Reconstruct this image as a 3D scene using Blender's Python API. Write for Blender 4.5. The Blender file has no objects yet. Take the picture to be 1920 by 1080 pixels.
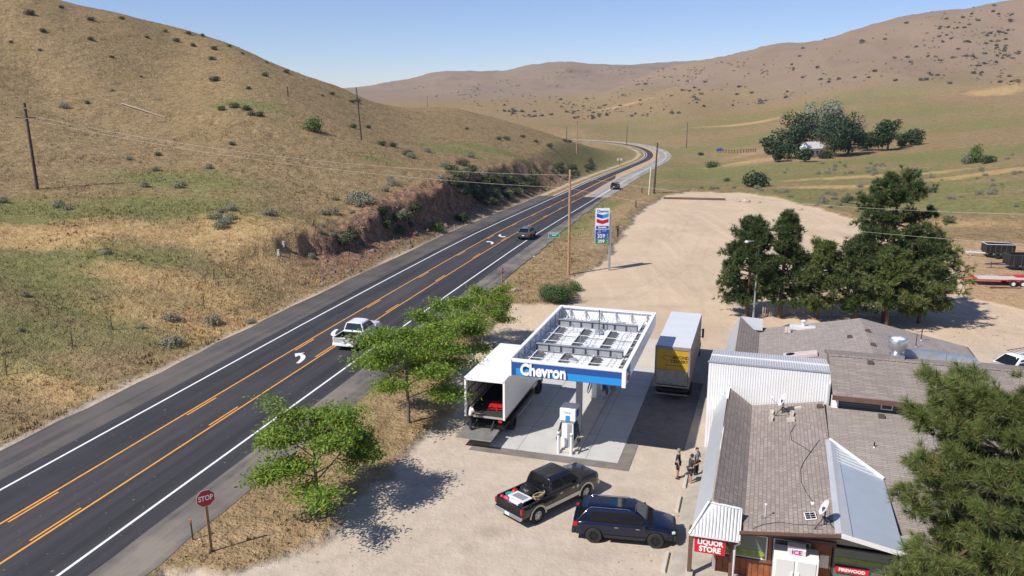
USE_HAZE = True
import bpy, bmesh, math, random
import numpy as np
from mathutils import Vector, Matrix, Euler
random.seed(7); rng = np.random.default_rng(7)
scn = bpy.context.scene; C = scn.collection
# ---------------------------------------------------------------- camera
FPX, PITCH, ROLL, HC = 1516.56, 0.2391, -0.0019, 21.04
_c, _s = math.cos(PITCH), math.sin(PITCH); _cr, _sr = math.cos(ROLL), math.sin(ROLL)
FW = np.array([0, _c, -_s]); _R0 = np.array([1., 0, 0]); _U0 = np.array([0, _s, _c])
RT = _cr * _R0 + _sr * _U0; UP = -_sr * _R0 + _cr * _U0
cam_d = bpy.data.cameras.new('camera'); cam = bpy.data.objects.new('camera', cam_d); C.objects.link(cam)
cam_d.sensor_width = 36; cam_d.lens = 36 * FPX / 1920; cam_d.clip_start = 0.5; cam_d.clip_end = 30000
_m = Matrix([[RT[i], UP[i], -FW[i], 0] for i in range(3)] + [[0, 0, 0, 1]]); _m.translation = (0, 0, HC)
cam.matrix_world = _m; scn.camera = cam
# ---------------------------------------------------------------- world and sun
SUN_AZ, SUN_EL = math.radians(235.5), math.radians(46.0)
wd = bpy.data.worlds.new("World"); scn.world = wd; wd.use_nodes = True
wn = wd.node_tree.nodes; sky = wn.new('ShaderNodeTexSky'); sky.sky_type = 'NISHITA'; sky.sun_disc = False
sky.sun_elevation = SUN_EL; sky.sun_rotation = SUN_AZ; sky.altitude = 2200; sky.air_density = 1.0; sky.dust_density = .4; sky.ozone_density = 2.5
_tint = wn.new('ShaderNodeMix'); _tint.data_type = 'RGBA'; _tint.blend_type = 'MULTIPLY'; _tint.inputs[0].default_value = 1; _tint.inputs[7].default_value = (1.0, .99, 1.17, 1); wd.node_tree.links.new(sky.outputs[0], _tint.inputs[6]); wd.node_tree.links.new(_tint.outputs[2], wn['Background'].inputs[0]); wn['Background'].inputs[1].default_value = 0.10
sd = bpy.data.lights.new('sun', 'SUN'); sun = bpy.data.objects.new('sun', sd); C.objects.link(sun)
sd.energy = 5.0; sd.angle = math.radians(0.55); sd.color = (1.0, 0.94, 0.85)
_sv = Vector((math.sin(SUN_AZ) * math.cos(SUN_EL), math.cos(SUN_AZ) * math.cos(SUN_EL), math.sin(SUN_EL)))
sun.rotation_euler = _sv.to_track_quat('Z', 'Y').to_euler(); sun.location = (-60, -40, 90)
scn.view_settings.view_transform = 'Standard'; scn.view_settings.look = 'None'; scn.view_settings.exposure = 0.22; scn.view_settings.gamma = 1.0
# ---------------------------------------------------------------- surveying helpers
def ray(px, py):
    d = (px - 960) / FPX * RT - (py - 540) / FPX * UP + FW
    return d / d[1]
def G(px, py, z=0.0):                      # point of the photo on the level z
    d = ray(px, py); t = (z - HC) / d[2]
    return np.array([d[0] * t, t, z])
def PY(px, py, Y):                         # point of the photo at the distance Y
    d = ray(px, py); return np.array([d[0] * Y, Y, HC + d[2] * Y])
AZ = 0.3041; CA, SA = math.cos(AZ), math.sin(AZ)   # heading of the station and of its building
def W(x, y, z=0.0): return (x * CA + y * SA, -x * SA + y * CA, z)
def S(P): return (P[0] * CA - P[1] * SA, P[0] * SA + P[1] * CA, P[2])
def sstep(a, b, x):
    t = np.clip((x - a) / (b - a), 0, 1); return t * t * (3 - 2 * t)
# value noise
_perm = rng.random((256, 256))
def vnoise(x, y):
    xi = np.floor(x).astype(int); yi = np.floor(y).astype(int); fx = x - xi; fy = y - yi
    fx = fx * fx * (3 - 2 * fx); fy = fy * fy * (3 - 2 * fy)
    a = _perm[xi & 255, yi & 255]; b = _perm[(xi + 1) & 255, yi & 255]; c = _perm[xi & 255, (yi + 1) & 255]; d = _perm[(xi + 1) & 255, (yi + 1) & 255]
    return (a * (1 - fx) + b * fx) * (1 - fy) + (c * (1 - fx) + d * fx) * fy
def fbm(x, y, o=4):
    r = 0; a = .5; n = 0
    for i in range(o):
        r = r + a * (vnoise(x * 2 ** i + 17 * i, y * 2 ** i + 31 * i) - .5) * 2; n += a; a *= .5
    return r / n
# ---------------------------------------------------------------- tags and names
def tag(o, label=None, cat=None, group=None, kind=None):
    if label: o['label'] = label
    if cat: o['category'] = cat
    if group: o['group'] = group
    if kind: o['kind'] = kind
    return o
def empty(name, loc, rz=0.0):
    o = bpy.data.objects.new(name, None); C.objects.link(o); o.location = loc; o.rotation_euler = (0, 0, rz); o.empty_display_size = .3
    return o
def copy_tree(o, parent=None):
    c = o.copy(); C.objects.link(c); c.parent = parent
    for ch in list(o.children): copy_tree(ch, c)
    return c
# ---------------------------------------------------------------- materials
M = {}
def mat(name, col, rough=.6, metal=0.0, var=0.0, vscale=3.0, bump=0.0, bscale=20.0, spec=.5, col2=None, coat=0.0, emis=None, trans=0.0):
    m = bpy.data.materials.new(name); m.use_nodes = True; nt = m.node_tree; n = nt.nodes; l = nt.links; b = n['Principled BSDF']
    b.inputs['Base Color'].default_value = (*col, 1); b.inputs['Roughness'].default_value = rough; b.inputs['Metallic'].default_value = metal
    b.inputs['Specular IOR Level'].default_value = spec; b.inputs['Coat Weight'].default_value = coat; b.inputs['Transmission Weight'].default_value = trans
    if var or col2:
        tc = n.new('ShaderNodeTexCoord'); no = n.new('ShaderNodeTexNoise'); no.inputs['Scale'].default_value = vscale; no.inputs['Detail'].default_value = 6; no.inputs['Roughness'].default_value = .65
        l.new(tc.outputs['Object'], no.inputs['Vector']); mr = n.new('ShaderNodeMapRange'); mr.inputs[1].default_value = .3; mr.inputs[2].default_value = .7
        l.new(no.outputs['Fac'], mr.inputs[0]); mx = n.new('ShaderNodeMix'); mx.data_type = 'RGBA'; l.new(mr.outputs[0], mx.inputs[0])
        c1 = col if col2 else tuple(c * (1 - var) for c in col); c2 = col2 if col2 else tuple(min(1, c * (1 + var)) for c in col)
        mx.inputs[6].default_value = (*c1, 1); mx.inputs[7].default_value = (*c2, 1); l.new(mx.outputs[2], b.inputs['Base Color'])
    if bump:
        tc = n.new('ShaderNodeTexCoord'); no = n.new('ShaderNodeTexNoise'); no.inputs['Scale'].default_value = bscale; no.inputs['Detail'].default_value = 5
        l.new(tc.outputs['Object'], no.inputs['Vector']); bp = n.new('ShaderNodeBump'); bp.inputs['Strength'].default_value = bump; bp.inputs['Distance'].default_value = .05
        l.new(no.outputs['Fac'], bp.inputs['Height']); l.new(bp.outputs[0], b.inputs['Normal'])
    if emis: b.inputs['Emission Color'].default_value = (*emis, 1); b.inputs['Emission Strength'].default_value = 1
    M[name] = m; return m
class NB:                                   # small node-graph writer
    def __init__(s, name):
        s.m = bpy.data.materials.new(name); s.m.use_nodes = True; s.nt = s.m.node_tree; s.n = s.nt.nodes; s.b = s.n['Principled BSDF']; M[name] = s.m
        s.tc = s.n.new('ShaderNodeTexCoord')
    def link(s, a, b): s.nt.links.new(a, b)
    def inp(s, sock, v):
        if hasattr(v, 'is_output') or isinstance(v, bpy.types.NodeSocket): s.link(v, sock)
        elif isinstance(v, tuple) and len(v) == 3 and sock.type == 'RGBA': sock.default_value = (*v, 1)
        else: sock.default_value = v
    def noise(s, scale, detail=4, rough=.55, vec=None, dist=0.0, stretch=None):
        v = vec or s.tc.outputs['Object']
        if stretch:
            mp = s.n.new('ShaderNodeMapping'); s.link(v, mp.inputs[0]); mp.inputs['Scale'].default_value = stretch; v = mp.outputs[0]
        o = s.n.new('ShaderNodeTexNoise'); s.link(v, o.inputs['Vector'])
        o.inputs['Scale'].default_value = scale; o.inputs['Detail'].default_value = detail; o.inputs['Roughness'].default_value = rough; o.inputs['Distortion'].default_value = dist
        return o.outputs['Fac']
    def rng(s, v, a, b, c=0.0, d=1.0):
        o = s.n.new('ShaderNodeMapRange'); s.inp(o.inputs[0], v); o.inputs[1].default_value = a; o.inputs[2].default_value = b; o.inputs[3].default_value = c; o.inputs[4].default_value = d
        return o.outputs[0]
    def math(s, op, a, b=0.0):
        o = s.n.new('ShaderNodeMath'); o.operation = op; s.inp(o.inputs[0], a); s.inp(o.inputs[1], b); return o.outputs[0]
    def mix(s, f, a, b, mode='MIX'):
        o = s.n.new('ShaderNodeMix'); o.data_type = 'RGBA'; o.blend_type = mode; s.inp(o.inputs[0], f); s.inp(o.inputs[6], a); s.inp(o.inputs[7], b); return o.outputs[2]
    def attr(s, name):
        o = s.n.new('ShaderNodeAttribute'); o.attribute_name = name; return o.outputs['Fac']
    def attrc(s, name):
        o = s.n.new('ShaderNodeAttribute'); o.attribute_name = name; return o.outputs['Color']
    def bump(s, h, strength, dist=.1):
        o = s.n.new('ShaderNodeBump'); o.inputs['Strength'].default_value = strength; o.inputs['Distance'].default_value = dist; s.link(h, o.inputs['Height']); s.link(o.outputs[0], s.b.inputs['Normal'])
    def out(s, col, rough=.9, spec=.2):
        s.inp(s.b.inputs['Base Color'], col); s.inp(s.b.inputs['Roughness'], rough); s.b.inputs['Specular IOR Level'].default_value = spec; return s.m
# ---------------------------------------------------------------- mesh builder
class MB:
    def __init__(s): s.v = []; s.f = []
    def add(s, vs, fs):
        o = len(s.v); s.v += [tuple(map(float, v)) for v in vs]; s.f += [tuple(i + o for i in f) for f in fs]; return s
    def hexa(s, p): return s.add(p, [(3, 2, 1, 0), (4, 5, 6, 7), (0, 1, 5, 4), (1, 2, 6, 5), (2, 3, 7, 6), (3, 0, 4, 7)])
    def box(s, x0, x1, y0, y1, z0, z1): return s.hexa([(x0, y0, z0), (x1, y0, z0), (x1, y1, z0), (x0, y1, z0), (x0, y0, z1), (x1, y0, z1), (x1, y1, z1), (x0, y1, z1)])
    def cbox(s, c, d, rz=0.0, rx=0.0, ry=0.0):
        R = Euler((rx, ry, rz)).to_matrix(); ps = []
        for k in [(-1, -1, -1), (1, -1, -1), (1, 1, -1), (-1, 1, -1), (-1, -1, 1), (1, -1, 1), (1, 1, 1), (-1, 1, 1)]:
            ps.append(tuple(R @ Vector((k[0] * d[0] / 2, k[1] * d[1] / 2, k[2] * d[2] / 2)) + Vector(c)))
        return s.hexa(ps)
    def bar(s, a, b, w, h=None):
        a, b = Vector(a), Vector(b); h = h or w; d = (b - a).normalized(); u = Vector((0, 0, 1)) if abs(d.z) < .95 else Vector((1, 0, 0))
        r = d.cross(u).normalized(); u = r.cross(d).normalized(); ps = []
        for e in (a, b):
            for k in ((-1, -1), (1, -1), (1, 1), (-1, 1)): ps.append(e + r * k[0] * w / 2 + u * k[1] * h / 2)
        return s.hexa([ps[0], ps[1], ps[2], ps[3], ps[4], ps[5], ps[6], ps[7]])
    def tube(s, pts, rs, n=8, caps=True):
        pts = [Vector(p) for p in pts]
        if not isinstance(rs, (list, tuple)): rs = [rs] * len(pts)
        o = len(s.v); ref = None
        for i, p in enumerate(pts):
            d = (pts[min(i + 1, len(pts) - 1)] - pts[max(i - 1, 0)]).normalized()
            if ref is None: ref = Vector((0, 0, 1)) if abs(d.z) < .9 else Vector((1, 0, 0))
            r = d.cross(ref).normalized(); u = r.cross(d).normalized(); ref = u
            for k in range(n):
                a = 2 * math.pi * k / n; s.v.append(tuple(p + (r * math.cos(a) + u * math.sin(a)) * rs[i]))
        for i in range(len(pts) - 1):
            for k in range(n): s.f.append((o + i * n + k, o + i * n + (k + 1) % n, o + (i + 1) * n + (k + 1) % n, o + (i + 1) * n + k))
        if caps: s.f.append(tuple(o + k for k in reversed(range(n)))); s.f.append(tuple(o + (len(pts) - 1) * n + k for k in range(n)))
        return s
    def lathe(s, prof, c=(0, 0, 0), axis='z', n=20, caps=True):
        o = len(s.v)
        for (r, h) in prof:
            for k in range(n):
                a = 2 * math.pi * k / n; x, y = r * math.cos(a), r * math.sin(a)
                p = (x, y, h) if axis == 'z' else ((x, h, y) if axis == 'y' else (h, x, y))
                s.v.append((p[0] + c[0], p[1] + c[1], p[2] + c[2]))
        for i in range(len(prof) - 1):
            for k in range(n): s.f.append((o + i * n + k, o + i * n + (k + 1) % n, o + (i + 1) * n + (k + 1) % n, o + (i + 1) * n + k))
        if caps: s.f.append(tuple(o + k for k in range(n))); s.f.append(tuple(o + (len(prof) - 1) * n + k for k in range(n)))
        return s
    def prism(s, poly, z0, z1):               # poly in xy
        n = len(poly); s.add([(p[0], p[1], z0) for p in poly] + [(p[0], p[1], z1) for p in poly], [tuple(reversed(range(n))), tuple(range(n, 2 * n))] + [(i, (i + 1) % n, n + (i + 1) % n, n + i) for i in range(n)]); return s
    def slab(s, pts, t):                      # any planar-ish polygon thickened downward
        n = len(pts); s.add([p for p in pts] + [(p[0], p[1], p[2] - t) for p in pts], [tuple(range(n)), tuple(reversed(range(n, 2 * n)))] + [(i, (i + 1) % n, n + (i + 1) % n, n + i) for i in range(n)]); return s
    def sphere(s, c, r, nu=12, nv=8, sc=(1, 1, 1)):
        o = len(s.v)
        for j in range(nv + 1):
            t = math.pi * j / nv
            for i in range(nu):
                a = 2 * math.pi * i / nu; s.v.append((c[0] + r * sc[0] * math.sin(t) * math.cos(a), c[1] + r * sc[1] * math.sin(t) * math.sin(a), c[2] + r * sc[2] * math.cos(t)))
        for j in range(nv):
            for i in range(nu): s.f.append((o + j * nu + i, o + (j + 1) * nu + i, o + (j + 1) * nu + (i + 1) % nu, o + j * nu + (i + 1) % nu))
        return s
    def build(s, name, m, parent=None, off=None, smooth=False, bevel=0.0, seg=2, fix=True, rot=None):
        me = bpy.data.meshes.new(name); vs = s.v
        if off is not None: vs = [(v[0] - off[0], v[1] - off[1], v[2] - off[2]) for v in vs]
        me.from_pydata(vs, [], s.f); me.materials.append(m if not isinstance(m, str) else M[m])
        if fix:
            bm = bmesh.new(); bm.from_mesh(me); bmesh.ops.remove_doubles(bm, verts=bm.verts, dist=1e-5); bmesh.ops.recalc_face_normals(bm, faces=bm.faces); bm.to_mesh(me); bm.free()
        if smooth:
            me.polygons.foreach_set('use_smooth', [True] * len(me.polygons)); me.set_sharp_from_angle(angle=math.radians(38))
        me.update(); o = bpy.data.objects.new(name, me); C.objects.link(o); o.parent = parent
        if bevel:
            b = o.modifiers.new('bevel', 'BEVEL'); b.width = bevel; b.segments = seg; b.limit_method = 'ANGLE'; b.angle_limit = math.radians(40)
        return o
def npmesh(name, V, F, m, parent=None, attrs=None, smooth=False):
    V = np.asarray(V, np.float32); F = np.asarray(F, np.int32); k = F.shape[1]
    me = bpy.data.meshes.new(name); me.vertices.add(len(V)); me.vertices.foreach_set('co', V.ravel())
    me.loops.add(F.size); me.loops.foreach_set('vertex_index', F.ravel()); me.polygons.add(len(F)); me.polygons.foreach_set('loop_start', np.arange(len(F), dtype=np.int32) * k)
    me.polygons.foreach_set('loop_total', np.full(len(F), k, np.int32))
    if smooth: me.polygons.foreach_set('use_smooth', np.ones(len(F), bool))
    me.update(calc_edges=True); me.materials.append(M[m] if isinstance(m, str) else m)
    for a, v in (attrs or {}).items():
        v = np.asarray(v, np.float32)
        if v.ndim == 1: at = me.attributes.new(a, 'FLOAT', 'POINT'); at.data.foreach_set('value', v)
        else:
            at = me.attributes.new(a, 'FLOAT_COLOR', 'POINT'); at.data.foreach_set('color', np.hstack([v, np.ones((len(v), 1), np.float32)]).ravel())
    if name is None: return me
    o = bpy.data.objects.new(name, me); C.objects.link(o); o.parent = parent; return o
# ---------------------------------------------------------------- road line
RC, RSN = math.cos(math.atan(.262)), math.sin(math.atan(.262))
_zk = np.array([[-50, 0.], [70, .05], [90, -.08], [110, -.3], [125, -.55], [145, -1.15], [165, -1.85], [190, -2.7], [220, -3.6], [250, -4.75], [275, -5.8], [300, -6.9], [330, -8.1], [365, -9.0], [400, -9.5], [450, -9.9], [900, -10.5]])
def zroad(Y): return np.interp(Y, _zk[:, 0], _zk[:, 1])
# left white line as a polyline: straight, then the bend to the left
_rl = [(-23.5 + .262 * (y - 56.49), y) for y in np.arange(-30, 331, 4.)]
for q, z in [((1191, 305.2), -8.3), ((1203, 299.5), -8.6), ((1211.5, 294), -8.9), ((1214, 288.5), -9.2), ((1210, 282.5), -9.4), ((1195, 275.2), -9.6), ((1172, 270.3), -9.8), ((1140, 267), -10), ((1106.7, 265), -10.1), ((1070, 263.5), -10.2), ((1020, 262), -10.3)]:
    P = G(q[0], q[1], z); _rl.append((P[0], P[1]))
_rl = np.array(_rl)
def smooth_line(P, n=6):
    P = P.copy()
    for _ in range(n): P[1:-1] = (P[:-2] + 2 * P[1:-1] + P[2:]) / 4
    return P
def resample(P, d):
    L = np.r_[0, np.cumsum(np.hypot(*np.diff(P, axis=0).T))]; s = np.arange(0, L[-1], d); return np.c_[np.interp(s, L, P[:, 0]), np.interp(s, L, P[:, 1])]
RL = resample(_rl, 5.0); RL[72:] = smooth_line(RL[70:], 10)[2:] if len(RL) > 75 else RL[72:]
RLs = np.r_[0, np.cumsum(np.hypot(*np.diff(RL, axis=0).T))]
_t = np.gradient(RL, axis=0); _t /= np.hypot(_t[:, 0], _t[:, 1])[:, None]; RN = np.c_[_t[:, 1], -_t[:, 0]]    # right-hand normals
_zr = zroad(RL[:, 1]); _k = np.where(RL[:, 1] > 330)[0]
for i in _k: _zr[i] = min(_zr[i], -8.1 - (RLs[i] - RLs[_k[0]]) * .006)
_zr[_k] = np.minimum(_zr[_k], -8.0); _zr = np.maximum(_zr, -10.6)
def road_pt(s, off):                         # arc length and offset to the right of the left white line
    return np.array([np.interp(s, RLs, RL[:, 0]) + off * np.interp(s, RLs, RN[:, 0]), np.interp(s, RLs, RL[:, 1]) + off * np.interp(s, RLs, RN[:, 1]), np.interp(s, RLs, _zr)])
def s_of_Y(Y): return float(np.interp(Y, RL[:80, 1], RLs[:80]))
def road_coords(X, Y):                       # nearest road station for arrays
    sh = X.shape; X = X.ravel(); Y = Y.ravel(); best = np.full(X.shape, 1e9); S_ = np.zeros(X.shape); O_ = np.zeros(X.shape)
    for i in range(len(RL) - 1):
        a, b = RL[i], RL[i + 1]; d = b - a; L2 = d @ d; t = np.clip(((X - a[0]) * d[0] + (Y - a[1]) * d[1]) / L2, 0, 1)
        qx, qy = a[0] + d[0] * t - X, a[1] + d[1] * t - Y; D = np.hypot(qx, qy); w = D < best
        side = (X - a[0]) * d[1] - (Y - a[1]) * d[0]
        best[w] = D[w]; S_[w] = (RLs[i] + t * math.sqrt(L2))[w]; O_[w] = (np.sign(side) * D)[w]
    return S_.reshape(sh), O_.reshape(sh)
# ---------------------------------------------------------------- terrain
CP = []
def cz(z, *qs): CP.extend(G(px, py, z) for px, py in qs)
def cy(*qs): CP.extend(PY(*q) for q in qs)
cz(0, (200, 1079), (600, 1079), (1000, 1060), (1400, 1000), (1900, 1000), (900, 800), (1300, 800), (1700, 800), (1100, 600), (1400, 600), (1700, 600), (1900, 650), (640, 760), (420, 900), (1300, 480), (1500, 480), (1700, 500), (1900, 520), (1250, 420), (1250, 390), (1400, 385), (1000, 520), (2300, 700), (2300, 1000), (2300, 560), (-200, 1079), (-500, 1300))
cz(.1, (0, 860), (150, 780), (-300, 1000)); cz(.6, (250, 700), (450, 605))
cy((0, 780, 50), (0, 700, 56), (0, 640, 60), (0, 560, 67), (0, 450, 84), (70, 355, 108), (-300, 700, 54), (-300, 500, 66), (-300, 330, 98), (-300, 170, 155), (-300, 50, 208), (-300, -18, 240), (-300, -10, 280), (-700, 200, 130), (-700, 20, 220),
   (200, 560, 72), (200, 450, 86), (300, 355, 112), (300, 250, 150), (300, 150, 200), (333, 57, 248), (333, 70, 242), (233, 32, 240), (100, 2, 235), (70, 250, 140), (70, 150, 185), (70, 60, 206), (0, -30, 238), (0, -22, 270), (100, 8, 272), (233, 37, 276), (333, 62, 282), (533, 133, 272), (0, -5, 320), (100, 30, 330), (233, 60, 330), (330, 80, 340), (330, 120, 420), (0, 60, 440), (-300, 20, 340),
   (420, 500, 84), (520, 430, 96), (640, 445, 101), (560, 350, 122), (600, 280, 148), (480, 200, 172), (533, 130, 240), (423, 82, 246), (640, 164, 256), (678, 262, 168), (676, 215, 210), (673, 181, 262), (740, 199.5, 280), (847, 202, 300), (890, 213, 300), (930, 223, 305), (1000, 243, 315), (1050, 258, 330),
   (720, 397, 113), (760, 370, 124), (850, 326, 150), (950, 318, 180), (1050, 317, 215), (1110, 305, 245), (800, 300, 165), (780, 260, 200), (900, 270, 215), (950, 290, 205), (1000, 295, 225), (1080, 288, 262), (850, 240, 240), (960, 255, 260), (1050, 285, 255))
# behind the left hill
cy((640, 215, 340), (740, 232, 400), (850, 225, 420), (560, 200, 420), (1000, 245, 600), (900, 238, 650), (800, 228, 800), (700, 222, 800), (300, 200, 700))
cz(-9.5, (1100, 280)); cz(-10.3, (1100, 262), (1150, 262), (1020, 259)); cz(-9, (1150, 283), (1290, 290), (1290, 278)); cz(-9.8, (1230, 268))
cz(-6.5, (1280, 318)); cz(-4.2, (1290, 345)); cz(-3.5, (1380, 345)); cz(-5.5, (1350, 322)); cz(-8.0, (1350, 300))
# far ground and the ridges behind the valley
cy((1100, 250, 560), (1100, 232, 720), (1100, 215, 850), (1200, 240, 620), (1200, 215, 760), (1000, 228, 760), (1000, 205, 950), (900, 200, 1000), (800, 193, 1100), (700, 188, 1250),
   (640, 166, 2500), (700, 161, 2400), (745, 152, 2300), (800, 137, 2250), (880, 132.5, 2250), (960, 130.5, 2200), (980, 124, 2200), (1000, 118.5, 2200), (1090, 117.5, 2250), (1150, 121, 2300), (1195, 122, 2350), (1235, 117, 2500), (1290, 116, 2500),
   (900, 165, 1500), (1000, 160, 1600), (800, 170, 1600), (1100, 165, 1350), (1100, 150, 1700), (1150, 190, 950), (1180, 165, 1050), (1120, 185, 1080), (1000, 180, 1250), (900, 182, 1300),
   (600, 170, 2900), (400, 170, 2900), (1400, 112, 2900), (1000, 150, 2900), (1000, 165, 3600), (400, 168, 3600), (1600, 160, 3600))
# right-hand hill
cy((1260, 250, 540), (1260, 225, 640), (1260, 200, 720), (1260, 165, 900), (1280, 140, 1020), (1280, 118, 1150), (1347, 107.5, 1100), (1413, 95, 1060), (1480, 82, 1030), (1530, 75, 1000), (1597, 53.5, 960), (1680, 38, 930), (1763, 17, 900), (1830, 4.5, 880), (1897, -1, 870), (2000, -15, 860), (2300, -40, 820),
   (1400, 285, 345), (1400, 262, 440), (1400, 240, 540), (1400, 200, 700), (1400, 150, 860), (1550, 240, 440), (1550, 200, 560), (1550, 150, 710), (1550, 100, 850), (1700, 230, 430), (1700, 180, 560), (1700, 120, 700), (1700, 70, 830),
   (1450, 305, 285), (1550, 293, 305), (1650, 280, 320), (1720, 268, 335), (1600, 262, 370),
   (1500, 365, 172), (1500, 340, 210), (1500, 318, 255), (1640, 400, 146), (1620, 350, 190), (1620, 315, 245), (1780, 400, 143), (1800, 350, 178), (1830, 305, 235), (1800, 270, 300), (1900, 440, 124), (1900, 380, 150), (1900, 330, 185), (1900, 300, 220), (1900, 262, 290), (1900, 225, 400), (1900, 180, 520), (1900, 100, 680), (1900, 40, 790),
   (2300, 400, 140), (2300, 300, 200), (2300, 200, 350), (2300, 100, 560), (1280, 124, 1290), (1347, 113, 1240), (1413, 101, 1190), (1480, 88, 1160), (1530, 81, 1120), (1597, 60, 1080), (1680, 45, 1050), (1763, 24, 1010), (1830, 12, 990), (1897, 6, 980), (2000, -5, 970), (2300, -30, 930), (1600, 90, 1500), (1900, 50, 1500), (2300, 40, 1400), (1300, 135, 1600), (1900, 130, 2400))
CP = np.array(CP)
def _tc(X, Y): return np.c_[X / Y * 2.2, np.log(Y)]
_A = _tc(CP[:, 0], CP[:, 1]); _b = (CP[:, 2] - HC) / CP[:, 1]
def _phi(d2): return np.where(d2 > 1e-12, .5 * d2 * np.log(np.maximum(d2, 1e-12)), 0)
_n = len(CP); _K = _phi(((_A[:, None] - _A[None]) ** 2).sum(-1)) + np.eye(_n) * 2e-5; _Q = np.c_[np.ones(_n), _A]
_w = np.linalg.solve(np.block([[_K, _Q], [_Q.T, np.zeros((3, 3))]]), np.r_[_b, np.zeros(3)])
def tps(X, Y):
    X = np.asarray(X, float); Y = np.asarray(Y, float); sh = X.shape; P = _tc(X.ravel(), Y.ravel()); r = np.empty(len(P))
    for i in range(0, len(P), 20000):
        q = P[i:i + 20000]; r[i:i + 20000] = _phi(((q[:, None] - _A[None]) ** 2).sum(-1)) @ _w[:_n] + _w[_n] + q @ _w[_n + 1:]
    return HC + r.reshape(sh) * Y
VERGE = [(325, 1050), (345, 1000), (440, 925), (560, 850), (640, 790), (760, 660), (850, 590), (930, 530), (1010, 470), (1080, 420), (1140, 380), (1225, 350), (1240, 366), (1195, 400), (1165, 440), (1130, 490), (1075, 520), (1080, 560), (1000, 572), (960, 570), (900, 640), (860, 700), (850, 770), (800, 820), (740, 880), (640, 960), (600, 1010), (520, 1050), (420, 1070)]
LOT = [(100, 1300), (310, 1075), (420, 1075), (520, 1052), (600, 1012), (640, 962), (740, 882), (800, 822), (850, 772), (860, 702), (900, 642), (960, 572), (1000, 574), (1080, 562), (1075, 522), (1130, 492), (1165, 442), (1195, 402), (1243, 368), (1300, 361), (1390, 362), (1470, 375), (1560, 400), (1650, 430), (1790, 470), (1810, 560), (1930, 585), (2500, 600), (3200, 1300)]
DIRT = [(1640, 420), (1780, 440), (2300, 460), (2600, 700), (1780, 700), (1700, 560)]
VERGE, LOT, DIRT = [np.array([G(*q)[:2] for q in P]) for P in (VERGE, LOT, DIRT)]
def sdist(X, Y, P):                          # signed distance, positive inside
    D = np.full(X.shape, 1e9); ins = np.zeros(X.shape, bool); n = len(P)
    for i in range(n):
        a, b = P[i], P[(i + 1) % n]; d = b - a; t = np.clip(((X - a[0]) * d[0] + (Y - a[1]) * d[1]) / (d @ d), 0, 1)
        D = np.minimum(D, np.hypot(a[0] + d[0] * t - X, a[1] + d[1] * t - Y))
        c = ((a[1] > Y) != (b[1] > Y)); xx = a[0] + (Y - a[1]) * d[0] / (d[1] if abs(d[1]) > 1e-9 else 1e-9); ins ^= c & (X < xx)
    return np.where(ins, D, -D)
def cutw(Y):                                 # how sharply the bank is cut along the road
    return np.interp(Y, [60, 88, 104, 120, 150, 200, 240, 280], [16, 12, 7, 4.6, 5.5, 8, 12, 16])
def height(X, Y, full=False):
    z = tps(X, Y)
    far = sstep(150, 700, Y); n1 = fbm(X / 140, Y / 140, 4); n2 = fbm(X / 23 + 5, Y / 23, 4); n3 = fbm(X / 4.1, Y / 4.1, 3)
    rid = 1 - np.abs(fbm(X / 210 + 3, Y / 210 + 9, 3)) * 2
    s, o = road_coords(X, Y)
    dl = np.where(o < 0, -o - 4.3, o - 13.2); dl = np.where((o > 0) & (Y > 150), o - 11.8, dl)
    zr = np.interp(s, RLs, _zr)
    out = sstep(0, 12, dl)
    z = z + out * (n3 * .16 + n2 * .35 * sstep(90, 200, Y) + far * (n1 * 4.5 + (rid - .88) * 12 + n2 * 1.5) * (.12 + .88 * sstep(330, 650, Y)) * sstep(10, 60, np.abs(z - zr) + 4))
    # gullies and broken rock on the cut bank
    cb = sstep(0, 1.5, dl) * (1 - sstep(6, 12, dl)) * (o < 0) * sstep(84, 100, Y) * (1 - sstep(250, 280, Y))
    w = np.where(o < 0, cutw(Y) + n3 * 1.6 * cb, 14.)
    nf = s < RLs[-1] - 8
    tt = np.clip((dl - .4) / np.maximum(w, 1), 0, 1); lip = np.interp(Y, [84, 100, 155, 200], [0, 1, 1, 0]) * (o < 0)
    m = sstep(0, 1, tt) * (1 - lip) + lip * (.48 * tt ** 1.15 + .52 * sstep(.70, .93, tt + fbm(X / 2.6, Y / 2.6, 3) * .16)); m = np.clip(np.where(nf, m, 1), 0, 1)
    z = z + cb * (fbm(X / 1.9, Y / 1.9, 3) * .95 + fbm(X / .8, Y / .8, 2) * .34)
    ditch = .25 * np.exp(-((dl - 3) / 1.6) ** 2) * (Y < 90) * (o < 0)
    zc = zr - np.where(Y < 62, .018, .07)
    zz = zc * (1 - m) + z * m - ditch
    sv = sdist(X, Y, VERGE); sl = sdist(X, Y, LOT)
    near = Y < 220
    flat = sstep(-9, -1.5, np.maximum(sl, np.where(Y < 118, sv, -99))) * near
    zz = zz * (1 - flat) + flat * np.where(sl > sv, 0, np.where(m > 0, 0 * m + zr * (1 - sstep(0, 5, dl)), zc))
    bank = np.exp(-((sl + 2.2) / 1.3) ** 2) * (Y > 110) * (Y < 190) * (o > 14) * .35
    zz = zz + bank * (1 + n3)
    inside = (dl < .4) & nf
    zz = np.where(inside, zc, zz)
    if full: return zz, s, o, dl, sl, sv, cb, n1, n2, n3
    return zz
_Yg = np.exp(np.linspace(math.log(9), math.log(4200), 840)); _Ug = np.sinh(np.linspace(-1.6, 1.6, 700)) / np.sinh(1.6) * 1.15
UG, YG = np.meshgrid(_Ug, _Yg); XG = UG * YG
ZG, _gs, _go, _gdl, _gsl, _gsv, _gcb, _gn1, _gn2, _gn3 = height(XG, YG, True)
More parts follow.
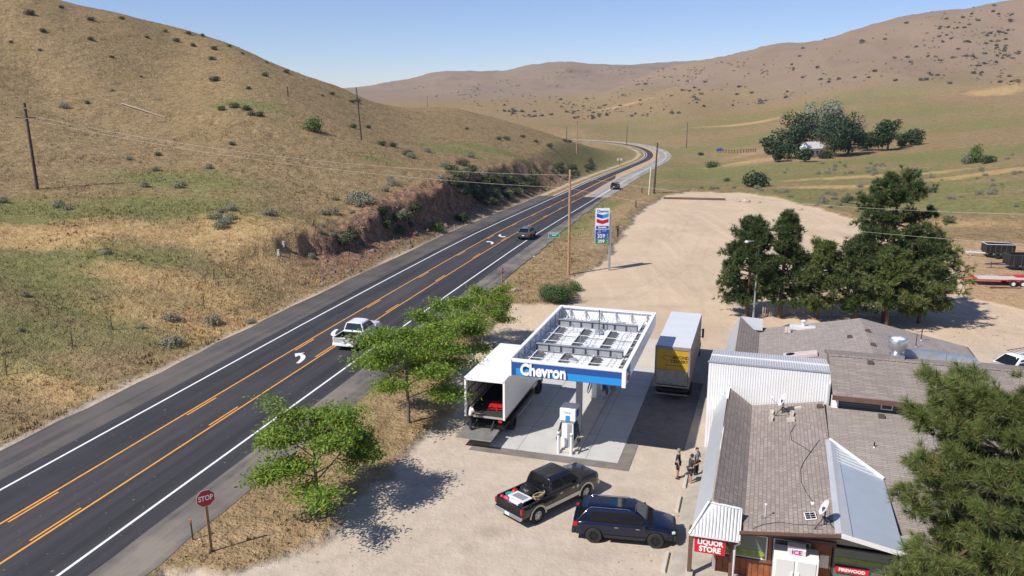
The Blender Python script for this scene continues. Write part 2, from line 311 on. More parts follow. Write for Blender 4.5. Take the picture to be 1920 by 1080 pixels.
def ground_z(x, y):
    i = np.interp(math.log(y), np.log(_Yg), np.arange(len(_Yg))); j = np.interp(x / y, _Ug, np.arange(len(_Ug)))
    i0 = min(int(i), len(_Yg) - 2); j0 = min(int(j), len(_Ug) - 2); a, b = i - i0, j - j0
    return float((ZG[i0, j0] * (1 - b) + ZG[i0, j0 + 1] * b) * (1 - a) + (ZG[i0 + 1, j0] * (1 - b) + ZG[i0 + 1, j0 + 1] * b) * a)
def hit(px, py, ymax=4000, ymin=20):         # where the line of sight meets the ground
    d = ray(px, py); j = np.interp(d[0], _Ug, np.arange(len(_Ug))); j0 = min(int(j), len(_Ug) - 2); b = j - j0
    col = ZG[:, j0] * (1 - b) + ZG[:, j0 + 1] * b; below = (HC + d[2] * _Yg) < col; below[_Yg < ymin] = False
    k = np.argmax(below)
    if not below[k] or k == 0 or _Yg[k] > ymax: return None
    f0 = HC + d[2] * _Yg[k - 1] - col[k - 1]; f1 = HC + d[2] * _Yg[k] - col[k]; t = f0 / (f0 - f1 + 1e-9); Y = _Yg[k - 1] + (_Yg[k] - _Yg[k - 1]) * t
    return np.array([d[0] * Y, Y, HC + d[2] * Y])
def ell(px, py, rx, ry, ang=0.0, soft=.6):   # a soft patch of ground cover, radii in metres
    P = hit(px, py)
    if P is None: return 0 * XG
    dx, dy = XG - P[0], YG - P[1]; c, s_ = math.cos(ang), math.sin(ang)
    r = np.hypot((dx * c + dy * s_) / rx, (-dx * s_ + dy * c) / ry) + _gn2 * .6 + _gn3 * .35
    return (1 - sstep(.2, 1.5, r)) * .75
green = 0 * XG; gold = 0 * XG
for a in [(60, 400, 14, 8), (330, 400, 16, 11), (110, 520, 12, 9), (220, 590, 10, 7), (50, 610, 9, 5), (200, 480, 14, 9), (360, 340, 15, 7), (30, 700, 8, 3), (860, 285, 12, 9), (935, 285, 11, 8, .3), (715, 300, 6, 3), (450, 195, 9, 5), (1080, 320, 8, 18, -.25), (1130, 300, 18, 40, -.3), (1170, 285, 25, 60, .2),
          (1280, 330, 14, 30, -.3), (1310, 350, 15, 14), (1330, 315, 14, 50, .1), (1460, 360, 18, 12), (1550, 380, 30, 9, -.3), (1750, 340, 20, 12), (1850, 350, 26, 10), (1880, 385, 26, 9), (1600, 305, 40, 14, .2), (1750, 290, 30, 16), (1500, 330, 30, 12), (1300, 240, 60, 50), (1150, 235, 60, 60), (1400, 320, 40, 26), (1560, 330, 40, 20), (1700, 380, 26, 10), (1650, 300, 50, 20), (1850, 290, 40, 24), (1500, 250, 90, 50), (1750, 240, 80, 40), (1380, 270, 50, 40), (1450, 215, 80, 40), (1600, 185, 80, 45, .3), (1250, 160, 70, 70), (1700, 210, 60, 40), (960, 480, 4, 14, -.25), (1000, 460, 3, 12, -.25), (1080, 425, 4, 18, -.25), (1130, 390, 4, 14, -.25), (600, 760, 2, 6, -.25), (700, 690, 2, 6)]:
    green = np.maximum(green, ell(*a))
for a in [(80, 440, 10, 3.5), (30, 455, 7, 3), (240, 430, 8, 5), (300, 530, 9, 5), (420, 430, 8, 7), (480, 480, 8, 6), (350, 600, 10, 5), (560, 440, 6, 6), (100, 720, 8, 3, -.2), (1640, 330, 30, 5, .1), (1850, 325, 20, 5), (1740, 420, 16, 4), (1560, 350, 16, 4), (1440, 298, 22, 10), (1380, 235, 40, 8), (1870, 170, 25, 15), (1160, 200, 40, 9), (850, 175, 50, 15), (70, 445, 12, 4)]:
    gold = np.maximum(gold, ell(*a))
gold = np.clip(gold * 1.3, 0, 1); green = green * (1 - .35 * sstep(220, 420, YG))
lotw = sstep(-.8, .5, _gsl + _gn3 * .7 + fbm(XG / 1.3, YG / 1.3, 3) * .6) * (YG < 230)
_bk = (1 - sstep(-.2, 1.8, _gdl + _gn3)) * (_go < 0)
dirtw = np.maximum(sstep(-3, 3, sdist(XG, YG, DIRT) + _gn2 * 3), 0) * (YG < 160)
for a in [(620, 1010, 3.2, 1.6, .5), (500, 1000, 3.5, 1.3, .3), (760, 850, 3, 1.5, .8), (640, 800, 1.6, 4, -.25), (1450, 300, 20, 12), (1430, 285, 16, 16)]: dirtw = np.maximum(dirtw, ell(*a) * .7)
shoulder = sstep(-1.8, 0, -_gdl + _gn3 * .8) * (_gdl > -1) * (_go < 0)
vw = sstep(-1, 1, _gsv) * (YG < 220)
stainw = 0 * XG
for a in [(923, 996, 1.0, .8), (876, 1030, .6, .5), (1100, 1040, 1.6, .7), (960, 860, 1.1, .4), (1180, 930, 1.4, .9, .5), (820, 900, 1.8, .7, .4), (1210, 800, .9, 2.5), (1290, 960, .6, 3.0, -.3), (1255, 575, 2.0, .8), (1140, 560, 3, .8), (1080, 600, 2.5, 1.0)]:
    stainw = np.maximum(stainw, ell(*a) * (.95 if a[0] == 923 else .55))
def track(pts, w=.13, gauge=1.6, amt=.5):
    global stainw
    P = np.array([G(*q)[:2] for q in pts]); P = resample(smooth_line(resample(P, 1.5), 8), 1.5); t = np.gradient(P, axis=0); t /= np.hypot(t[:, 0], t[:, 1])[:, None]; n = np.c_[t[:, 1], -t[:, 0]]
    lo, hi = P.min(0) - 3, P.max(0) + 3; sel = (XG > lo[0]) & (XG < hi[0]) & (YG > lo[1]) & (YG < hi[1]); x, y = XG[sel], YG[sel]; D = np.full(x.shape, 9.)
    for s_ in (-.5, .5):
        Q = P + n * gauge * s_
        for a, b in zip(Q[:-1], Q[1:]): d = b - a; k = np.clip(((x - a[0]) * d[0] + (y - a[1]) * d[1]) / (d @ d), 0, 1); D = np.minimum(D, np.hypot(a[0] + d[0] * k - x, a[1] + d[1] * k - y))
    stainw[sel] = np.maximum(stainw[sel], amt * (1 - sstep(w * .3, w * 2.2, D)) * np.clip(.6 + fbm(x / 2, y / 2, 3) * 1.2, 0, 1))
for tr_, am in [(((330, 1075), (600, 1050), (900, 930), (1200, 885), (1262, 850)), .3), (((700, 1075), (900, 960), (1180, 900), (1270, 800)), .28), (((860, 760), (900, 700), (1000, 600), (1180, 560), (1330, 470), (1500, 420)), .35), (((1340, 640), (1330, 540), (1260, 450), (1290, 400), (1450, 395)), .38), (((1350, 620), (1300, 500), (1330, 430), (1480, 410), (1640, 450)), .34), (((1920, 640), (1800, 600), (1700, 520), (1560, 440), (1400, 410)), .34), (((1300, 560), (1220, 480), (1240, 420), (1330, 385)), .3), (((1920, 700), (1850, 620), (1830, 560), (1900, 520)), .35), (((500, 1075), (760, 980), (1000, 1060)), .25)]:
    track(tr_, amt=am * .95)
# bare red soil on the cut
bare = _gcb * sstep(1.2, 2.6, _gdl) * (1 - sstep(7, 11, _gdl)) * (1 - .55 * sstep(150, 190, YG))
P_ = hit(455, 590); bare = np.maximum(bare, ell(400, 600, 5, 1.6, .25) * .6)
# ground material: dry grass, green grass, lot gravel, bare soil
def ground_mat(name, tufts=False):
    g = NB(name)
    geo = g.n.new('ShaderNodeNewGeometry'); pos = geo.outputs['Position']
    big = g.noise(.018, 3, vec=pos); mid = g.noise(.11, 5, .6, vec=pos, dist=.6); sm = g.noise(.9, 5, .65, vec=pos); fine = g.noise(6, 4, .7, vec=pos); st = g.noise(.5, 5, .6, vec=pos, stretch=(1, .35, 1))
    tan = g.mix(g.rng(sm, .35, .68), (.225, .158, .080), (.375, .272, .145))
    tan = g.mix(g.math('MULTIPLY', g.rng(st, .5, .68), .55), tan, (.14, .112, .057))
    gld = g.mix(g.rng(sm, .3, .7), (.36, .225, .095), (.52, .375, .185))
    grn = g.mix(g.rng(sm, .3, .7), (.135, .138, .05), (.27, .25, .10))
    att = g.attrc('cover'); sep = g.n.new('ShaderNodeSeparateColor'); g.link(att, sep.inputs[0]); aG, aO, aP = sep.outputs
    att2 = g.attrc('soil'); sep2 = g.n.new('ShaderNodeSeparateColor'); g.link(att2, sep2.inputs[0]); aL, aD, aB = sep2.outputs
    wg = g.rng(g.math('ADD', g.math('ADD', aG, g.math('MULTIPLY', mid, .9)), g.math('MULTIPLY', sm, .45)), .72, 1.35)
    wo = g.rng(g.math('ADD', g.math('ADD', aO, g.math('MULTIPLY', mid, -.7)), g.math('MULTIPLY', sm, .5)), .05, .75)
    wb = g.rng(mid, .55, .75, 0, .5)
    c = g.mix(wb, tan, (.29, .182, .085)); c = g.mix(wg, c, grn); c = g.mix(wo, c, gld)
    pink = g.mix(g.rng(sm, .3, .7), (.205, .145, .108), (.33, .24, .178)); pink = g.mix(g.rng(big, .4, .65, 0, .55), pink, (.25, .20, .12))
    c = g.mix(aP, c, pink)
    spk = g.noise(1.35, 3, .75, vec=pos); lumps = g.noise(.42, 4, .7, vec=pos)
    if not tufts: c = g.mix(g.rng(spk, .57, .67, 0, .38), c, (.10, .075, .042)); c = g.mix(g.rng(lumps, .30, .42, .22, 0), c, (.13, .095, .05))
    if not tufts:
        trk = g.noise(1.0, 5, .65, vec=pos, stretch=(.55, .06, 1), dist=.8); lot = g.mix(g.rng(mid, .35, .7), (.47, .36, .25), (.57, .445, .315)); lot = g.mix(g.rng(trk, .5, .66, 0, .4), lot, (.63, .50, .375)); lot = g.mix(g.math('MULTIPLY', g.rng(st, .5, .75), .35), lot, (.43, .345, .26)); lot = g.mix(g.rng(fine, .55, .75, 0, .3), lot, (.39, .32, .24))
        stain = g.noise(.32, 5, .7, vec=pos, dist=.5); lot = g.mix(g.rng(stain, .56, .70, 0, .5), lot, (.40, .335, .265))
        c = g.mix(aD, c, g.mix(g.rng(sm, .3, .7), (.37, .245, .14), (.52, .36, .22)))
        red = g.mix(g.rng(sm, .3, .7), (.21, .115, .07), (.50, .30, .185)); rk = g.noise(2.2, 6, .75, vec=pos, dist=1.5)
        red = g.mix(g.rng(rk, .46, .55, 0, .9), red, (.10, .065, .05)); c = g.mix(aB, c, red)
        sx_ = g.n.new('ShaderNodeSeparateXYZ'); g.link(pos, sx_.inputs[0]); old = g.rng(g.math('ADD', sx_.outputs[1], g.math('MULTIPLY', mid, 16)), 62, 78, .75, 0); lot = g.mix(old, lot, g.mix(g.rng(sm, .3, .7), (.40, .345, .285), (.52, .455, .38)))
        lot = g.mix(g.math('MULTIPLY', g.attr('stain'), .6), lot, (.25, .20, .165)); peb = g.noise(3.2, 4, .8, vec=pos); lot = g.mix(g.rng(peb, .6, .7, 0, .35), lot, (.70, .60, .50)); lot = g.mix(g.rng(peb, .34, .42, .35, 0), lot, (.34, .27, .21))
        c = g.mix(aL, c, lot)
        h = g.math('ADD', g.math('MULTIPLY', sm, 1.0), g.math('ADD', g.math('MULTIPLY', fine, .5), g.math('ADD', g.math('MULTIPLY', spk, 1.2), g.math('MULTIPLY', lumps, 1.6))))
        inv = g.math('SUBTRACT', 1.0, g.math('MULTIPLY', aL, .86))
        g.bump(g.math('MULTIPLY', h, inv), .9, .35)
    return g.out(c, .95, .08)
ground_mat('ground'); 
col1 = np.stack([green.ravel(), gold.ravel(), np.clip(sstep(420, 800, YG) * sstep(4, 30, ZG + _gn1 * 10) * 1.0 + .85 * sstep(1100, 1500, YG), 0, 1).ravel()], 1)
col2_ = np.stack([np.clip(np.maximum(lotw, shoulder * .8), 0, 1).ravel(), np.clip(np.maximum(dirtw, vw * .25), 0, 1).ravel(), np.clip(bare, 0, 1).ravel()], 1)
nr, nc = XG.shape; idx = np.arange(nr * nc).reshape(nr, nc)
F_ = np.stack([idx[:-1, :-1], idx[:-1, 1:], idx[1:, 1:], idx[1:, :-1]], -1).reshape(-1, 4)
tag(npmesh('ground', np.stack([XG, YG, ZG], -1).reshape(-1, 3), F_, 'ground', attrs={'cover': col1, 'soil': col2_, 'stain': np.clip(stainw, 0, 1).ravel()}, smooth=True), kind='structure')
# ---------------------------------------------------------------- road sheets
def asphalt(name, c1, c2, pale=None, ps=.5):
    g = NB(name); geo = g.n.new('ShaderNodeNewGeometry'); pos = geo.outputs['Position']
    mp = g.n.new('ShaderNodeMapping'); mp.inputs['Rotation'].default_value = (0, 0, math.atan(.262)); g.link(pos, mp.inputs[0])
    a = g.noise(1.0, 5, .6, vec=mp.outputs[0], stretch=(1.1, .03, 1)); f = g.noise(14, 3, .7, vec=pos); b = g.noise(.25, 4, .6, vec=pos)
    c = g.mix(g.rng(a, .35, .65), tuple(x * .85 for x in c1), tuple(x * 1.15 for x in c2)); big_ = g.noise(.12, 4, .6, vec=pos); c = g.mix(g.rng(big_, .5, .75, 0, .35), c, tuple(x * 1.7 for x in c2)); spk = g.noise(3.5, 2, .5, vec=pos); c = g.mix(g.rng(spk, .71, .74, 0, .6), c, (.25, .22, .19)); c = g.mix(g.rng(f, .45, .75, 0, .25), c, tuple(x * 1.6 for x in c2))
    if pale: c = g.mix(g.math('MULTIPLY', g.rng(g.math('ADD', b, g.math('MULTIPLY', a, .5)), .6, .95), ps), c, pale)
    g.bump(f, .25, .01); return g.out(c, .82, .35)
asphalt('asphalt_new', (.029, .028, .032), (.043, .041, .046)); asphalt('asphalt_centre', (.040, .036, .040), (.055, .050, .053))
asphalt('asphalt_shoulder', (.058, .054, .055), (.088, .080, .077), (.15, .125, .105), .6); asphalt('asphalt_worn', (.075, .068, .066), (.125, .112, .104), (.27, .23, .19), .75)
asphalt('old_lane', (.20, .185, .165), (.32, .295, .265), (.40, .37, .33)); asphalt('brown_lane', (.060, .042, .036), (.085, .060, .050))
mat('gravel_strip', (.44, .32, .21), .9, var=.25, vscale=.6); mat('line_white', (.78, .78, .78), .6, var=.08, vscale=2); mat('line_yellow', (.72, .33, .055), .6, var=.12, vscale=2)
def strip(name, m, s0, s1, o0, o1, dz, step=2.5, wob=0.0, wob0=0.0):
    ss = np.arange(s0, s1 + step * .5, step); V = []; F = []
    f0 = o0 if callable(o0) else (lambda s: o0); f1 = o1 if callable(o1) else (lambda s: o1)
    nx = 4
    for i, s in enumerate(ss):
        a = f0(s) + (wob0 * (fbm(np.array([s / 3.]), np.array([2.]), 3)[0]) if wob0 else 0); b = f1(s) + (wob * (fbm(np.array([s / 3.]), np.array([9.]), 3)[0]) if wob else 0)
        for k in range(nx + 1):
            P = road_pt(s, a + (b - a) * k / nx); V.append((P[0], P[1], P[2] + dz))
        if i:
            q = (i - 1) * (nx + 1)
            for k in range(nx): F.append((q + k, q + k + 1, q + nx + 2 + k, q + nx + 1 + k))
    o = npmesh(name, V, F, m); return tag(o, kind='structure')
SE = RLs[-1] - 6; s186 = s_of_Y(186.5); s250 = s_of_Y(262)
strip('road_shoulder', 'asphalt_shoulder', 6, s186, -4.25, 0, 0, wob0=.35)
strip('road_shoulder', 'gravel_strip', s186, SE, -1.5, 0, 0)
strip('road_shoulder', 'asphalt_worn', 6, s186 + 3, 9, lambda s: np.interp(s, [0, s_of_Y(120), s_of_Y(150), s_of_Y(180)], [13.3, 13.0, 12.2, 11.6]), 0, wob=.5)
strip('road', 'asphalt_new', 6, s186, -1.0, 3.0, .006); strip('road', 'asphalt_new', s186, SE, -.7, 3.05, .006)
strip('road', 'asphalt_centre', 6, s186, 3.0, 6.1, .006); strip('road', 'asphalt_new', 6, s186 - .8, 6.1, 10.6, .006, wob=.1)
strip('road', 'brown_lane', s186, s250, 3.05, lambda s: float(np.interp(s, [s186, s186 + 60, s250], [6.15, 5.4, 3.25])), .006)
strip('road', 'gravel_strip', s186 - .8, SE, lambda s: float(np.interp(s, [s186, s186 + 60, s250], [6.15, 5.4, 3.25])), lambda s: float(np.interp(s, [s186, s250, s250 + 60], [7.0, 6.3, 6.3])), .004)
strip('road', 'old_lane', s186 - .8, SE, lambda s: float(np.interp(s, [s186, s250, s250 + 60], [7.0, 6.3, 6.3])), 11.8, .003)
def pline(name, m, s0, s1, off, w=.11, dz=.012, step=3.):
    return strip(name, m, s0, s1, off - w / 2, off + w / 2, dz, step)
pline('road_marking', 'line_white', 6, s186, 0, .16); pline('road_marking', 'line_white', s186, SE, 0, .2)
pline('road_marking', 'line_white', 6, s186, 9.28, .16); pline('road_marking', 'line_white', s186, SE, 9.28, .22)
pline('road_marking', 'line_yellow', 6, s186, 3.0, .13); pline('road_marking', 'line_yellow', s186, SE, 3.25, .3)
pline('road_marking', 'line_yellow', 6, s186 + 8, 5.98, .13)
_mb = MB()
for base, off in ((37.5, 3.26), (36.4, 5.72)):
    y = base - 27.6
    while y < 183:
        s0 = s_of_Y(y); a, b, c, d = road_pt(s0, off - .06), road_pt(s0, off + .06), road_pt(s0 + 3.25, off + .06), road_pt(s0 + 3.25, off - .06)
        if y > 5: _mb.add([(*p[:2], p[2] + .014) for p in (a, b, c, d)], [(0, 1, 2, 3)])
        y += 13.8
tag(_mb.build('road_marking', 'line_yellow', fix=False), kind='structure')
def arrow(s0, o0, flip):
    """left turn arrow painted in the centre lane; flip turns it round for oncoming traffic"""
    mid = []; n = 10; side = []
    for i in range(n + 1):
        t = i / n; a = t * math.pi * .62; side.append((.55 - .62 * (1 - math.cos(a)), -1.0 + 1.55 * math.sin(a * .8) * 1.1, .13 + .05 * math.sin(t * 3)))
    pts = []
    L_, R_ = [], []
    for i, (x, y, w) in enumerate(side):
        j = min(i + 1, n); k = max(i - 1, 0); dx, dy = side[j][0] - side[k][0], side[j][1] - side[k][1]; q = math.hypot(dx, dy); nx, ny = -dy / q, dx / q
        L_.append((x + nx * w, y + ny * w * 1.1)); R_.append((x - nx * w, y - ny * w * 1.1))
    ex, ey, _ = side[-1]; dx, dy = side[-1][0] - side[-2][0], side[-1][1] - side[-2][1]; q = math.hypot(dx, dy); dx, dy = dx / q, dy / q
    head = [(ex - dy * .42, ey + dx * .55), (ex + dx * .6, ey + dy * .8), (ex + dy * .42, ey - dx * .55)]
    mb = MB(); T = lambda x, y: (lambda P: (P[0], P[1], P[2] + .014))(road_pt(s0 + (-y if flip else y) * 1.15, o0 + (-x if flip else x)))
    for i in range(n): mb.add([T(*L_[i]), T(*R_[i]), T(*R_[i + 1]), T(*L_[i + 1])], [(0, 1, 2, 3)])
    mb.add([T(*h) for h in head], [(0, 1, 2)]); tag(mb.build('road_marking', 'line_white', fix=False), kind='structure')
arrow(s_of_Y(63.4), 4.55, False); arrow(s_of_Y(70.3), 4.4, True); arrow(s_of_Y(117), 4.6, False); arrow(s_of_Y(123.4), 4.6, True)
# ---------------------------------------------------------------- vegetation
def leaf_mat(name, c1, c2, rough=.55, trans=.35, dead=None):
    g = NB(name); geo = g.n.new('ShaderNodeNewGeometry'); r = geo.outputs['Random Per Island']
    c = g.mix(r, c1, c2)
    if dead: c = g.mix(g.math('GREATER_THAN', r, .93), c, dead)
    g.out(c, rough, .3); tr = g.n.new('ShaderNodeBsdfTranslucent'); ms = g.n.new('ShaderNodeMixShader'); ms.inputs[0].default_value = trans
    g.link(c, tr.inputs[0]) if hasattr(c, 'is_output') else None
    g.link(g.b.outputs[0], ms.inputs[1]); g.link(tr.outputs[0], ms.inputs[2]); g.link(ms.outputs[0], g.n['Material Output'].inputs[0]); return g.m
leaf_mat('leaf_locust', (.075, .165, .018), (.28, .38, .05), dead=(.30, .30, .05)); leaf_mat('leaf_pine', (.035, .065, .02), (.11, .15, .046), trans=.2, dead=(.22, .19, .07)); leaf_mat('leaf_pine_yellow', (.065, .10, .024), (.20, .235, .07), trans=.2, dead=(.30, .22, .10))
leaf_mat('leaf_dark', (.022, .042, .016), (.055, .085, .03), trans=.15); leaf_mat('leaf_pale', (.13, .17, .12), (.24, .28, .21), trans=.2); leaf_mat('leaf_sage', (.17, .165, .11), (.32, .31, .22), trans=.15)
leaf_mat('leaf_shrub', (.045, .06, .026), (.12, .13, .055), trans=.15); leaf_mat('leaf_green', (.05, .10, .02), (.12, .19, .045), trans=.25); leaf_mat('leaf_far', (.11, .10, .072), (.20, .175, .13), trans=.1)
mat('bark_pine', (.14, .085, .055), .9, var=.35, vscale=6, bump=.6); mat('bark_grey', (.17, .145, .12), .9, var=.3, vscale=6, bump=.5); mat('twig', (.20, .16, .125), .9); mat('twig_dead', (.33, .28, .24), .9)
def quads(P, N, size, asp=.6, bend=0):
    """leaf-sized quads at P with normals N"""
    n = len(P); N = N / (np.linalg.norm(N, axis=1)[:, None] + 1e-9); r = rng.normal(size=(n, 3)); T = np.cross(N, r); T /= np.linalg.norm(T, axis=1)[:, None] + 1e-9; B = np.cross(N, T)
    s = np.asarray(size).reshape(-1, 1) * np.ones((n, 1)); V = np.stack([P - T * s * .5, P - B * s * asp * .5, P + T * s * .5, P + B * s * asp * .5], 1).reshape(-1, 3)
    return V, np.arange(n * 4).reshape(n, 4)
def cloud(blobs, n, leaf, shell=.55, asp=.7, up=.3):
    """foliage spread through a set of blobs (centre, radii)"""
    w = np.array([b[1][0] * b[1][1] * b[1][2] for b in blobs]) ** (2 / 3); k = rng.choice(len(blobs), n, p=w / w.sum())
    c = np.array([b[0] for b in blobs])[k]; r = np.array([b[1] for b in blobs])[k]
    d = rng.normal(size=(n, 3)); d /= np.linalg.norm(d, axis=1)[:, None]; rad = (shell + (1 - shell) * rng.random(n) ** .7)[:, None] * (1 + .12 * rng.normal(size=(n, 1)))
    P = c + d * rad * r; N = d + rng.normal(size=(n, 3)) * .55 + np.array([0, 0, up]); return quads(P, N, leaf * (.6 + .8 * rng.random(n)), asp)
def merge(parts):
    V = np.vstack([p[0] for p in parts]); F = []; o = 0
    for v, f in parts: F.append(f + o); o += len(v)
    return V, np.vstack(F)
def bush_mesh(r, h, n, leaf, lobes=7, up=.3):
    bl = []
    for i in range(lobes):
        a = 2 * math.pi * i / lobes + random.random(); q = random.uniform(.2, .48); k = random.uniform(.45, .62)
        bl.append(((math.cos(a) * r * q, math.sin(a) * r * q, h * random.uniform(.35, .55)), (r * k, r * k, h * k)))
    bl.append(((0, 0, h * .5), (r * .55, r * .55, h * .5))); V, F = cloud(bl, n, leaf, .6, up=up); V[:, 2] = np.maximum(V[:, 2], .01 * r); return V, F
def put(px, py, ymin=20, ymax=4000): return hit(px, py, ymax, ymin)
_proto = {}
def bush(kind, P, r, rz=None, label=None, cat='shrub', group=None, name=None, sink=.05):
    """low woody plants sharing a few leaf meshes, each one an object of its own"""
    spec = {'sage': ('leaf_sage', 840, .125, 'sagebrush'), 'shrub': ('leaf_shrub', 840, .14, 'shrub'), 'green': ('leaf_green', 900, .13, 'bush'), 'dark': ('leaf_dark', 900, .14, 'bush'), 'far': ('leaf_far', 60, .75, 'shrub')}[kind]
    k = (kind, random.randrange(3))
    if k not in _proto:
        V, F = bush_mesh(1.0, .95 if kind in ('green', 'dark') else .92, spec[1], spec[2], 5 if kind == 'far' else 8)
        o = npmesh(name or spec[3], V, F, spec[0]); _proto[k] = o.data
    else:
        o = bpy.data.objects.new(name or spec[3], _proto[k]); C.objects.link(o)
    o.location = (P[0], P[1], P[2] - sink * r); o.rotation_euler = (0, 0, rz if rz is not None else random.uniform(0, 6.28)); s = r; o.scale = (s * random.uniform(.85, 1.2), s * random.uniform(.85, 1.2), s * random.uniform(.8, 1.1))
    return tag(o, label, cat, group)
# dry grass over the near slopes and verges
def bil(A, x, y):
    i = np.interp(np.log(y), np.log(_Yg), np.arange(len(_Yg))); j = np.interp(x / y, _Ug, np.arange(len(_Ug))); i0 = np.minimum(i.astype(int), len(_Yg) - 2); j0 = np.minimum(j.astype(int), len(_Ug) - 2); a, b = i - i0, j - j0
    return (A[i0, j0] * (1 - b) + A[i0, j0 + 1] * b) * (1 - a) + (A[i0 + 1, j0] * (1 - b) + A[i0 + 1, j0 + 1] * b) * a
ground_mat('grass_blades', True)
def tufts(name, N, y0, y1, u0, u1, keep, hmin, hmax, label, blades=3, wfac=.16):
    Y = np.exp(rng.uniform(math.log(y0), math.log(y1), N)); U = rng.uniform(u0, u1, N); X = U * Y
    k = keep(X, Y) > rng.random(N); X, Y = X[k], Y[k]; Z = bil(ZG, X, Y); n = len(X); V = []; 
    h = rng.uniform(hmin, hmax, n) * (1 + .35 * fbm(X / 6, Y / 6, 2))
    for b in range(blades):
        a = rng.uniform(0, 6.28, n); lean = rng.uniform(.1, .75, n) * h; w = h * wfac * rng.uniform(.7, 1.6, n); ox, oy = rng.normal(0, .25, (2, n)) * h
        bx, by = X + ox, Y + oy; tx, ty = np.cos(a), np.sin(a)
        V.append(np.stack([np.c_[bx - ty * w, by + tx * w, Z - .03], np.c_[bx + ty * w, by - tx * w, Z - .03], np.c_[bx + tx * lean, by + ty * lean, Z + h * rng.uniform(.6, 1.1, n)]], 1))
    V = np.stack(V, 1).reshape(-1, 3); F = np.arange(len(V)).reshape(-1, 3)
    cv = np.stack([bil(green, X, Y), bil(gold, X, Y), np.zeros(n)], 1); sl = np.zeros((n, 3))
    o = npmesh(name, V, F, 'grass_blades', attrs={'cover': np.repeat(cv, 3 * blades, 0), 'soil': np.repeat(sl, 3 * blades, 0)}); return tag(o, label, 'grass', kind='stuff')
def keep_side(X, Y):
    dl = bil(_gdl, X, Y); lo = bil(lotw, X, Y); br = bil(bare, X, Y); di = bil(dirtw, X, Y); pat = fbm(X / 7, Y / 7, 4) + fbm(X / 1.9, Y / 1.9, 2) * .6
    return (dl > .5) * (lo < .25) * (1 - .9 * np.clip(br, 0, 1)) * (1 - .8 * np.clip(di, 0, 1)) * np.clip(.42 + pat * 1.2, .04, 1) * (1 - .93 * ((bil(_gsv, X, Y) > -1) & (Y < 62)))
tufts('dry_grass', 170000, 30, 262, -.85, .1, keep_side, .10, .30, 'short dry grass covering the slope left of the road')
tufts('dry_grass', 42000, 30, 230, -.4, .8, lambda X, Y: keep_side(X, Y) * (bil(_go, X, Y) > 0), .10, .32, 'dry grass on the verges and field right of the road')
tufts('verge_grass', 30000, 32, 260, -.85, .3, lambda X, Y: ((bil(_gsv, X, Y) < -1) | (Y > 62)) * (np.abs(bil(_gdl, X, Y) - 2.2) < 1.7) * (bil(lotw, X, Y) < .2) * np.clip(.5 + fbm(X / 2.2, Y / 2.2, 3), 0, 1), .22, .5, 'taller pale grass along the edges of the pavement', wfac=.12)
rk_ = MB()
for q in range(520):
    s_ = random.uniform(s_of_Y(86), s_of_Y(230)); off = -4.6 - abs(random.gauss(0, 1)) * 3.0; P = road_pt(s_, off); z = ground_z(P[0], P[1]); a = random.uniform(.06, .26) * (1 if random.random() < .85 else 1.9)
    rk_.add([(P[0] + x * a * random.uniform(.6, 1.3), P[1] + y * a * random.uniform(.6, 1.3), z + zz_ * a * random.uniform(.5, 1)) for x, y, zz_ in ((-1, -1, -.4), (1, -1, -.4), (1, 1, -.4), (-1, 1, -.4), (-.6, -.5, .8), (.5, -.6, .7), (.6, .6, .9), (-.5, .5, .6))], [(0, 1, 5, 4), (1, 2, 6, 5), (2, 3, 7, 6), (3, 0, 4, 7), (4, 5, 6, 7)])
mat('rubble_stone', (.19, .13, .10), .95, var=.45, vscale=.8); tag(rk_.build('rubble', 'rubble_stone', fix=False), 'loose broken rock lying along the foot of the red cutting', 'rubble', kind='stuff')
pb_ = MB()
for q in range(1100):
    px, py = random.choice([(random.uniform(420, 1280), random.uniform(860, 1075)), (random.uniform(1050, 1400), random.uniform(400, 620)), (random.uniform(1240, 1640), random.uniform(372, 420)), (random.uniform(1780, 1915), random.uniform(540, 660))]); P = G(px, py); a = random.uniform(.02, .06) * (P[1] / 45) ** .5
    if sdist(np.array([P[0]]), np.array([P[1]]), LOT)[0] > -.5 and abs(S(P)[0] + 11) > 5.5: pb_.add([(P[0] + x * a * random.uniform(.6, 1.4), P[1] + y * a * random.uniform(.6, 1.4), z_ * a) for x, y, z_ in ((-1, -1, -.3), (1, -1, -.3), (1, 1, -.3), (-1, 1, -.3), (-.5, -.5, .8), (.5, -.5, .7), (.5, .5, .9), (-.5, .5, .6))], [(0, 1, 5, 4), (1, 2, 6, 5), (2, 3, 7, 6), (3, 0, 4, 7), (4, 5, 6, 7)])
mat('lot_stone', (.36, .28, .21), .95, var=.5, vscale=.6); tag(pb_.build('loose_stones', 'lot_stone', fix=False), 'small loose stones scattered over the gravel lot', 'stones', kind='stuff')
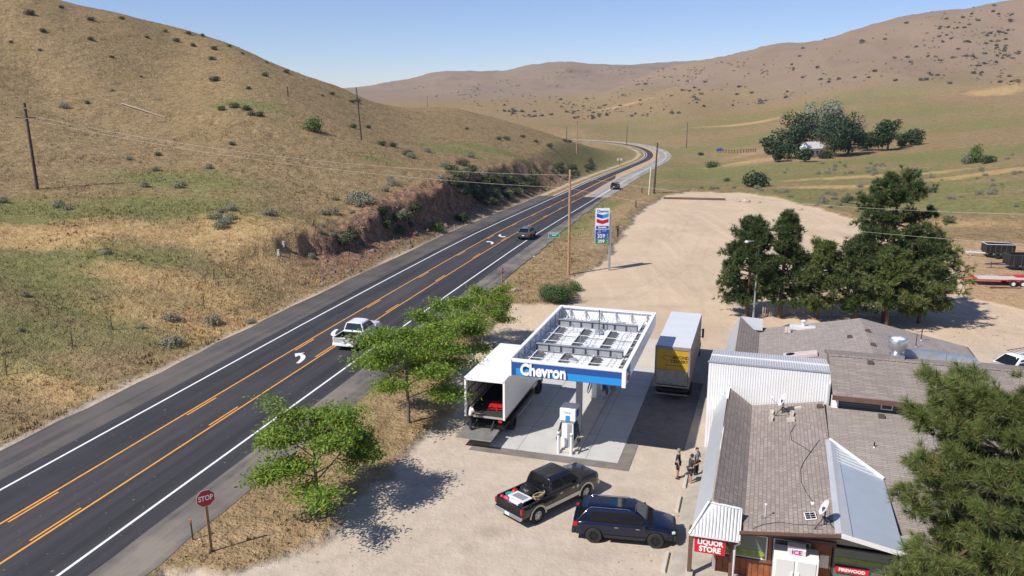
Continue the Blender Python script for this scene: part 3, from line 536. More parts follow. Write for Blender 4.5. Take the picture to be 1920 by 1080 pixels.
# named sagebrush and shrubs of the left slope (pixel of the foot, radius)
for px, py, r in [(110, 388, 1.0), (125, 393, .8), (5, 380, .9), (415, 398, .8), (408, 410, 1.0), (425, 420, 1.1), (397, 410, .8), (433, 412, .9), (415, 428, 1.2), (433, 395, .8), (503, 403, 1.1), (605, 402, .9), (626, 402, 1.0), (600, 436, .7), (622, 442, .7), (637, 436, .5), (583, 483, .7), (665, 378, 1.6), (680, 374, 1.6), (690, 382, 1.3), (672, 386, 1.2), (655, 382, 1.0), (730, 340, 1.2), (735, 347, 1.1), (722, 358, .9), (628, 375, .7), (660, 400, .7), (605, 425, .6),
                  (120, 203, 1.6), (392, 316, 1.0), (335, 352, 1.2), (270, 350, 1.0), (340, 348, 1.0), (290, 320, .9), (242, 300, .9), (320, 600, .9), (400, 607, 1.0), (325, 648, 1.3), (45, 555, .6), (200, 476, .7), (265, 615, .5), (470, 607, .6), (38, 620, .5), (210, 172, .8), (800, 285, 1.2), (770, 296, 1.3), (880, 295, 1.5), (830, 312, 1.3)]:
    P = put(px, py)
    if P is not None: bush('sage', P, r * random.uniform(.85, 1.1), label='grey green sagebrush growing in dry grass on the left slope', group='sagebrush on the left slope')
for px, py, r in [(403, 152, 1.5), (440, 202, 1.3), (415, 207, 1.0), (462, 206, 1.3), (472, 217, 1.2), (487, 218, 1.2), (466, 167, .9), (57, 28, 1.6), (170, 38, 1.2), (228, 36, 1.0), (170, 75, 1.0), (331, 78, 1.3), (362, 87, 1.1), (402, 93, 1.1), (353, 64, 1.1), (398, 112, 1.1), (276, 71, .8), (497, 143, 1.1), (537, 137, 1.2), (623, 178, .9), (605, 181, .6), (715, 272, 1.3), (736, 275, 1.2), (765, 292, 1.6), (663, 240, 1.0), (690, 240, .9), (660, 192, 1.0), (670, 192, 1.2), (980, 258, 1.2), (1005, 267, 1.2), (950, 262, 1.4), (935, 262, 1.2), (1030, 276, 1.5), (1060, 266, 1.4), (1068, 267, 1.3), (875, 243, .8), (297, 292, .7), (435, 272, .8), (80, 60, 1.0), (20, 80, .7), (115, 15, 1.0), (310, 60, .9), (380, 68, .9), (640, 163, .8), (430, 88, .8), (455, 102, .7), (500, 118, .7), (210, 108, .7), (265, 145, .5), (164, 195, .8), (75, 95, .6)]:
    P = put(px, py)
    if P is not None: bush('shrub', P, r, label='dark olive shrub dotted on the dry left hillside', group='small dark shrubs on the left hill')
P = put(588, 247); bush('green', P, 2.4, label='round green bush alone on the left hillside beside its long shadow', cat='bush').scale = (2.3, 2.3, 3.1)
# scrub on the cut bank
_poly = [((700, 425), (760, 370), (800, 405), (740, 450)), ((800, 345), (870, 310), (1000, 350), (960, 390), (860, 415)), ((860, 350), (1000, 330), (1030, 372), (900, 400)), ((1010, 320), (1060, 310), (1110, 325), (1050, 355)), ((1090, 300), (1130, 300), (1120, 325), (1095, 318)), ((640, 450), (668, 432), (660, 452), (640, 468))]
for poly, n in zip(_poly, (14, 62, 66, 34, 14, 4)):
    for i in range(n):
        a, b = random.random(), random.random(); q = [np.array(v) for v in poly]; px, py = (q[0] * (1 - a) + q[1] * a) * (1 - b) + (q[3] * (1 - a) + q[2] * a) * b
        P = put(px, py)
        if P is not None and bil(_gdl, np.array([P[0]]), np.array([P[1]]))[0] > 2.2: bush('shrub' if random.random() < .8 else 'sage', P, random.uniform(.9, 1.7), label='dense scrub bush rooted in the eroded road cutting', group='scrub on the road cutting')
for px, py, r in [(818, 432, 1.4), (717, 400, 1.3), (866, 415, 1.7)]:
    P = put(px, py)
    if P is not None: bush('green' if px == 818 else 'dark', P, r, label={818: 'single green bush at the foot of the red cutting', 717: 'dark bush on the upper lip of the red cutting', 866: 'dark bush at the low end of the scrub by the road'}[px], cat='bush')
# scattered scrub on the right-hand and far hills
_far = []
def scatter(poly, n, r0, r1, clump=.78):
    q = [np.array(v, float) for v in poly]; cs = [(random.random(), random.random()) for _ in range(max(3, n // 9))]
    for i in range(n):
        if random.random() < clump: c = random.choice(cs); a, b = c[0] + random.gauss(0, .045), c[1] + random.gauss(0, .05)
        else: a, b = random.random(), random.random()
        a, b = min(max(a, 0), 1), min(max(b, 0), 1); px, py = (q[0] * (1 - a) + q[1] * a) * (1 - b) + (q[3] * (1 - a) + q[2] * a) * b
        P = hit(px, py)
        if P is not None and P[1] > 150: _far.append((P, r0 * .6 + (r1 * 1.15 - r0 * .6) * random.random() ** 2.2))
scatter([(1480, 85), (1900, 0), (1915, 130), (1500, 190)], 260, 1.2, 3.0); scatter([(1700, 40), (1910, 10), (1910, 120), (1720, 130)], 160, 1.2, 2.8)
scatter([(1290, 130), (1480, 90), (1500, 190), (1280, 205)], 230, 1.2, 2.8); scatter([(1040, 190), (1290, 130), (1290, 215), (1080, 225)], 260, 1.2, 3.2); scatter([(840, 180), (1000, 165), (1120, 210), (960, 222)], 200, 1.4, 3.2)
scatter([(1000, 130), (1280, 125), (1260, 160), (980, 165)], 220, 1.8, 3.6); scatter([(1720, 100), (1910, 60), (1910, 160), (1760, 165)], 90, 1.4, 2.6); scatter([(760, 160), (960, 140), (980, 170), (800, 195)], 120, 1.8, 3.4)
_far.sort(key=lambda t: -t[1] / t[0][1])
_far = [(P, r * .68) for P, r in _far]
for P, r in _far[:170]: bush('far', P, r, label='dark sagebrush clump dotted over the brown hill to the right', group='sagebrush clumps on the right hill', name='hill_shrub', cat='shrub')
_vf = [bush_mesh(r, r * .7, 22, .55 * r, 4) for P, r in _far[170:]]
_parts = [(v + np.array(P), f) for (v, f), (P, r) in zip(_vf, _far[170:])]
V, F = merge(_parts); tag(npmesh('distant_scrub', V, F, 'leaf_far'), 'tiny dark scrub clumps speckling the far hills', 'scrub', kind='stuff')
# fields right of the road: sage and bushes
for i in range(120):
    px, py = random.choice([(random.uniform(1290, 1480), random.uniform(352, 372)), (random.uniform(1450, 1640), random.uniform(372, 392)), (random.uniform(1440, 1920), random.uniform(315, 375)), (random.uniform(1700, 1920), random.uniform(290, 400)), (random.uniform(1540, 1660), random.uniform(305, 330))])
    P = put(px, py)
    if P is not None and sdist(np.array([P[0]]), np.array([P[1]]), LOT)[0] < -1.5: bush('sage', P, random.uniform(.5, 1.2), label='pale sagebrush growing in the grass field beyond the gravel lot', group='sagebrush in the right field')
for px, py, r, kd, lb in [(1335, 314, 3.0, 'green', 'round green bush nearest the roadside in the right field'), (1418, 350, 4.6, 'dark', 'largest round green bush just beyond the gravel lot'), (1363, 340, 1.3, 'shrub', 'small dark shrub left of the round green bush'), (1314, 291, 1.8, 'dark', 'tiny dark bush by the field fence'), (1853, 306, 2.6, 'dark', 'low dark green bush beside the grey leafless shrub'), (1590, 380, 1.6, 'shrub', 'olive shrub at the field edge left of the tall pine'), (1350, 282, 1.0, 'dark', 'dark speck of a shrub beside the bare farm field'), (1778, 418, 1.2, 'shrub', 'low olive shrub in the field right of the tall pine')]:
    P = put(px, py)
    if P is not None: bush(kd, P, r, label=lb, cat='bush')
P = put(1828, 306); o = bush('green', P, 3.0, label='tall ragged green and grey shrub on the right slope', cat='bush'); o.scale = (2.4, 2.4, 5.6)
o = bush('sage', P + np.array([-2.6, .5, 0]), 3.0, label='grey leafless shrub leaning against the ragged green one', cat='shrub'); o.scale = (1.8, 1.8, 3.6)
# juniper by the lot
rj = empty('juniper_bush', tuple(G(1050, 566))); tag(rj, 'spreading dark green juniper at the edge of the gravel lot below the wooden pole', 'bush')
bl = [((math.cos(a) * q, math.sin(a) * q * .8, .75 + random.random() * .3), (1.0, .9, .8)) for a, q in [(random.uniform(0, 6.28), random.uniform(.3, 1.7)) for _ in range(16)]]
V, F = cloud(bl, 6500, .16, .5, .35, .6); V[:, 2] = np.abs(V[:, 2]); npmesh('foliage', V, F, 'leaf_dark', rj); V, F = cloud([((c[0] * 1.05, c[1] * 1.05, c[2] + .25), (.9, .8, .7)) for c, r in bl], 3500, .15, .85, .35, .9); npmesh('shoots', np.abs(V) * np.sign(V), F, 'leaf_green', rj)
for i, (a, q) in enumerate([(0.3, 1.1), (2.1, 1.0), (4.0, 1.2)]): MB().tube([(0, 0, -.1), (math.cos(a) * q * .5, math.sin(a) * q * .5, .4), (math.cos(a) * q, math.sin(a) * q, .8)], [.07, .05, .03], 6).build('stem', 'bark_grey', rj)
bush('green', G(1078, 545), 1.1, label='yellowish green shrub at the base of the tall wooden utility pole', cat='bush')
# broad trees
def grow(root, h, spread, nlimb, m_bark, r0=.16, lean=0.0, first=.38):
    tips = []; tr = MB(); top = Vector((lean, 0, h * .72)); pts = [Vector((0, 0, -.15)), Vector((lean * .15, .04, h * .2)), Vector((lean * .4, -.05, h * .45)), top]
    tr.tube(pts, [r0 * 1.25, r0, r0 * .7, r0 * .25], 8); lm = MB()
    for i in range(nlimb):
        t = first + (1 - first) * (i / max(1, nlimb - 1)) ** .9; p = pts[0].lerp(pts[3], t); a = i * 2.4 + random.uniform(-.3, .3); L = spread * (1.15 - .55 * t) * random.uniform(.8, 1.15); rise = h * random.uniform(.10, .22) + t * .35
        e = p + Vector((math.cos(a) * L, math.sin(a) * L, rise)); mid = p.lerp(e, .5) + Vector((0, 0, .25)); rr = r0 * (.55 - .3 * t)
        lm.tube([p, mid, e], [rr, rr * .6, rr * .2], 6)
        for k in range(6):
            b = mid.lerp(e, random.uniform(-.3, 1)); a2 = a + random.uniform(-1.3, 1.3); L2 = L * random.uniform(.25, .5); e2 = b + Vector((math.cos(a2) * L2, math.sin(a2) * L2, random.uniform(-.1, .5))); lm.tube([b, b.lerp(e2, .5) + Vector((0, 0, .08)), e2], [rr * .35, rr * .2, .012], 5); tips += [e2, b.lerp(e2, .55)]
        tips += [e, mid.lerp(e, .7)]
    tips += [top + Vector((0, 0, h * .1)), top]
    t_ = tr.build('trunk', m_bark, root, smooth=True); lm.build('limbs', m_bark, root, smooth=True, fix=False); return tips
def locust(P, h, spread, n, label, leaf=.18):
    r = empty('locust_tree', tuple(P), random.uniform(0, 6)); tag(r, label, 'tree', 'young locust trees on the verge'); tips = np.array([tuple(t) for t in grow(r, h, spread, 13, 'bark_grey', .11)])
    k = rng.integers(0, len(tips), n); c = tips[k]; d = rng.normal(size=(n, 3)) * np.array([.34, .34, .13]) * (spread / 2.8); P_ = c + d; P_[:, 2] = np.maximum(P_[:, 2], h * .27 + .2 * rng.random(n)); P_[:, 2] -= .04 * (d[:, 0] ** 2 + d[:, 1] ** 2)
    N = np.array([0, 0, 1.]) + rng.normal(size=(n, 3)) * .55; V, F = quads(P_, N, leaf * (.6 + .9 * rng.random(n)), .42); npmesh('crown', V, F, 'leaf_locust', r); return r
locust(G(597, 957), 5.4, 3.3, 22000, 'broad light green tree near the stop sign, nearest the bottom of the photo'); locust(G(766, 793), 6.6, 3.7, 26000, 'largest light green tree covering the wheels of the white pickup on the road')
locust(G(838, 722), 5.8, 3.0, 18000, 'light green tree between the big verge tree and the white box truck'); locust(G(905, 648), 5.1, 2.8, 14000, 'smallest light green tree with a bare dark trunk beside the truck cab')
# conifers
def needles(P, D, ln, w, k, cone=.9):
    """bursts of k needles at the points P pointing along D"""
    n = len(P); D = D / (np.linalg.norm(D, axis=1)[:, None] + 1e-9); Pk = np.repeat(P, k, 0); d = np.repeat(D, k, 0) * .75 + rng.normal(size=(n * k, 3)) * cone * .62 + np.array([0, 0, .12]); d /= np.linalg.norm(d, axis=1)[:, None]
    L = (ln * (.65 + .6 * rng.random(n * k)))[:, None]; s = np.cross(d, rng.normal(size=(n * k, 3))); s /= np.linalg.norm(s, axis=1)[:, None]; Pk = Pk + d * L * .06
    V = np.stack([Pk - s * w * .5, Pk + s * w * .5, Pk + d * L + s * w * .15, Pk + d * L - s * w * .15], 1).reshape(-1, 3); return V, np.arange(len(V)).reshape(-1, 4)
def pine(P, h, rad, label, n_tuft, k, ln, w, name='pine_tree', m='leaf_pine', base=.16, shape=1.0, group=None, rz=None, dead=0, sub=7):
    r = empty(name, tuple(P), rz if rz is not None else random.uniform(0, 6)); tag(r, label, 'tree', group); tr = MB(); tr.tube([(0, 0, -.2), (.05, 0, h * .35), (-.04, .05, h * .7), (0, 0, h * .97)], [h * .022, h * .017, h * .009, .02], 9); tr.build('trunk', 'bark_pine', r, smooth=True)
    br = MB(); pts = []; dirs = []; z = h * base
    while z < h * .96:
        t = (z / h - base) / (1 - base); R = rad * (min(1, .55 + t * 1.6) if t < .28 else 1.0) * (1 - t) ** (.62 * shape) * random.uniform(.82, 1.12) + .25
        for i in range(random.choice((4, 5, 5, 6))):
            a = random.uniform(0, 6.28); L = R * random.uniform(.62, 1.1); e = Vector((math.cos(a) * L, math.sin(a) * L, z + L * random.uniform(-.08, .30) + t * .3)); p = Vector((0, 0, z)); mid = p.lerp(e, .55) + Vector((0, 0, -.05 * L)); rr = max(.02, .028 * L)
            br.tube([p, mid, e], [rr, rr * .6, .012], 5, caps=False); ax = (e - mid).normalized(); pts.append(e); dirs.append(ax)
            for q in range(sub):
                f = random.uniform(.3, 1); b = p.lerp(mid, f * 2) if f < .5 else mid.lerp(e, f * 2 - 1); sd = Vector((-math.sin(a), math.cos(a), 0)) * random.choice((-1, 1)); l2 = L * random.uniform(.14, .34) * (1.25 - f * .5); e2 = b + (ax * .7 + sd * .8 + Vector((0, 0, random.uniform(-.1, .55)))).normalized() * l2
                br.tube([b, e2], [rr * .35, .008], 4, caps=False); pts += [e2, b.lerp(e2, .55)]; dirs += [(e2 - b).normalized()] * 2
        z += h * random.uniform(.028, .05)
    pts.append(Vector((0, 0, h))); dirs.append(Vector((0, 0, 1))); br.build('branches', 'bark_pine' if not dead else 'twig', r, fix=False)
    pts = np.array([tuple(p) for p in pts]); dirs = np.array([tuple(d) for d in dirs]); i = rng.integers(0, len(pts), n_tuft); i[:min(len(pts), n_tuft)] = np.arange(min(len(pts), n_tuft))
    tw = MB()
    for q in range(60 if k > 20 else 10): a = random.randrange(len(pts)); b = Vector(pts[a]) * 1.0; d_ = Vector(dirs[a]).normalized(); side = Vector((random.uniform(-1, 1), random.uniform(-1, 1), random.uniform(-.3, .6))); tw.tube([b - d_ * .5, b + side * .22, b + side * .3 + d_ * .35], [.02, .014, .006], 4)
    tw.build('dead_twigs', 'twig_dead', r, fix=False)
    V, F = needles(pts[i] + rng.normal(size=(n_tuft, 3)) * ln * (.38 if n_tuft > 3950 else .5), dirs[i] + rng.normal(size=(n_tuft, 3)) * .35, ln, w, k); npmesh('needles', V, F, m, r)
    return r
def PW(px, py, z=0): return G(px, py, z)
pine(PW(1400, 592), 9.2, 3.0, 'leftmost pine of the row, rounded crown beside the lamp post', 3900, 16, .34, .0522)
pine(PW(1462, 596), 10.0, 2.4, 'slender pointed pine, second from the left of the row', 2300, 16, .34, .052, shape=1.3)
pine(PW(1533, 598), 7.4, 2.9, 'short rounded pine third in the row behind the shingle roof', 2300, 16, .34, .052, m='leaf_pine_yellow')
pine(PW(1602, 603), 8.0, 2.9, 'short pine directly left of the tallest one', 2300, 16, .34, .052)
pine(PW(1658, 602), 14.2, 3.7, 'tallest pine of the row, towering above the others', 4300, 16, .36, .054, shape=.42, base=.22)
pine(PW(1722, 606), 8.4, 4.4, 'wide low pine at the right end of the row', 3900, 16, .34, .052, m='leaf_pine_yellow')
pine(PW(1662, 612), 7.2, 3.6, 'wide pine in front of the tallest trunk by the white fence', 2700, 16, .34, .052, m='leaf_pine_yellow', base=.3)
pine((17.5, 26.6, 0), 11.2, 4.4, 'huge close pine in the lower right corner covering the metal roof', 6400, 40, .31, .019, m='leaf_pine_yellow', base=.2, shape=.66, rz=1.0, sub=9)
pine((21.3, 28.2, 0), 10.8, 4.0, 'second close pine at the very right edge of the photo', 4200, 36, .31, .020, base=.2, shape=.7, rz=2.2, sub=9)
# farmstead trees beyond the field
def farmtree(px, py, Yd, w, h, label, m='leaf_dark', n=1500, leaf=.75, name='cottonwood_tree', bare=False):
    P = PY(px, py, Yd); P[2] = ground_z(P[0], P[1]); k = Yd / FPX * 1.12; r = empty(name, tuple(P)); tag(r, label, 'tree', 'farmstead trees'); W_, H_ = w * k / 2, h * k
    t = MB(); t.tube([(0, 0, -1), (.2, 0, H_ * .3), (0, .2, H_ * .75)], [.5, .35, .1], 7)
    t.build('trunk', 'bark_grey', r, smooth=True); lm = MB()
    for i in range(12 if bare else 6):
        a = i * 2.3; z0 = H_ * random.uniform(.2, .6); e = Vector((math.cos(a) * W_ * .8, math.sin(a) * W_ * .8, min(H_ * .95, z0 + H_ * random.uniform(.15, .4)))); lm.tube([(0, 0, z0), tuple(e)], [.16, .04], 5)
        if bare:
            for q in range(5): e2 = e + Vector((random.uniform(-1.5, 1.5), random.uniform(-1.5, 1.5), random.uniform(0, 2))); lm.tube([tuple(Vector((0, 0, z0)).lerp(e, random.uniform(.4, 1))), tuple(e2)], [.07, .02], 4)
    lm.build('limbs', 'twig' if bare else 'bark_grey', r, fix=False)
    bl = []
    for i in range(14):
        a = random.uniform(0, 6.28); q = random.uniform(.1, .62); z = random.uniform(.20, .78); s = (1 - abs(z - .5)) * random.uniform(.30, .5); bl.append(((math.cos(a) * W_ * q, math.sin(a) * W_ * q, H_ * z), (W_ * s, W_ * s, H_ * s * .62)))
    n = int(n * 1.7) if not bare else n; V, F = cloud(bl, n, leaf, .55); V[:, 2] = np.maximum(V[:, 2], .6); npmesh('crown', V, F, m, r); return r
farmtree(1440, 283, 318, 40, 30, 'low dark tree at the far left of the farmstead grove', n=900); farmtree(1452, 303, 286, 44, 40, 'small dark tree standing in front of the grove with its trunk showing', n=1200)
farmtree(1478, 295, 298, 70, 62, 'dark broad tree left of the white farmhouse'); farmtree(1500, 285, 318, 84, 78, 'tall dark tree behind the left side of the farmhouse', n=2000)
farmtree(1538, 282, 330, 78, 86, 'pale silvery tree rising above the middle of the grove', m='leaf_pale', n=1800); farmtree(1562, 292, 300, 88, 82, 'largest dark tree right of the white farmhouse', n=2600); farmtree(1590, 288, 306, 66, 58, 'dark tree at the right side of the main grove', n=1500)
farmtree(1508, 306, 282, 36, 24, 'low dark tree in front of the farmhouse left wall', n=900); farmtree(1600, 280, 325, 44, 66, 'half bare brown tree behind the right side of the grove', m='leaf_far', n=200, bare=True); farmtree(1625, 280, 320, 40, 34, 'small tree joining the grove and the separate tree', n=800)
farmtree(1664, 277, 312, 66, 60, 'separate round dark tree right of the grove', n=2000); farmtree(1707, 271, 326, 46, 34, 'rightmost low dark tree of the farmstead', n=1200); farmtree(1690, 276, 320, 30, 26, 'yellowish small tree between the two separate dark trees', m='leaf_green', n=700)
bush('dark', put(1548, 297), 3.0, label='clipped dark bush in front of the farmhouse', cat='bush')
# ---------------------------------------------------------------- station
mat('concrete', (.47, .465, .45), .85, var=.10, vscale=.7, bump=.15); mat('concrete_worn', (.40, .355, .30), .9, var=.2, vscale=1.2, bump=.3); mat('concrete_pale', (.50, .46, .40), .9, var=.12, vscale=.9)
mat('apron_grey', (.175, .155, .14), .9, var=.25, vscale=1.2, bump=.2); mat('patch_dark', (.075, .068, .062), .92, var=.2, vscale=1.0); mat('patch_fresh', (.30, .26, .22), .9, var=.15, vscale=1.5)
mat('white_paint', (.80, .80, .79), .4, var=.03, vscale=3); mat('white_metal', (.78, .79, .80), .35, var=.04, vscale=1.0); mat('galvanised', (.48, .50, .52), .38, .7, var=.15, vscale=2.5); mat('steel_grey', (.34, .355, .38), .5, .2, var=.1, vscale=2); mat('dark_steel', (.05, .052, .058), .6)
mat('fascia_blue', (.012, .07, .27), .3, coat=.3); mat('band_blue', (.01, .26, .66), .3, coat=.3); mat('sign_red', (.52, .012, .03), .35); mat('sign_blue', (.015, .085, .36), .35); mat('sign_light_blue', (.02, .33, .66), .35); mat('sign_green', (.03, .23, .06), .4); mat('black', (.012, .012, .013), .5); mat('rubber', (.02, .02, .021), .8); mat('glass_dark', (.008, .010, .012), .06, spec=.8); mat('white_sign', (.85, .85, .85), .4)
mat('wood_pole', (.36, .215, .125), .85, var=.25, vscale=3); mat('wood_dark', (.07, .05, .04), .9, var=.3, vscale=3); mat('wood_post', (.25, .17, .08), .85, var=.25, vscale=4); mat('redwood', (.24, .075, .03), .6, var=.35, vscale=3); mat('brown_trim', (.13, .07, .05), .6, var=.15, vscale=2); mat('wall_slate', (.145, .18, .195), .7, var=.08, vscale=2); mat('wall_grey', (.35, .34, .32), .8, var=.08, vscale=2)
def sheet(name, pts, z, m, th=.05, kind='structure'):
    mb = MB(); mb.slab([W(x, y, z) for x, y in pts], th); return tag(mb.build(name, m), kind=kind)
sheet('concrete_slab', [(-15.0, 43.05), (-7.1, 43.05), (-7.1, 60.2), (-15.0, 60.2)], .055, 'concrete', .1)
# joints of the slab are grooves
_j = MB()
for y in (46.6, 50.2, 53.8, 57.2): _j.cbox((*W(-11.05, y, .0565)[:2], .0572), (7.9, .025, .004), -AZ)
for x in (-13.2, -9.0): _j.cbox((*W(x, 51.6, 0)[:2], .0568), (.025, 17.1, .004), -AZ)
tag(_j.build('slab_joints', 'apron_grey'), kind='structure')
sheet('apron', [(-16.0, 42.25), (-6.35, 42.25), (-6.35, 56.3), (-7.1, 56.3), (-7.1, 43.05), (-16.0, 43.05)], .03, 'apron_grey')
sheet('asphalt_patch', [(-6.35, 46.0), (-3.6, 46.0), (-3.4, 58.0), (-6.35, 58.0)], .024, 'apron_grey')
sheet('concrete_slab', [(-11.0, 60.3), (-3.9, 60.3), (-3.9, 63.5), (-7.6, 68), (-14, 68), (-15, 60.3)], .03, 'concrete_pale')
def blot(px, py, rx, ry, m, z=.022, n=26):
    P = G(px, py); pts = []
    for i in range(n):
        a = 2 * math.pi * i / n; k = 1 + .12 * math.sin(3 * a + px) + .06 * math.sin(7 * a); pts.append((P[0] + math.cos(a) * rx * k, P[1] + math.sin(a) * ry * k, z))
    tag(MB().slab(pts, .03).build('asphalt_patch', m), kind='structure')

# sidewalk of the store
sheet('sidewalk', [(-2.95, 30), (1.2, 30), (1.2, 33.8), (-1.2, 33.8), (-1.2, 46.6), (-2.95, 46.6)], .10, 'concrete_worn', .16)
sheet('concrete_slab', [(-1.1, 27), (12, 27), (12, 33.8), (-1.1, 33.8)], .112, 'concrete_worn', .14)
def sroot(name, x, y, z, label, cat, group=None, rot=0.0):
    r = empty(name, W(x, y, z), -AZ + rot); tag(r, label, cat, group); r['_o'] = 1; del r['_o']; return r, (x, y, z)
def textmesh(name, txt, size, m, parent, loc, rot=(math.pi / 2, 0, 0), ext=.02, off=0.0, sx=1.0, align='CENTER'):
    cu = bpy.data.curves.new(name, 'FONT'); cu.body = txt; cu.size = size; cu.extrude = ext; cu.offset = off; cu.align_x = align; cu.align_y = 'CENTER'; cu.resolution_u = 4
    t = bpy.data.objects.new(name, cu); C.objects.link(t); dg = bpy.context.evaluated_depsgraph_get(); me = bpy.data.meshes.new_from_object(t.evaluated_get(dg)); bpy.data.objects.remove(t); bpy.data.curves.remove(cu)
    me.materials.clear(); me.materials.append(M[m]); o = bpy.data.objects.new(name, me); C.objects.link(o); o.parent = parent; o.location = loc; o.rotation_euler = rot; o.scale = (sx, 1, 1); return o
def chevrons(parent, c, w, h, rz, gap=.06, mirror=False):
    """two V-shaped bars, blue above red"""
    for i, (nm, m) in enumerate((('blue_chevron', 'sign_light_blue'), ('red_chevron', 'sign_red'))):
        z = h * (.5 - i * .52) ; t = h * .34; d = h * .17; mb = MB(); pts = [(-w / 2, z), (0, z - d), (w / 2, z), (w / 2, z - t), (0, z - d - t), (-w / 2, z - t)]
        for q in ([0, 1, 4, 5], [1, 2, 3, 4]): mb.add([(pts[k][0], -.02, pts[k][1]) for k in q] + [(pts[k][0], .0, pts[k][1]) for k in q], [(0, 1, 2, 3), (7, 6, 5, 4), (0, 4, 5, 1), (1, 5, 6, 2), (2, 6, 7, 3), (3, 7, 4, 0)])
        o = mb.build(nm, m, parent, fix=False); o.location = c; o.rotation_euler = (0, 0, rz)
    mb = MB(); z = h * .5; t = h * .34; d = h * .17; mb.add([(-w / 2, -.024, z), (0, -.024, z - d), (0, -.024, z - d - t), (-w / 2, -.024, z - t)], [(0, 3, 2, 1)]); o = mb.build('blue_shade', 'sign_blue', parent, fix=False); o.location = c; o.rotation_euler = (0, 0, rz)
mat('steel_dark', (.10, .105, .112), .6)
# --- canopy
X0, X1, Y0, Y1, ZT, ZB = -13.5, -6.65, 42.05, 54.6, 6.1, 5.14; CXm = (X0 + X1) / 2
cr, o_ = sroot('fuel_canopy', CXm, 48, 0, 'open-topped white fuel station canopy with blue lettered front over the pumps', 'canopy')
t = .10; mb = MB(); mb.box(X0, X1, Y0, Y0 + .22, ZT - .13, ZT); mb.box(X0, X0 + .22, Y0 + .22, Y1 - .22, ZT - .13, ZT); mb.box(X1 - .22, X1, Y0 + .22, Y1 - .22, ZT - .13, ZT); mb.box(X0, X1, Y1 - .22, Y1, ZT - .13, ZT); mb.build('coping', 'white_paint', cr, o_, bevel=.015)
for nm, b in (('fascia', (X0 + .01, X0 + .08, Y0 + .08, Y1 - .08)), ('fascia', (X1 - .08, X1 - .01, Y0 + .08, Y1 - .08)), ('fascia', (X0 + .01, X1 - .01, Y1 - .08, Y1 - .01)), ('fascia', (X0 + .01, X1 - .01, Y0 + .01, Y0 + .08))):
    MB().box(*b, ZB, ZT - .13).build(nm, 'white_paint', cr, o_)
MB().box(X0, X0 + .27, Y0 - .05, Y0 + .01, ZB - .04, ZT).box(X1 - .20, X1 + .02, Y0 - .05, Y0 + .01, ZB - .06, ZT).build('corner_trim', 'white_paint', cr, o_)
MB().box(X0 + .27, X1 - .20, Y0 - .03, Y0 + .01, ZB + .02, ZT - .15).build('blue_panel', 'fascia_blue', cr, o_)
# lighter band: starts behind the lettering and widens to the right
zb = ZB + .02; MB().add([(X0 + .55, Y0 - .045, zb + .02), (X1 - .2, Y0 - .045, zb + .02), (X1 - .2, Y0 - .045, zb + .42), (X0 + .55 + 3.0, Y0 - .045, zb + .42), (X0 + .55, Y0 - .045, zb + .44)] + [(X0 + .55, Y0 - .03, zb + .02), (X1 - .2, Y0 - .03, zb + .02), (X1 - .2, Y0 - .03, zb + .42), (X0 + 3.55, Y0 - .03, zb + .42), (X0 + .55, Y0 - .03, zb + .44)],
    [(0, 1, 2, 3, 4), (9, 8, 7, 6, 5), (0, 5, 6, 1), (1, 6, 7, 2), (2, 7, 8, 3), (3, 8, 9, 4), (4, 9, 5, 0)]).build('light_blue_band', 'band_blue', cr, o_)
textmesh('canopy_lettering', 'Chevron', .92, 'white_sign', cr, (-11.32 - o_[0], Y0 - .12 - o_[1], 5.56), ext=.05, off=.03, sx=.82)
chevrons(cr, (X1 + .02 - o_[0], Y0 + 1.0 - o_[1], 5.62), .85, .85, math.pi / 2)
MB().box(X1 - .005, X1 + .0, Y0 + .3, Y1 - .1, ZB + .02, ZT - .2).build('side_panel', 'white_paint', cr, o_)
# deck of ribbed white panels with dark gutters between
dz = 5.28; dk = MB(); dk.box(X0 + .085, X1 - .085, Y0 + .085, Y1 - .085, dz - .06, dz)
for y in np.arange(Y0 + .55, Y1 - .45, .42): dk.box(X0 + .36, X1 - .36, y, y + .07, dz, dz + .05)
mat('deck_white', (.60, .615, .63), .5, var=.12, vscale=.8); dk.build('deck', 'deck_white', cr, o_)
for x in (-12.55, -10.82, -9.0, -7.2):
    for ya, yb in ((43.3, 46.0), (46.75, 51.6), (52.4, 54.0)):
        if x == -7.2: ya, yb = ya, yb
        mb = MB(); mb.box(x - .20, x + .18, ya, yb, dz + .055, dz + .085)
        y = ya + .1
        while y < yb - .2: mb.box(x - .10, x + .36, y, y + .24, dz + .06, dz + .10); y += .42
        mb.build('gutter', 'steel_dark', cr, o_)
        MB().box(x - .27, x - .21, ya, yb, dz + .055, dz + .20).build('purlin', 'white_metal', cr, o_)
for y in (46.35, 52.0):                       # main I beams
    mb = MB(); mb.box(X0 + .55, X1 - .85, y - .11, y + .11, dz + .50, dz + .53); mb.box(X0 + .55, X1 - .85, y - .11, y + .11, dz + .07, dz + .10); mb.box(X0 + .55, X1 - .85, y - .02, y + .02, dz + .10, dz + .50); mb.build('beam', 'steel_grey', cr, o_)
    mb = MB()
    for x in np.linspace(X0 + .57, X1 - .89, 8): mb.box(x - .02, x + .02, y - .125, y - .02, dz + .10, dz + .50)
    mb.build('stiffener', 'dark_steel', cr, o_)
for y in (44.4, 48.0, 49.6, 53.3): MB().box(X0 + .35, X1 - .4, y - .018, y + .018, dz + .22, dz + .25).build('cross_member', 'white_metal', cr, o_)
class _BR:                                     # struts holding the fascia
    def bar(s, *a): MB().bar(*a).build('fascia_strut', 'galvanised', cr, o_, fix=False); return s
br = _BR()
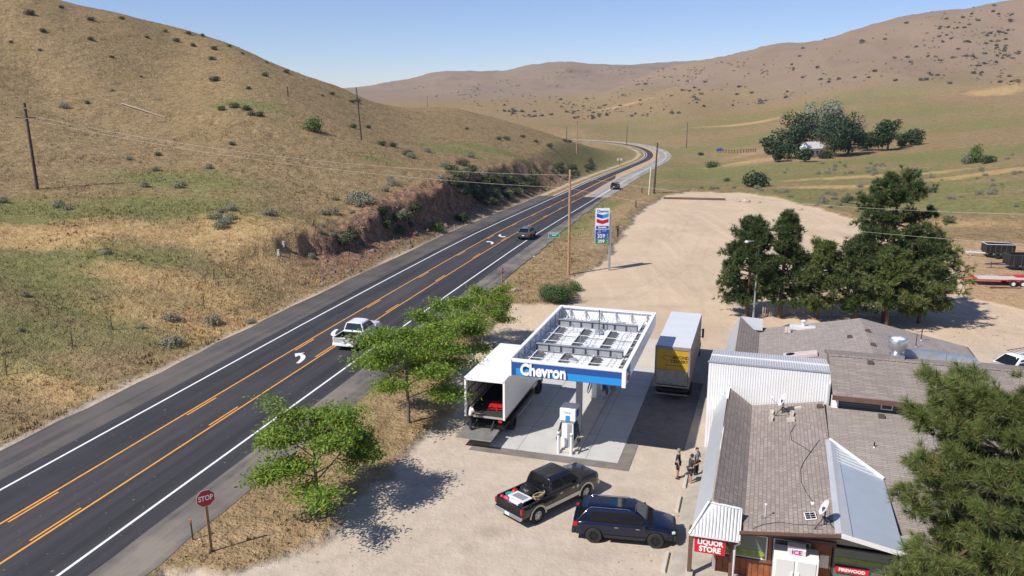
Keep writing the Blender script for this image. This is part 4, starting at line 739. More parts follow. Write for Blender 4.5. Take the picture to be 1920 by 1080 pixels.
for y in np.linspace(Y0 + .7, Y1 - .6, 10):
    for xs, sg in ((X0 + .12, 1), (X1 - .12, -1)): br.bar((xs, y, ZT - .16), (xs, y, dz + .05), .045); br.bar((xs, y, ZT - .2), (xs + sg * .75, y, dz + .06), .04); 
for x in np.linspace(X0 + .8, X1 - .6, 6):
    for ys, sg in ((Y0 + .14, 1), (Y1 - .14, -1)): br.bar((x, ys, ZT - .16), (x, ys, dz + .05), .05); br.bar((x, ys, ZT - .2), (x + .18, ys + sg * .6, dz + .06), .045); br.bar((x, ys, ZT - .2), (x - .18, ys + sg * .6, dz + .06), .045)
cd = MB()
for x in (-12.0, -8.1, -9.9): cd.tube([(x, 43.3, dz + .26), (x + .1, 45.6, dz + .27), (x - .1, 50, dz + .28), (x + .15, 53.8, dz + .27)], .018, 5)
for q in range(9): xx = random.uniform(X0 + .7, X1 - .8); yy = random.choice((44.1, 45.3, 48.7, 50.8, 53.5)); cd.tube([(xx, yy, dz + .06), (xx + .1, yy, dz + .42), (xx + .28, yy, dz + .42), (xx + .3, yy + .05, dz + .06)], .016, 5)
cd.build('conduit', 'galvanised', cr, o_, fix=False)
mb = MB().tube([(-10.02, 51.4, dz), (-10.02, 51.4, dz + 1.55)], .035, 8); mb.build('vent_pipe', 'dark_steel', cr, o_); MB().tube([(-10.45, 47.6, dz), (-10.45, 47.6, dz + 1.1)], .03, 8).build('vent_pipe', 'galvanised', cr, o_)
for x, y in ((-10.02, 51.4), (-10.3, 45.0), (-9.9, 51.0)): MB().lathe([(.30, dz + .05), (.26, dz + .16), (.1, dz + .2)], (x, y, 0)).build('drain_collar', 'steel_grey', cr, o_)
for y in (45.9, 52.0): MB().box(CXm - .30, CXm + .07, y + .35, y + .65, .05, dz - .06).build('column', 'steel_grey', cr, o_, bevel=.01)
lm = MB()
for x in (-12.1, -8.1):
    for y in (44.6, 48.3, 52.2): lm.box(x - .2, x + .2, y - .2, y + .2, dz - .12, dz - .061)
lm.build('soffit_light', 'white_paint', cr, o_)
# --- dispensers
def dispenser(x, y, label):
    r, o = sroot('fuel_dispenser', x, y, .055, label, 'fuel pump', 'fuel dispensers')
    P = lambda mb, nm, m, **k: mb.build(nm, m, r, **k)
    P(MB().box(-.55, .55, -.32, .9, 0, .16), 'plinth', 'concrete_pale', bevel=.02)
    P(MB().hexa([(-.33, -.16, .16), (.33, -.16, .16), (.33, .62, .16), (-.33, .62, .16), (-.30, -.16, 1.42), (.30, -.16, 1.42), (.30, .62, 1.42), (-.30, .62, 1.42)]), 'body', 'white_metal', bevel=.02)
    P(MB().box(-.02, .22, -.175, -.16, .2, 1.35).box(.12, .30, -.19, -.175, .2, .72), 'access_panel', 'steel_grey')
    P(MB().box(.302, .34, -.1, .56, .5, 1.45), 'side_panel', 'black')
    P(MB().box(-.42, .42, -.24, .72, 1.5, 2.12), 'head', 'white_paint', bevel=.04); P(MB().box(-.36, .36, -.2, .68, 1.42, 1.5), 'neck', 'steel_grey')
    P(MB().box(-.10, .12, -.262, -.241, 1.52, 1.78), 'blue_label', 'band_blue'); textmesh('head_text', 'Techron', .11, 'steel_grey', r, (0, -.252, 1.93), ext=.004)
    P(MB().box(.421, .44, -.05, .55, 1.6, 2.0), 'display', 'sign_blue'); P(MB().box(.345, .37, .1, .5, .75, 1.3), 'number_panel', 'band_blue')
    for k, (sx, ya) in enumerate(((-1, 0), (1, .1), (1, .35), (-1, .35))):
        a = .36 * sx; h = MB().tube([(a, ya, 1.45), (a + .07 * sx, ya - .05, 1.2), (a + .24 * sx, ya - .15, .55), (a + .20 * sx, ya - .05, .36), (a + .10 * sx, ya + .06, .55), (a + .05 * sx, ya + .08, .95)], .022, 6); hs = P(h, 'hose', 'rubber', smooth=True)
        n = MB().bar((a + .06 * sx, ya + .08, .95), (a + .06 * sx, ya + .1, 1.18), .06, .05).bar((a + .06 * sx, ya + .1, 1.16), (a + .05 * sx, ya - .08, 1.10), .03).build('nozzle', 'black' if k != 1 else 'sign_green', hs)
    r.scale = (1.15, 1.1, 1.28)
    return r
dispenser(-10.28, 43.95, 'white fuel dispenser nearest the camera in full sun behind two white bollards'); dispenser(-10.2, 52.3, 'fuel dispenser in the shade at the far island, half hidden by the canopy front')
P_ = MB(); 
isl, o2 = sroot('pump_island', -10.1, 48, .055, 'low concrete curb island running between the two fuel dispensers', 'curb'); MB().box(-.55, .55, -4.55, 6.3, 0, .13).build('curb', 'concrete_pale', isl, bevel=.03)
for x, lb in ((-10.72, 'left white bollard in front of the near fuel dispenser'), (-9.93, 'right white bollard in front of the near fuel dispenser')):
    r, o2 = sroot('bollard', x, 43.3, .055, lb, 'bollard', 'bollards by the pumps'); MB().tube([(0, 0, 0), (0, 0, 1.22)], .085, 14).build('post', 'white_paint', r, smooth=True); MB().sphere((0, 0, 1.30), .095, 12, 8, (1, 1, .75)).build('cap', 'white_paint', r, smooth=True); MB().tube([(0, 0, 1.16), (0, 0, 1.24)], .09, 14).build('collar', 'steel_grey', r, smooth=True)
r, o2 = sroot('trash_can', -9.55, 54.6, .055, 'small barrel shaped trash can beside the far dispenser', 'trash can'); MB().lathe([(.22, 0), (.25, .4), (.24, .8)], n=14).build('drum', 'steel_grey', r, smooth=True); MB().lathe([(.26, .8), (.20, .95), (.05, 1.0)], n=14).build('lid', 'black', r, smooth=True)
# --- store building: shingles, ribbed metal
def shingle(name, c1, c2, sx=.9, sy=.14, rot=0.0, mortar=(.10, .085, .08)):
    g = NB(name); mp = g.n.new('ShaderNodeMapping'); g.link(g.tc.outputs['Object'], mp.inputs[0]); mp.inputs['Rotation'].default_value = (0, 0, rot)
    b = g.n.new('ShaderNodeTexBrick'); g.link(mp.outputs[0], b.inputs['Vector']); b.inputs['Scale'].default_value = 1; b.inputs['Brick Width'].default_value = sx; b.inputs['Row Height'].default_value = sy; b.inputs['Mortar Size'].default_value = .013; b.inputs['Mortar Smooth'].default_value = .3; b.offset = .37
    b.inputs['Color1'].default_value = (*c1, 1); b.inputs['Color2'].default_value = (*c2, 1); b.inputs['Mortar'].default_value = (*mortar, 1); b.inputs['Bias'].default_value = -.1
    n1 = g.noise(.6, 4, .6); n2 = g.noise(18, 3, .7); c = g.mix(g.rng(n1, .35, .7, 0, .35), b.outputs['Color'], tuple(x * .72 for x in c1)); c = g.mix(g.rng(n2, .4, .7, 0, .25), c, tuple(min(1, x * 1.5) for x in c2))
    g.bump(b.outputs['Fac'], -.5, .02); return g.out(c, .92, .15)
shingle('shingle_brown', (.245, .205, .18), (.35, .30, .268), .30, .18, math.pi / 2); shingle('shingle_back', (.265, .23, .208), (.365, .32, .295), .30, .18); shingle('shingle_plain', (.22, .185, .163), (.315, .27, .24), .7, .17); shingle('shingle_low', (.26, .225, .20), (.34, .30, .265), .7, .15)
def ribbed(mb, a, b, c, d, n, w=.06, h=.035):
    """ribs lying on the quad a-b-c-d, running a->d, spaced from a to b"""
    a, b, c, d = map(Vector, (a, b, c, d)); nn = (b - a).cross(d - a).normalized(); nn = nn if nn.z > -.01 and (nn.z > .05 or nn.y < 0) else -nn
    for i in range(n):
        t = (i + .5) / n; p, q = a.lerp(b, t), d.lerp(c, t); u = (b - a).normalized() * w / 2
        mb.add([p - u, p + u, p + u * .5 + nn * h, p - u * .5 + nn * h, q - u, q + u, q + u * .5 + nn * h, q - u * .5 + nn * h], [(0, 1, 2, 3), (7, 6, 5, 4), (3, 2, 6, 7), (1, 5, 6, 2), (0, 3, 7, 4)])
    return mb
mat('metal_blue', (.42, .47, .53), .35, .15, var=.06, vscale=1); mat('metal_band', (.46, .475, .50), .4, .1, var=.05, vscale=1.5); mat('metal_white', (.66, .66, .66), .4, .05, var=.05, vscale=1)
bd, bo = sroot('store_building', 1, 40, 0, 'low store building with brown shingle roofs and pale ribbed metal fronts', 'store')
def part(nm, m, mb, parent=None, **k): return mb.build(nm, m, parent or bd, bo if (parent is None or parent is bd) else k.pop('off', bo), **k)
# front range
fy, by = 32.1, 46.75
mt, mbm, vl, rg = 4.0, 2.5, 3.05, 3.75
part('mansard', 'metal_band', MB().slab([(-1.30, 33.0, mt - .12), (-1.28, by - .05, mt), (-2.02, by + .3, mbm), (-2.05, 32.25, mbm)], .08)); part('mansard_cap', 'white_paint', MB().box(-1.34, -1.2, fy + 12.8, by, mt, mt + .05))
part('steep_shingles', 'shingle_brown', MB().slab([(-1.25, 33.0, mt - .12), (.08, 33.0, vl), (.12, by - .02, vl), (-1.2, by - .02, mt)], .1))
part('front_shingles', 'shingle_brown', MB().slab([(.08, fy + .02, vl + .002), (3.86, fy - .3, rg), (4.0, by - .02, rg), (.12, by - .02, vl + .002)], .14))
part('metal_roof', 'metal_blue', MB().slab([(3.86, fy - .3, rg + .01), (6.3, fy + .1, 3.08), (6.3, 38.75, 3.08), (3.98, 41.2, rg + .01)], .1))
rb = MB(); 
for i in range(15):
    y = fy + .1 + i * .38
    if False: rb.bar((4.25, y - .15, rg - .085), (7.55, y + .2, 2.775), .03, .03)
for i in range(6):
    y = 38.8 + i * .36; t = (41.2 - y) / (41.2 - 38.75); rb.bar((4.2, y + .08, rg - .03), (3.98 + 2.3 * t, y, rg - (rg - 3.08) * t + .03), .03, .04)
part('roof_ribs', 'metal_white', rb, fix=False)
part('ridge_flashing', 'metal_band', MB().slab([(3.62, fy - .31, rg - .01), (3.86, fy - .32, rg + .055), (4.0, 41.2, rg + .055), (3.78, 41.25, rg - .01)], .03).slab([(3.86, fy - .32, rg + .055), (4.28, fy - .25, rg - .05), (4.30, 40.9, rg - .05), (4.0, 41.2, rg + .055)], .03))
part('valley_fascia', 'white_paint', MB().bar((3.98, 41.25, rg + .03), (6.3, 38.8, 3.12), .10, .14))
part('front_fascia', 'brown_trim', MB().bar((-.05, fy - .03, vl - .07), (3.86, fy - .36, rg - .09), .08, .11).bar((-.05, fy + .05, vl - .19), (3.86, fy - .28, rg - .22), .05, .10)); part('front_fascia', 'white_paint', MB().bar((3.86, fy - .36, rg - .06), (6.35, fy + .05, 3.02), .10, .16))
part('soffit', 'wall_grey', MB().slab([(-1.9, fy + .2, mbm + .02), (-.05, fy + .2, mbm + .02), (-.05, 33.62, mbm + .02), (-1.9, 33.62, mbm + .02)], .05))
# walls
part('wall', 'wall_grey', MB().box(-1.15, -1.0, 33.6, 46.7, 0, 2.9).box(-1.0, 7.2, 33.6, 33.75, 0, 1.05).box(-1.0, 7.2, 33.6, 33.75, 2.25, 3.0))
part('gable_wall', 'wall_grey', MB().add([(-1.0, 33.55, 2.3), (7.2, 33.55, 2.3), (7.2, 33.55, 2.7), (3.9, 33.55, 3.55), (-.0, 33.55, 2.88), (-1.0, 33.55, 2.88), (-1.0, 33.62, 2.3), (7.2, 33.62, 2.3), (7.2, 33.62, 2.7), (3.9, 33.62, 3.55), (-.0, 33.62, 2.88), (-1.0, 33.62, 2.88)], [(0, 1, 2, 3, 4, 5), (11, 10, 9, 8, 7, 6), (0, 6, 7, 1), (1, 7, 8, 2), (2, 8, 9, 3), (3, 9, 10, 4), (4, 10, 11, 5), (5, 11, 6, 0)]))
part('wainscot', 'redwood', MB().box(-1.0, 2.9, 33.48, 33.545, 0, .95)); bb = MB()
for i in range(16): bb.box(-.95 + i * .25, -.93 + i * .25, 33.465, 33.482, 0, .95)
part('board_seams', 'wood_dark', bb)
part('wood_panel', 'redwood', MB().box(2.95, 3.75, 33.44, 33.545, 0, 2.35)); part('wood_post', 'redwood', MB().box(1.18, 1.34, 33.42, 33.545, .95, 2.5))
part('header_beam', 'brown_trim', MB().bar((-1, 33.46, 2.30), (3.9, 33.46, 2.30), .12, .2)); part('window_sill', 'brown_trim', MB().box(-1.0, 2.95, 33.36, 33.56, .95, 1.03))
mat('poster_green', (.20, .30, .05), .5, var=.3, vscale=3); mat('glass_shop', (.10, .14, .13), .08, spec=.8)
def window(x0, x1, z0, z1, y, fm='white_paint', gm='glass_shop', nm='window'):
    f = MB(); w = .06; f.box(x0, x1, y - .04, y + .02, z0, z0 + w); f.box(x0, x1, y - .04, y + .02, z1 - w, z1); f.box(x0, x0 + w, y - .04, y + .02, z0 + w, z1 - w); f.box(x1 - w, x1, y - .04, y + .02, z0 + w, z1 - w); o = part(nm, fm, f); part('pane', gm, MB().box(x0 + w, x1 - w, y - .02, y, z0 + w, z1 - w), o); return o
w1 = window(-.95, 1.15, 1.04, 2.2, 33.5); part('window_lettering_band', 'poster_green', MB().box(-.85, 1.08, 33.465, 33.478, 1.12, 1.42), w1); textmesh('window_lettering', 'LOTTERY SOLD', .2, 'leaf_pale', w1, (.1 - bo[0], 33.455 - bo[1], 1.27), ext=.002)
window(1.38, 2.9, 1.04, 2.2, 33.5); w3 = window(3.8, 6.9, .35, 2.2, 33.5, 'dark_steel'); part('window_lettering_band', 'poster_green', MB().box(3.9, 6.8, 33.465, 33.478, 1.55, 1.75), w3)
part('vent_louver', 'black', MB().box(3.3, 3.85, 33.52, 33.548, 2.62, 3.05)); part('notice_board', 'white_paint', MB().box(3.30, 3.66, 33.40, 33.438, 1.15, 1.75))
fw, fo = sroot('window_sign', 4.55, 33.38, .22, 'red sign with white capital letters on the shop window behind the pine branches', 'sign'); MB().box(-.62, .72, -.02, .02, .88, 1.14).build('panel', 'sign_red', fw); textmesh('lettering', 'FIREWOOD', .2, 'white_sign', fw, (.05, -.03, 1.01), ext=.005, off=.006)
# ribbed false front and its low roof
ry = 46.9; zt = 5.42
part('ribbed_wall', 'metal_white', MB().box(-2.5, 4.3, ry, ry + .12, 0, zt)); r2 = MB()
for i in range(48): x = -2.44 + i * .142; r2.box(x, x + .07, ry - .018, ry, 0, zt - .04)
part('wall_ribs', 'white_metal', r2); part('wall_cap', 'steel_grey', MB().box(-2.56, 4.34, ry - .06, ry + .14, zt, zt + .04))
bk = [(-2.5, ry + .14, zt + .005), (4.34, ry + .14, zt + .005), (4.34, 51.3, 4.82), (-2.5, 51.3, 4.82)]; part('ribbed_roof', 'metal_band', MB().slab(bk, .08)); r3 = MB(); ribbed(r3, bk[0], bk[1], bk[2], bk[3], 48, .055, .03); part('roof_ribs', 'metal_white', r3, fix=False)
part('roof_batten', 'metal_white', MB().bar((-2.5, 49.2, 5.16), (4.34, 49.2, 5.16), .07, .07)); part('side_wall', 'metal_band', MB().box(-2.48, -2.4, ry + .12, 51.2, 0, 4.75))
part('side_wall', 'metal_band', MB().box(4.2, 4.28, ry - .3, 51.2, 3.6, 4.8)); part('corner_board', 'white_paint', MB().box(4.25, 4.60, 44.9, 45.3, 4.0, 4.72))
# back range
part('mansard', 'metal_band', MB().slab([(-1.25, 51.4, 4.15), (-1.2, 62.3, 4.15), (-2.0, 62.5, 2.6), (-2.05, 51.4, 2.6)], .08)); part('steep_shingles', 'shingle_brown', MB().slab([(-1.22, 51.4, 4.15), (.2, 51.4, 3.3), (.3, 62.4, 3.3), (-1.18, 62.3, 4.15)], .1))
part('back_shingles', 'shingle_back', MB().slab([(.25, 51.4, 3.3), (7.3, 50.9, 4.75), (7.3, 62.3, 4.75), (.3, 62.4, 3.3)], .14)); part('back_shingles', 'shingle_back', MB().slab([(7.3, 50.9, 4.751), (14.3, 50.9, 3.4), (14.3, 61.7, 3.4), (7.3, 62.3, 4.751)], .14))
bkb = [(-1.15, 62.32, 4.15), (.55, 62.42, 3.5), (.55, 63.6, 3.3), (-1.1, 63.5, 4.1)]; part('end_roof', 'metal_band', MB().slab([(-1.15, 62.3, 4.2), (.5, 62.4, 4.1), (.5, 61.3, 3.5), (-.1, 61.2, 3.55)], .04)); part('wall', 'wall_slate', MB().box(-1.1, 14.0, 61.7, 61.85, 0, 3.1).box(13.9, 14.05, 50, 61.7, 0, 3.2).box(-1.15, -1.0, 51.3, 61.7, 0, 3.0)); part('gutter', 'brown_trim', MB().box(14.3, 14.42, 50.9, 61.7, 3.24, 3.38))
# upper range
part('upper_shingles', 'shingle_plain', MB().slab([(4.25, 44.5, 5.0), (20.5, 44.5, 5.0), (20.5, 49.15, 5.8), (4.25, 49.15, 5.8)], .16)); part('upper_shingles', 'shingle_plain', MB().slab([(4.25, 49.15, 5.801), (20.5, 49.15, 5.801), (20.5, 52.4, 5.15), (4.25, 52.4, 5.15)], .16)); part('ridge_cap', 'shingle_brown', MB().bar((4.25, 49.15, 5.81), (20.5, 49.15, 5.81), .3, .03))
part('upper_fascia', 'brown_trim', MB().box(4.22, 20.5, 44.42, 44.5, 4.74, 4.99)); part('upper_wall', 'wall_slate', MB().box(4.4, 20.2, 45.1, 45.25, 3.5, 4.9).box(4.4, 4.55, 45.25, 52, 3.5, 5.0)); sd_ = MB()
for z in np.arange(3.7, 4.85, .12): sd_.box(4.4, 20.2, 45.085, 45.1, z, z + .015)
part('siding_laps', 'wood_dark', sd_)
window(6.75, 7.35, 4.25, 4.80, 45.08, 'white_paint', 'glass_dark'); window(7.5, 8.5, 4.30, 4.85, 45.08, 'brown_trim', 'glass_shop'); window(11.9, 13.0, 4.30, 4.85, 45.08, 'brown_trim', 'glass_shop')
part('low_shingles', 'shingle_low', MB().slab([(4.02, 45.08, 4.15), (4.0, 41.2, 3.62), (6.3, 38.75, 3.02), (6.32, 34.2, 2.6), (20.2, 34.2, 2.6), (20.2, 45.08, 4.15)], .14)); part('wall', 'wall_slate', MB().box(7.7, 20, 34.6, 34.75, 0, 2.6).box(7.4, 7.5, 33.6, 36, 0, 2.6)); part('side_wall', 'wall_slate', MB().box(20.0, 20.15, 34.75, 50, 0, 4.9))
part('downspout', 'metal_white', MB().bar((6.25, fy + .15, 2.98), (6.25, fy + .15, .1), .13))
# roof furniture, each its own thing
def on(label, name, cat, x, y, z, group=None, rot=0.0): return sroot(name, x, y, z, label, cat, group, rot)[0]
def zroof(px, py, f):
    z = 4.0
    for _ in range(12): P = S(G(px, py, z)); z = f(P[0], P[1])
    P = S(G(px, py, z)); return P[0], P[1], z
f_front = lambda x, y: vl + (rg - vl) * (x - .1) / 3.85; f_low = lambda x, y: 4.15 - .1425 * (45.08 - y); f_up = lambda x, y: 5.0 + (y - 44.5) * .172; f_back = lambda x, y: (3.3 + 1.45 * (x - .25) / 7.05) if x < 7.3 else 4.75 - 1.35 * (x - 7.3) / 7
mat('dish_grey', (.62, .62, .62), .45); mat('block', (.55, .50, .45), .9, var=.15, vscale=6); mat('aluminium', (.62, .63, .64), .3, .85, var=.15, vscale=4); mat('vent_brown', (.075, .055, .05), .7)
def dish(px, py, R_, label, tilt, az_, legs=True):
    x, y, z = zroof(px, py, f_front); r = on(label, 'satellite_dish', 'satellite dish', x, y, z)
    MB().tube([(0, 0, .0), (0, 0, .62)], .03, 8).build('mast', 'dark_steel', r)
    if legs: MB().bar((0, 0, .4), (.38, .35, 0), .03).bar((0, 0, .4), (-.42, -.35, -.08), .03).bar((0, 0, .4), (.45, -.4, .02), .03).bar((-.42, -.35, -.05), (.45, -.4, .05), .03).build('tripod', 'dark_steel', r)
    n = 22; pr = [(R_ * k / 6, .10 * R_ * 2.2 * ((k / 6) ** 2)) for k in range(7)]; mb = MB(); o = 0
    for q, (rr, h) in enumerate(pr):
        for i in range(n): a = 2 * math.pi * i / n; mb.v.append((h, rr * math.cos(a) * .92, rr * math.sin(a)))
    for q in range(6):
        for i in range(n): mb.f.append((q * n + i, q * n + (i + 1) % n, (q + 1) * n + (i + 1) % n, (q + 1) * n + i))
    d = mb.build('reflector', 'dish_grey', r, smooth=True); d.location = (0, 0, .78); d.rotation_euler = (0, -tilt, az_); so = d.modifiers.new('thickness', 'SOLIDIFY'); so.thickness = .02
    a = MB().tube([(.02, 0, -R_ * .95), (R_ * 1.35, 0, -R_ * .55), (R_ * 1.5, 0, -R_ * .25)], .018, 6).build('feed_arm', 'aluminium', r); a.location = d.location; a.rotation_euler = d.rotation_euler
    l = MB().tube([(R_ * 1.5, 0, -R_ * .3), (R_ * 1.36, 0, -R_ * .18)], .05, 8).cbox((R_ * 1.55, 0, -R_ * .32), (.08, .2, .05)).build('receiver', 'white_paint', r); l.location = d.location; l.rotation_euler = d.rotation_euler; MB().cbox((-.06, 0, .70), (.14, .12, .2)).build('bracket', 'dark_steel', r); return r, x, y, z
r, x, y, z = dish(1467, 775, .42, 'large white satellite dish on a tripod weighted with concrete blocks', math.radians(25), math.radians(190)); dish(1545, 985, .36, 'smaller pale satellite dish near the front edge of the shingle roof', math.radians(28), math.radians(185))
def cblock(px, py, rz, label, tall=.19, dx=.39, dy=.19, dzz=0.0):
    x, y, z = zroof(px, py, f_front); r = on(label, 'concrete_block', 'concrete block', x, y, z + .01 + dzz, 'concrete blocks by the dish tripod', rz); r.rotation_euler = (0, math.radians(-10), -AZ + rz)
    mb = MB(); w = dy / 2; L = dx / 2
    mb.box(-L, L, -w, -w + .035, 0, tall); mb.box(-L, L, w - .035, w, 0, tall)
    for xx in (-L, -.018, L - .036): mb.box(xx, xx + .036, -w + .035, w - .035, 0, tall)
    mb.box(-L + .036, L - .036, -w + .035, w - .035, .07, .10); mb.build('shell', 'block', r)
cblock(1446, 788, 1.5, 'hollow concrete block at the left foot of the dish tripod'); cblock(1447, 776, 1.5, 'concrete block right behind the left hollow one', .15); cblock(1483, 790, .1, 'hollow concrete block at the right foot of the dish tripod'); cblock(1485, 779, 1.45, 'long concrete block stacked behind the right hollow one', .2); cblock(1496, 767, .3, 'pale concrete block farthest right behind the tripod', .12)
x, y, z = zroof(1519, 972, f_front); r = on('small solar panel with a white frame lying on the front shingles', 'solar_panel', 'solar panel', x, y, z + .05, rot=.15); MB().cbox((0, 0, .06), (.46, .42, .03), 0, .25, -.18).build('frame', 'white_paint', r)
c_ = MB()
for i in range(2):
    for j in range(3): c_.cbox((0, 0, 0), (.001, .001, .001)) if 0 else c_.add([(-.2 + i * .205, -.18 + j * .125, 0), (-.01 + i * .205, -.18 + j * .125, 0), (-.01 + i * .205, -.07 + j * .125, 0), (-.2 + i * .205, -.07 + j * .125, 0)], [(0, 1, 2, 3)])
o = c_.build('cells', 'glass_dark', r); o.location = (0, 0, .08); o.rotation_euler = (.25, -.18, 0)
x, y, z = zroof(1434, 972, f_front); r = on('thin roof antenna with a tiny white cup near the porch roof', 'roof_antenna', 'antenna', x, y, z); MB().tube([(0, 0, 0), (0, 0, .6)], .012, 6).build('rod', 'white_paint', r); MB().cbox((-.08, 0, .04), (.16, .1, .06)).build('base', 'aluminium', r); MB().lathe([(.04, .6), (.06, .68)], n=10).build('cup', 'white_paint', r)
def cable(pts, label, f, rr=.012, nm='roof_cable'):
    P3 = [(*q[:2], q[2] + .03) for q in (zroof(px, py, f) for px, py in pts)]; c0 = P3[0]; r = on(label, nm, 'cable', *c0); MB().tube([(p[0] - c0[0], p[1] - c0[1], p[2] - c0[2]) for p in P3], rr, 5).build('wire', 'black', r)
cable([(1491, 797), (1482, 812), (1484, 826), (1505, 838), (1522, 850)], 'black cable trailing from the concrete blocks down the shingles', f_front); cable([(1536, 826), (1520, 848), (1508, 865), (1501, 880), (1502, 905), (1512, 925), (1524, 942)], 'long black cable curving down the shingles to the smaller dish', f_front)
cable([(1412, 992), (1432, 984), (1462, 980), (1490, 984), (1530, 986), (1558, 984)], 'black cable along the lower edge of the front roof', f_front, .01)
x, y, z = zroof(1664, 695, lambda a, b: 5.81); r = on('large silver mushroom exhaust fan on the back roof', 'exhaust_fan', 'exhaust fan', 8.1, 50.6, 5.45)
MB().box(-.4, .4, -.45, .35, -.1, .32).build('curb', 'aluminium', r); MB().lathe([(.27, .32), (.27, .5), (.30, .55)], n=20).build('neck', 'aluminium', r, smooth=True); MB().lathe([(.34, .55), (.5, .72), (.56, .9), (.56, 1.28), (.53, 1.32), (.46, 1.32), (.44, 1.22), (.3, 1.22), (.05, 1.25)], n=24).build('housing', 'aluminium', r, smooth=True); MB().lathe([(.40, 1.23), (.36, 1.29), (.05, 1.32)], n=20).build('cap', 'white_metal', r, smooth=True)
def rv(px, py, f, label): x, y, z = zroof(px, py, f); r = on(label, 'roof_vent', 'roof vent', x, y, z, 'brown box vents on the roofs'); MB().hexa([(-.17, -.15, 0), (.17, -.15, 0), (.17, .15, .04), (-.17, .15, .04), (-.15, -.13, .15), (.15, -.13, .15), (.15, .12, .17), (-.15, .12, .17)]).build('hood', 'vent_brown', r, bevel=.01)
rv(1632, 682, f_up, 'brown vent near the ridge, left of the long sheet metal duct'); rv(1740, 693, f_up, 'brown vent below the right end of the sheet metal duct'); rv(1835, 703, f_up, 'rightmost brown vent, beside the close pine top'); rv(1653, 783, f_low, 'brown vent just below the small white framed window'); rv(1746, 794, f_low, 'brown vent on the lower roof beside the close pine'); rv(1537, 764, f_front, 'low brown vent by the top right corner of the front shingles')
rv(1593, 633, f_back, 'small flat brown vent on the left slope of the back roof'); rv(1627, 622, f_back, 'small flat brown vent close to the back edge of the roof'); rv(1637, 648, f_back, 'small flat brown vent left of the exhaust fan')
for px, py, f, h, rr, m, lb in [(1753, 738, f_up, .55, .07, 'dish_grey', 'pale vent pipe with a cap standing on the upper shingle slope'), (1639, 838, f_low, .28, .035, 'black', 'short black vent pipe on the lower shingle roof'), (1717, 650, f_back, .9, .03, 'dark_steel', 'left thin dark pipe on the back roof'), (1727, 638, f_back, .95, .035, 'dark_steel', 'right thin dark pipe on the back roof'), (1742, 668, lambda a, b: 4.6, .4, .03, 'dark_steel', 'leaning dark pipe behind the sheet metal duct'), (1578, 662, f_back, .2, .03, 'dark_steel', 'tiny black pipe beside the flat pink roof hatch')]:
    x, y, z = zroof(px, py, f); r = on(lb, 'vent_pipe', 'vent pipe', x, y, z - .03); MB().tube([(0, 0, 0), (0, 0, h)], rr, 10).build('pipe', m, r, smooth=True); MB().lathe([(rr * 2.4, 0), (rr * 1.2, .08)], n=12).build('flashing', 'aluminium', r)
    if rr > .05: MB().lathe([(rr * 1.5, h), (rr * 1.5, h + .06), (rr * .6, h + .1)], n=12).build('cap', 'white_paint', r)
r = on('long galvanised sheet metal duct lying behind the upper ridge', 'roof_duct', 'duct', 10.6, 51.9, 5.36); MB().hexa([(-1.9, -.25, -.1), (.4, -.25, -.1), (.4, .3, -.1), (-1.9, .3, -.1), (-1.85, -.15, .42), (.4, -.15, .34), (.4, .25, .34), (-1.85, .25, .42)]).build('section', 'galvanised', r); MB().hexa([(.42, -.25, -.12), (2.3, -.25, -.12), (2.1, .3, -.12), (.42, .3, -.12), (.42, -.15, .30), (2.0, -.15, .22), (2.0, .25, .22), (.42, .25, .30)]).build('section', 'galvanised', r)
mat('hatch_pink', (.52, .44, .42), .7, var=.1); x, y, z = zroof(1500, 664, f_back); r = on('flat pinkish roof hatch with a round dark opening behind the ribbed roof', 'roof_hatch', 'roof hatch', 2.9, 54.5, 3.86); r.rotation_euler = (0, math.radians(-11.6), -AZ); MB().box(-1.0, 1.15, -.4, .4, 0, .22).build('cover', 'hatch_pink', r, bevel=.02); MB().lathe([(.28, .22), (.28, .235), (.26, .235)], (-.55, 0, 0), n=18).build('opening', 'black', r)
r = on('pale low rooftop swamp cooler at the back edge of the roof', 'rooftop_cooler', 'cooler', 3.3, 61.2, 3.95); MB().box(-.9, .9, -.3, .3, -.1, .18).build('base', 'dish_grey', r, bevel=.02); MB().tube([(.05, 0, .18), (.05, 0, .5)], .14, 12).build('stack', 'dish_grey', r, smooth=True); MB().lathe([(.2, .5), (.2, .58), (.05, .64)], (.05, 0, 0), n=12).build('cap', 'dish_grey', r)
cblock_r = on('concrete block at the back edge of the roof below the cooler', 'concrete_block', 'concrete block', 2.25, 60.4, 3.75); MB().box(-.2, -.02, -.1, .1, 0, .38).box(.02, .2, -.1, .1, 0, .38).build('shell', 'block', cblock_r)
# porch
pr, po = sroot('entry_porch', -1.1, 33, .1, 'small entry porch with ribbed hip roof on brown posts', 'porch')
rp = [(-2.12, 32.22, 2.45), (-.05, 32.25, 2.45), (-.05, 33.03, 3.52), (-1.42, 33.0, 3.66)]; MB().slab(rp, .07).build('roof', 'metal_white', pr, po); q = MB()
for i in range(15): x = -2.04 + i * .14; t = min(1, max(.05, (x + 2.12) / .70)); q.bar((x, 32.23, 2.47), (x, 32.23 + .78 * t, 2.47 + 1.13 * t), .05, .03)
q.build('roof_ribs', 'steel_grey', pr, po, fix=False); MB().bar((-2.12, 32.22, 2.48), (-1.42, 33.0, 3.70), .08, .05).bar((-1.42, 33.0, 3.70), (-.05, 33.03, 3.56), .09, .05).bar((-.05, 32.25, 2.48), (-.05, 33.03, 3.56), .08, .05).build('roof_trim', 'white_paint', pr, po)
MB().box(-1.38, -.06, 33.08, 33.14, 2.5, 3.45).build('back_board', 'dark_steel', pr, po)
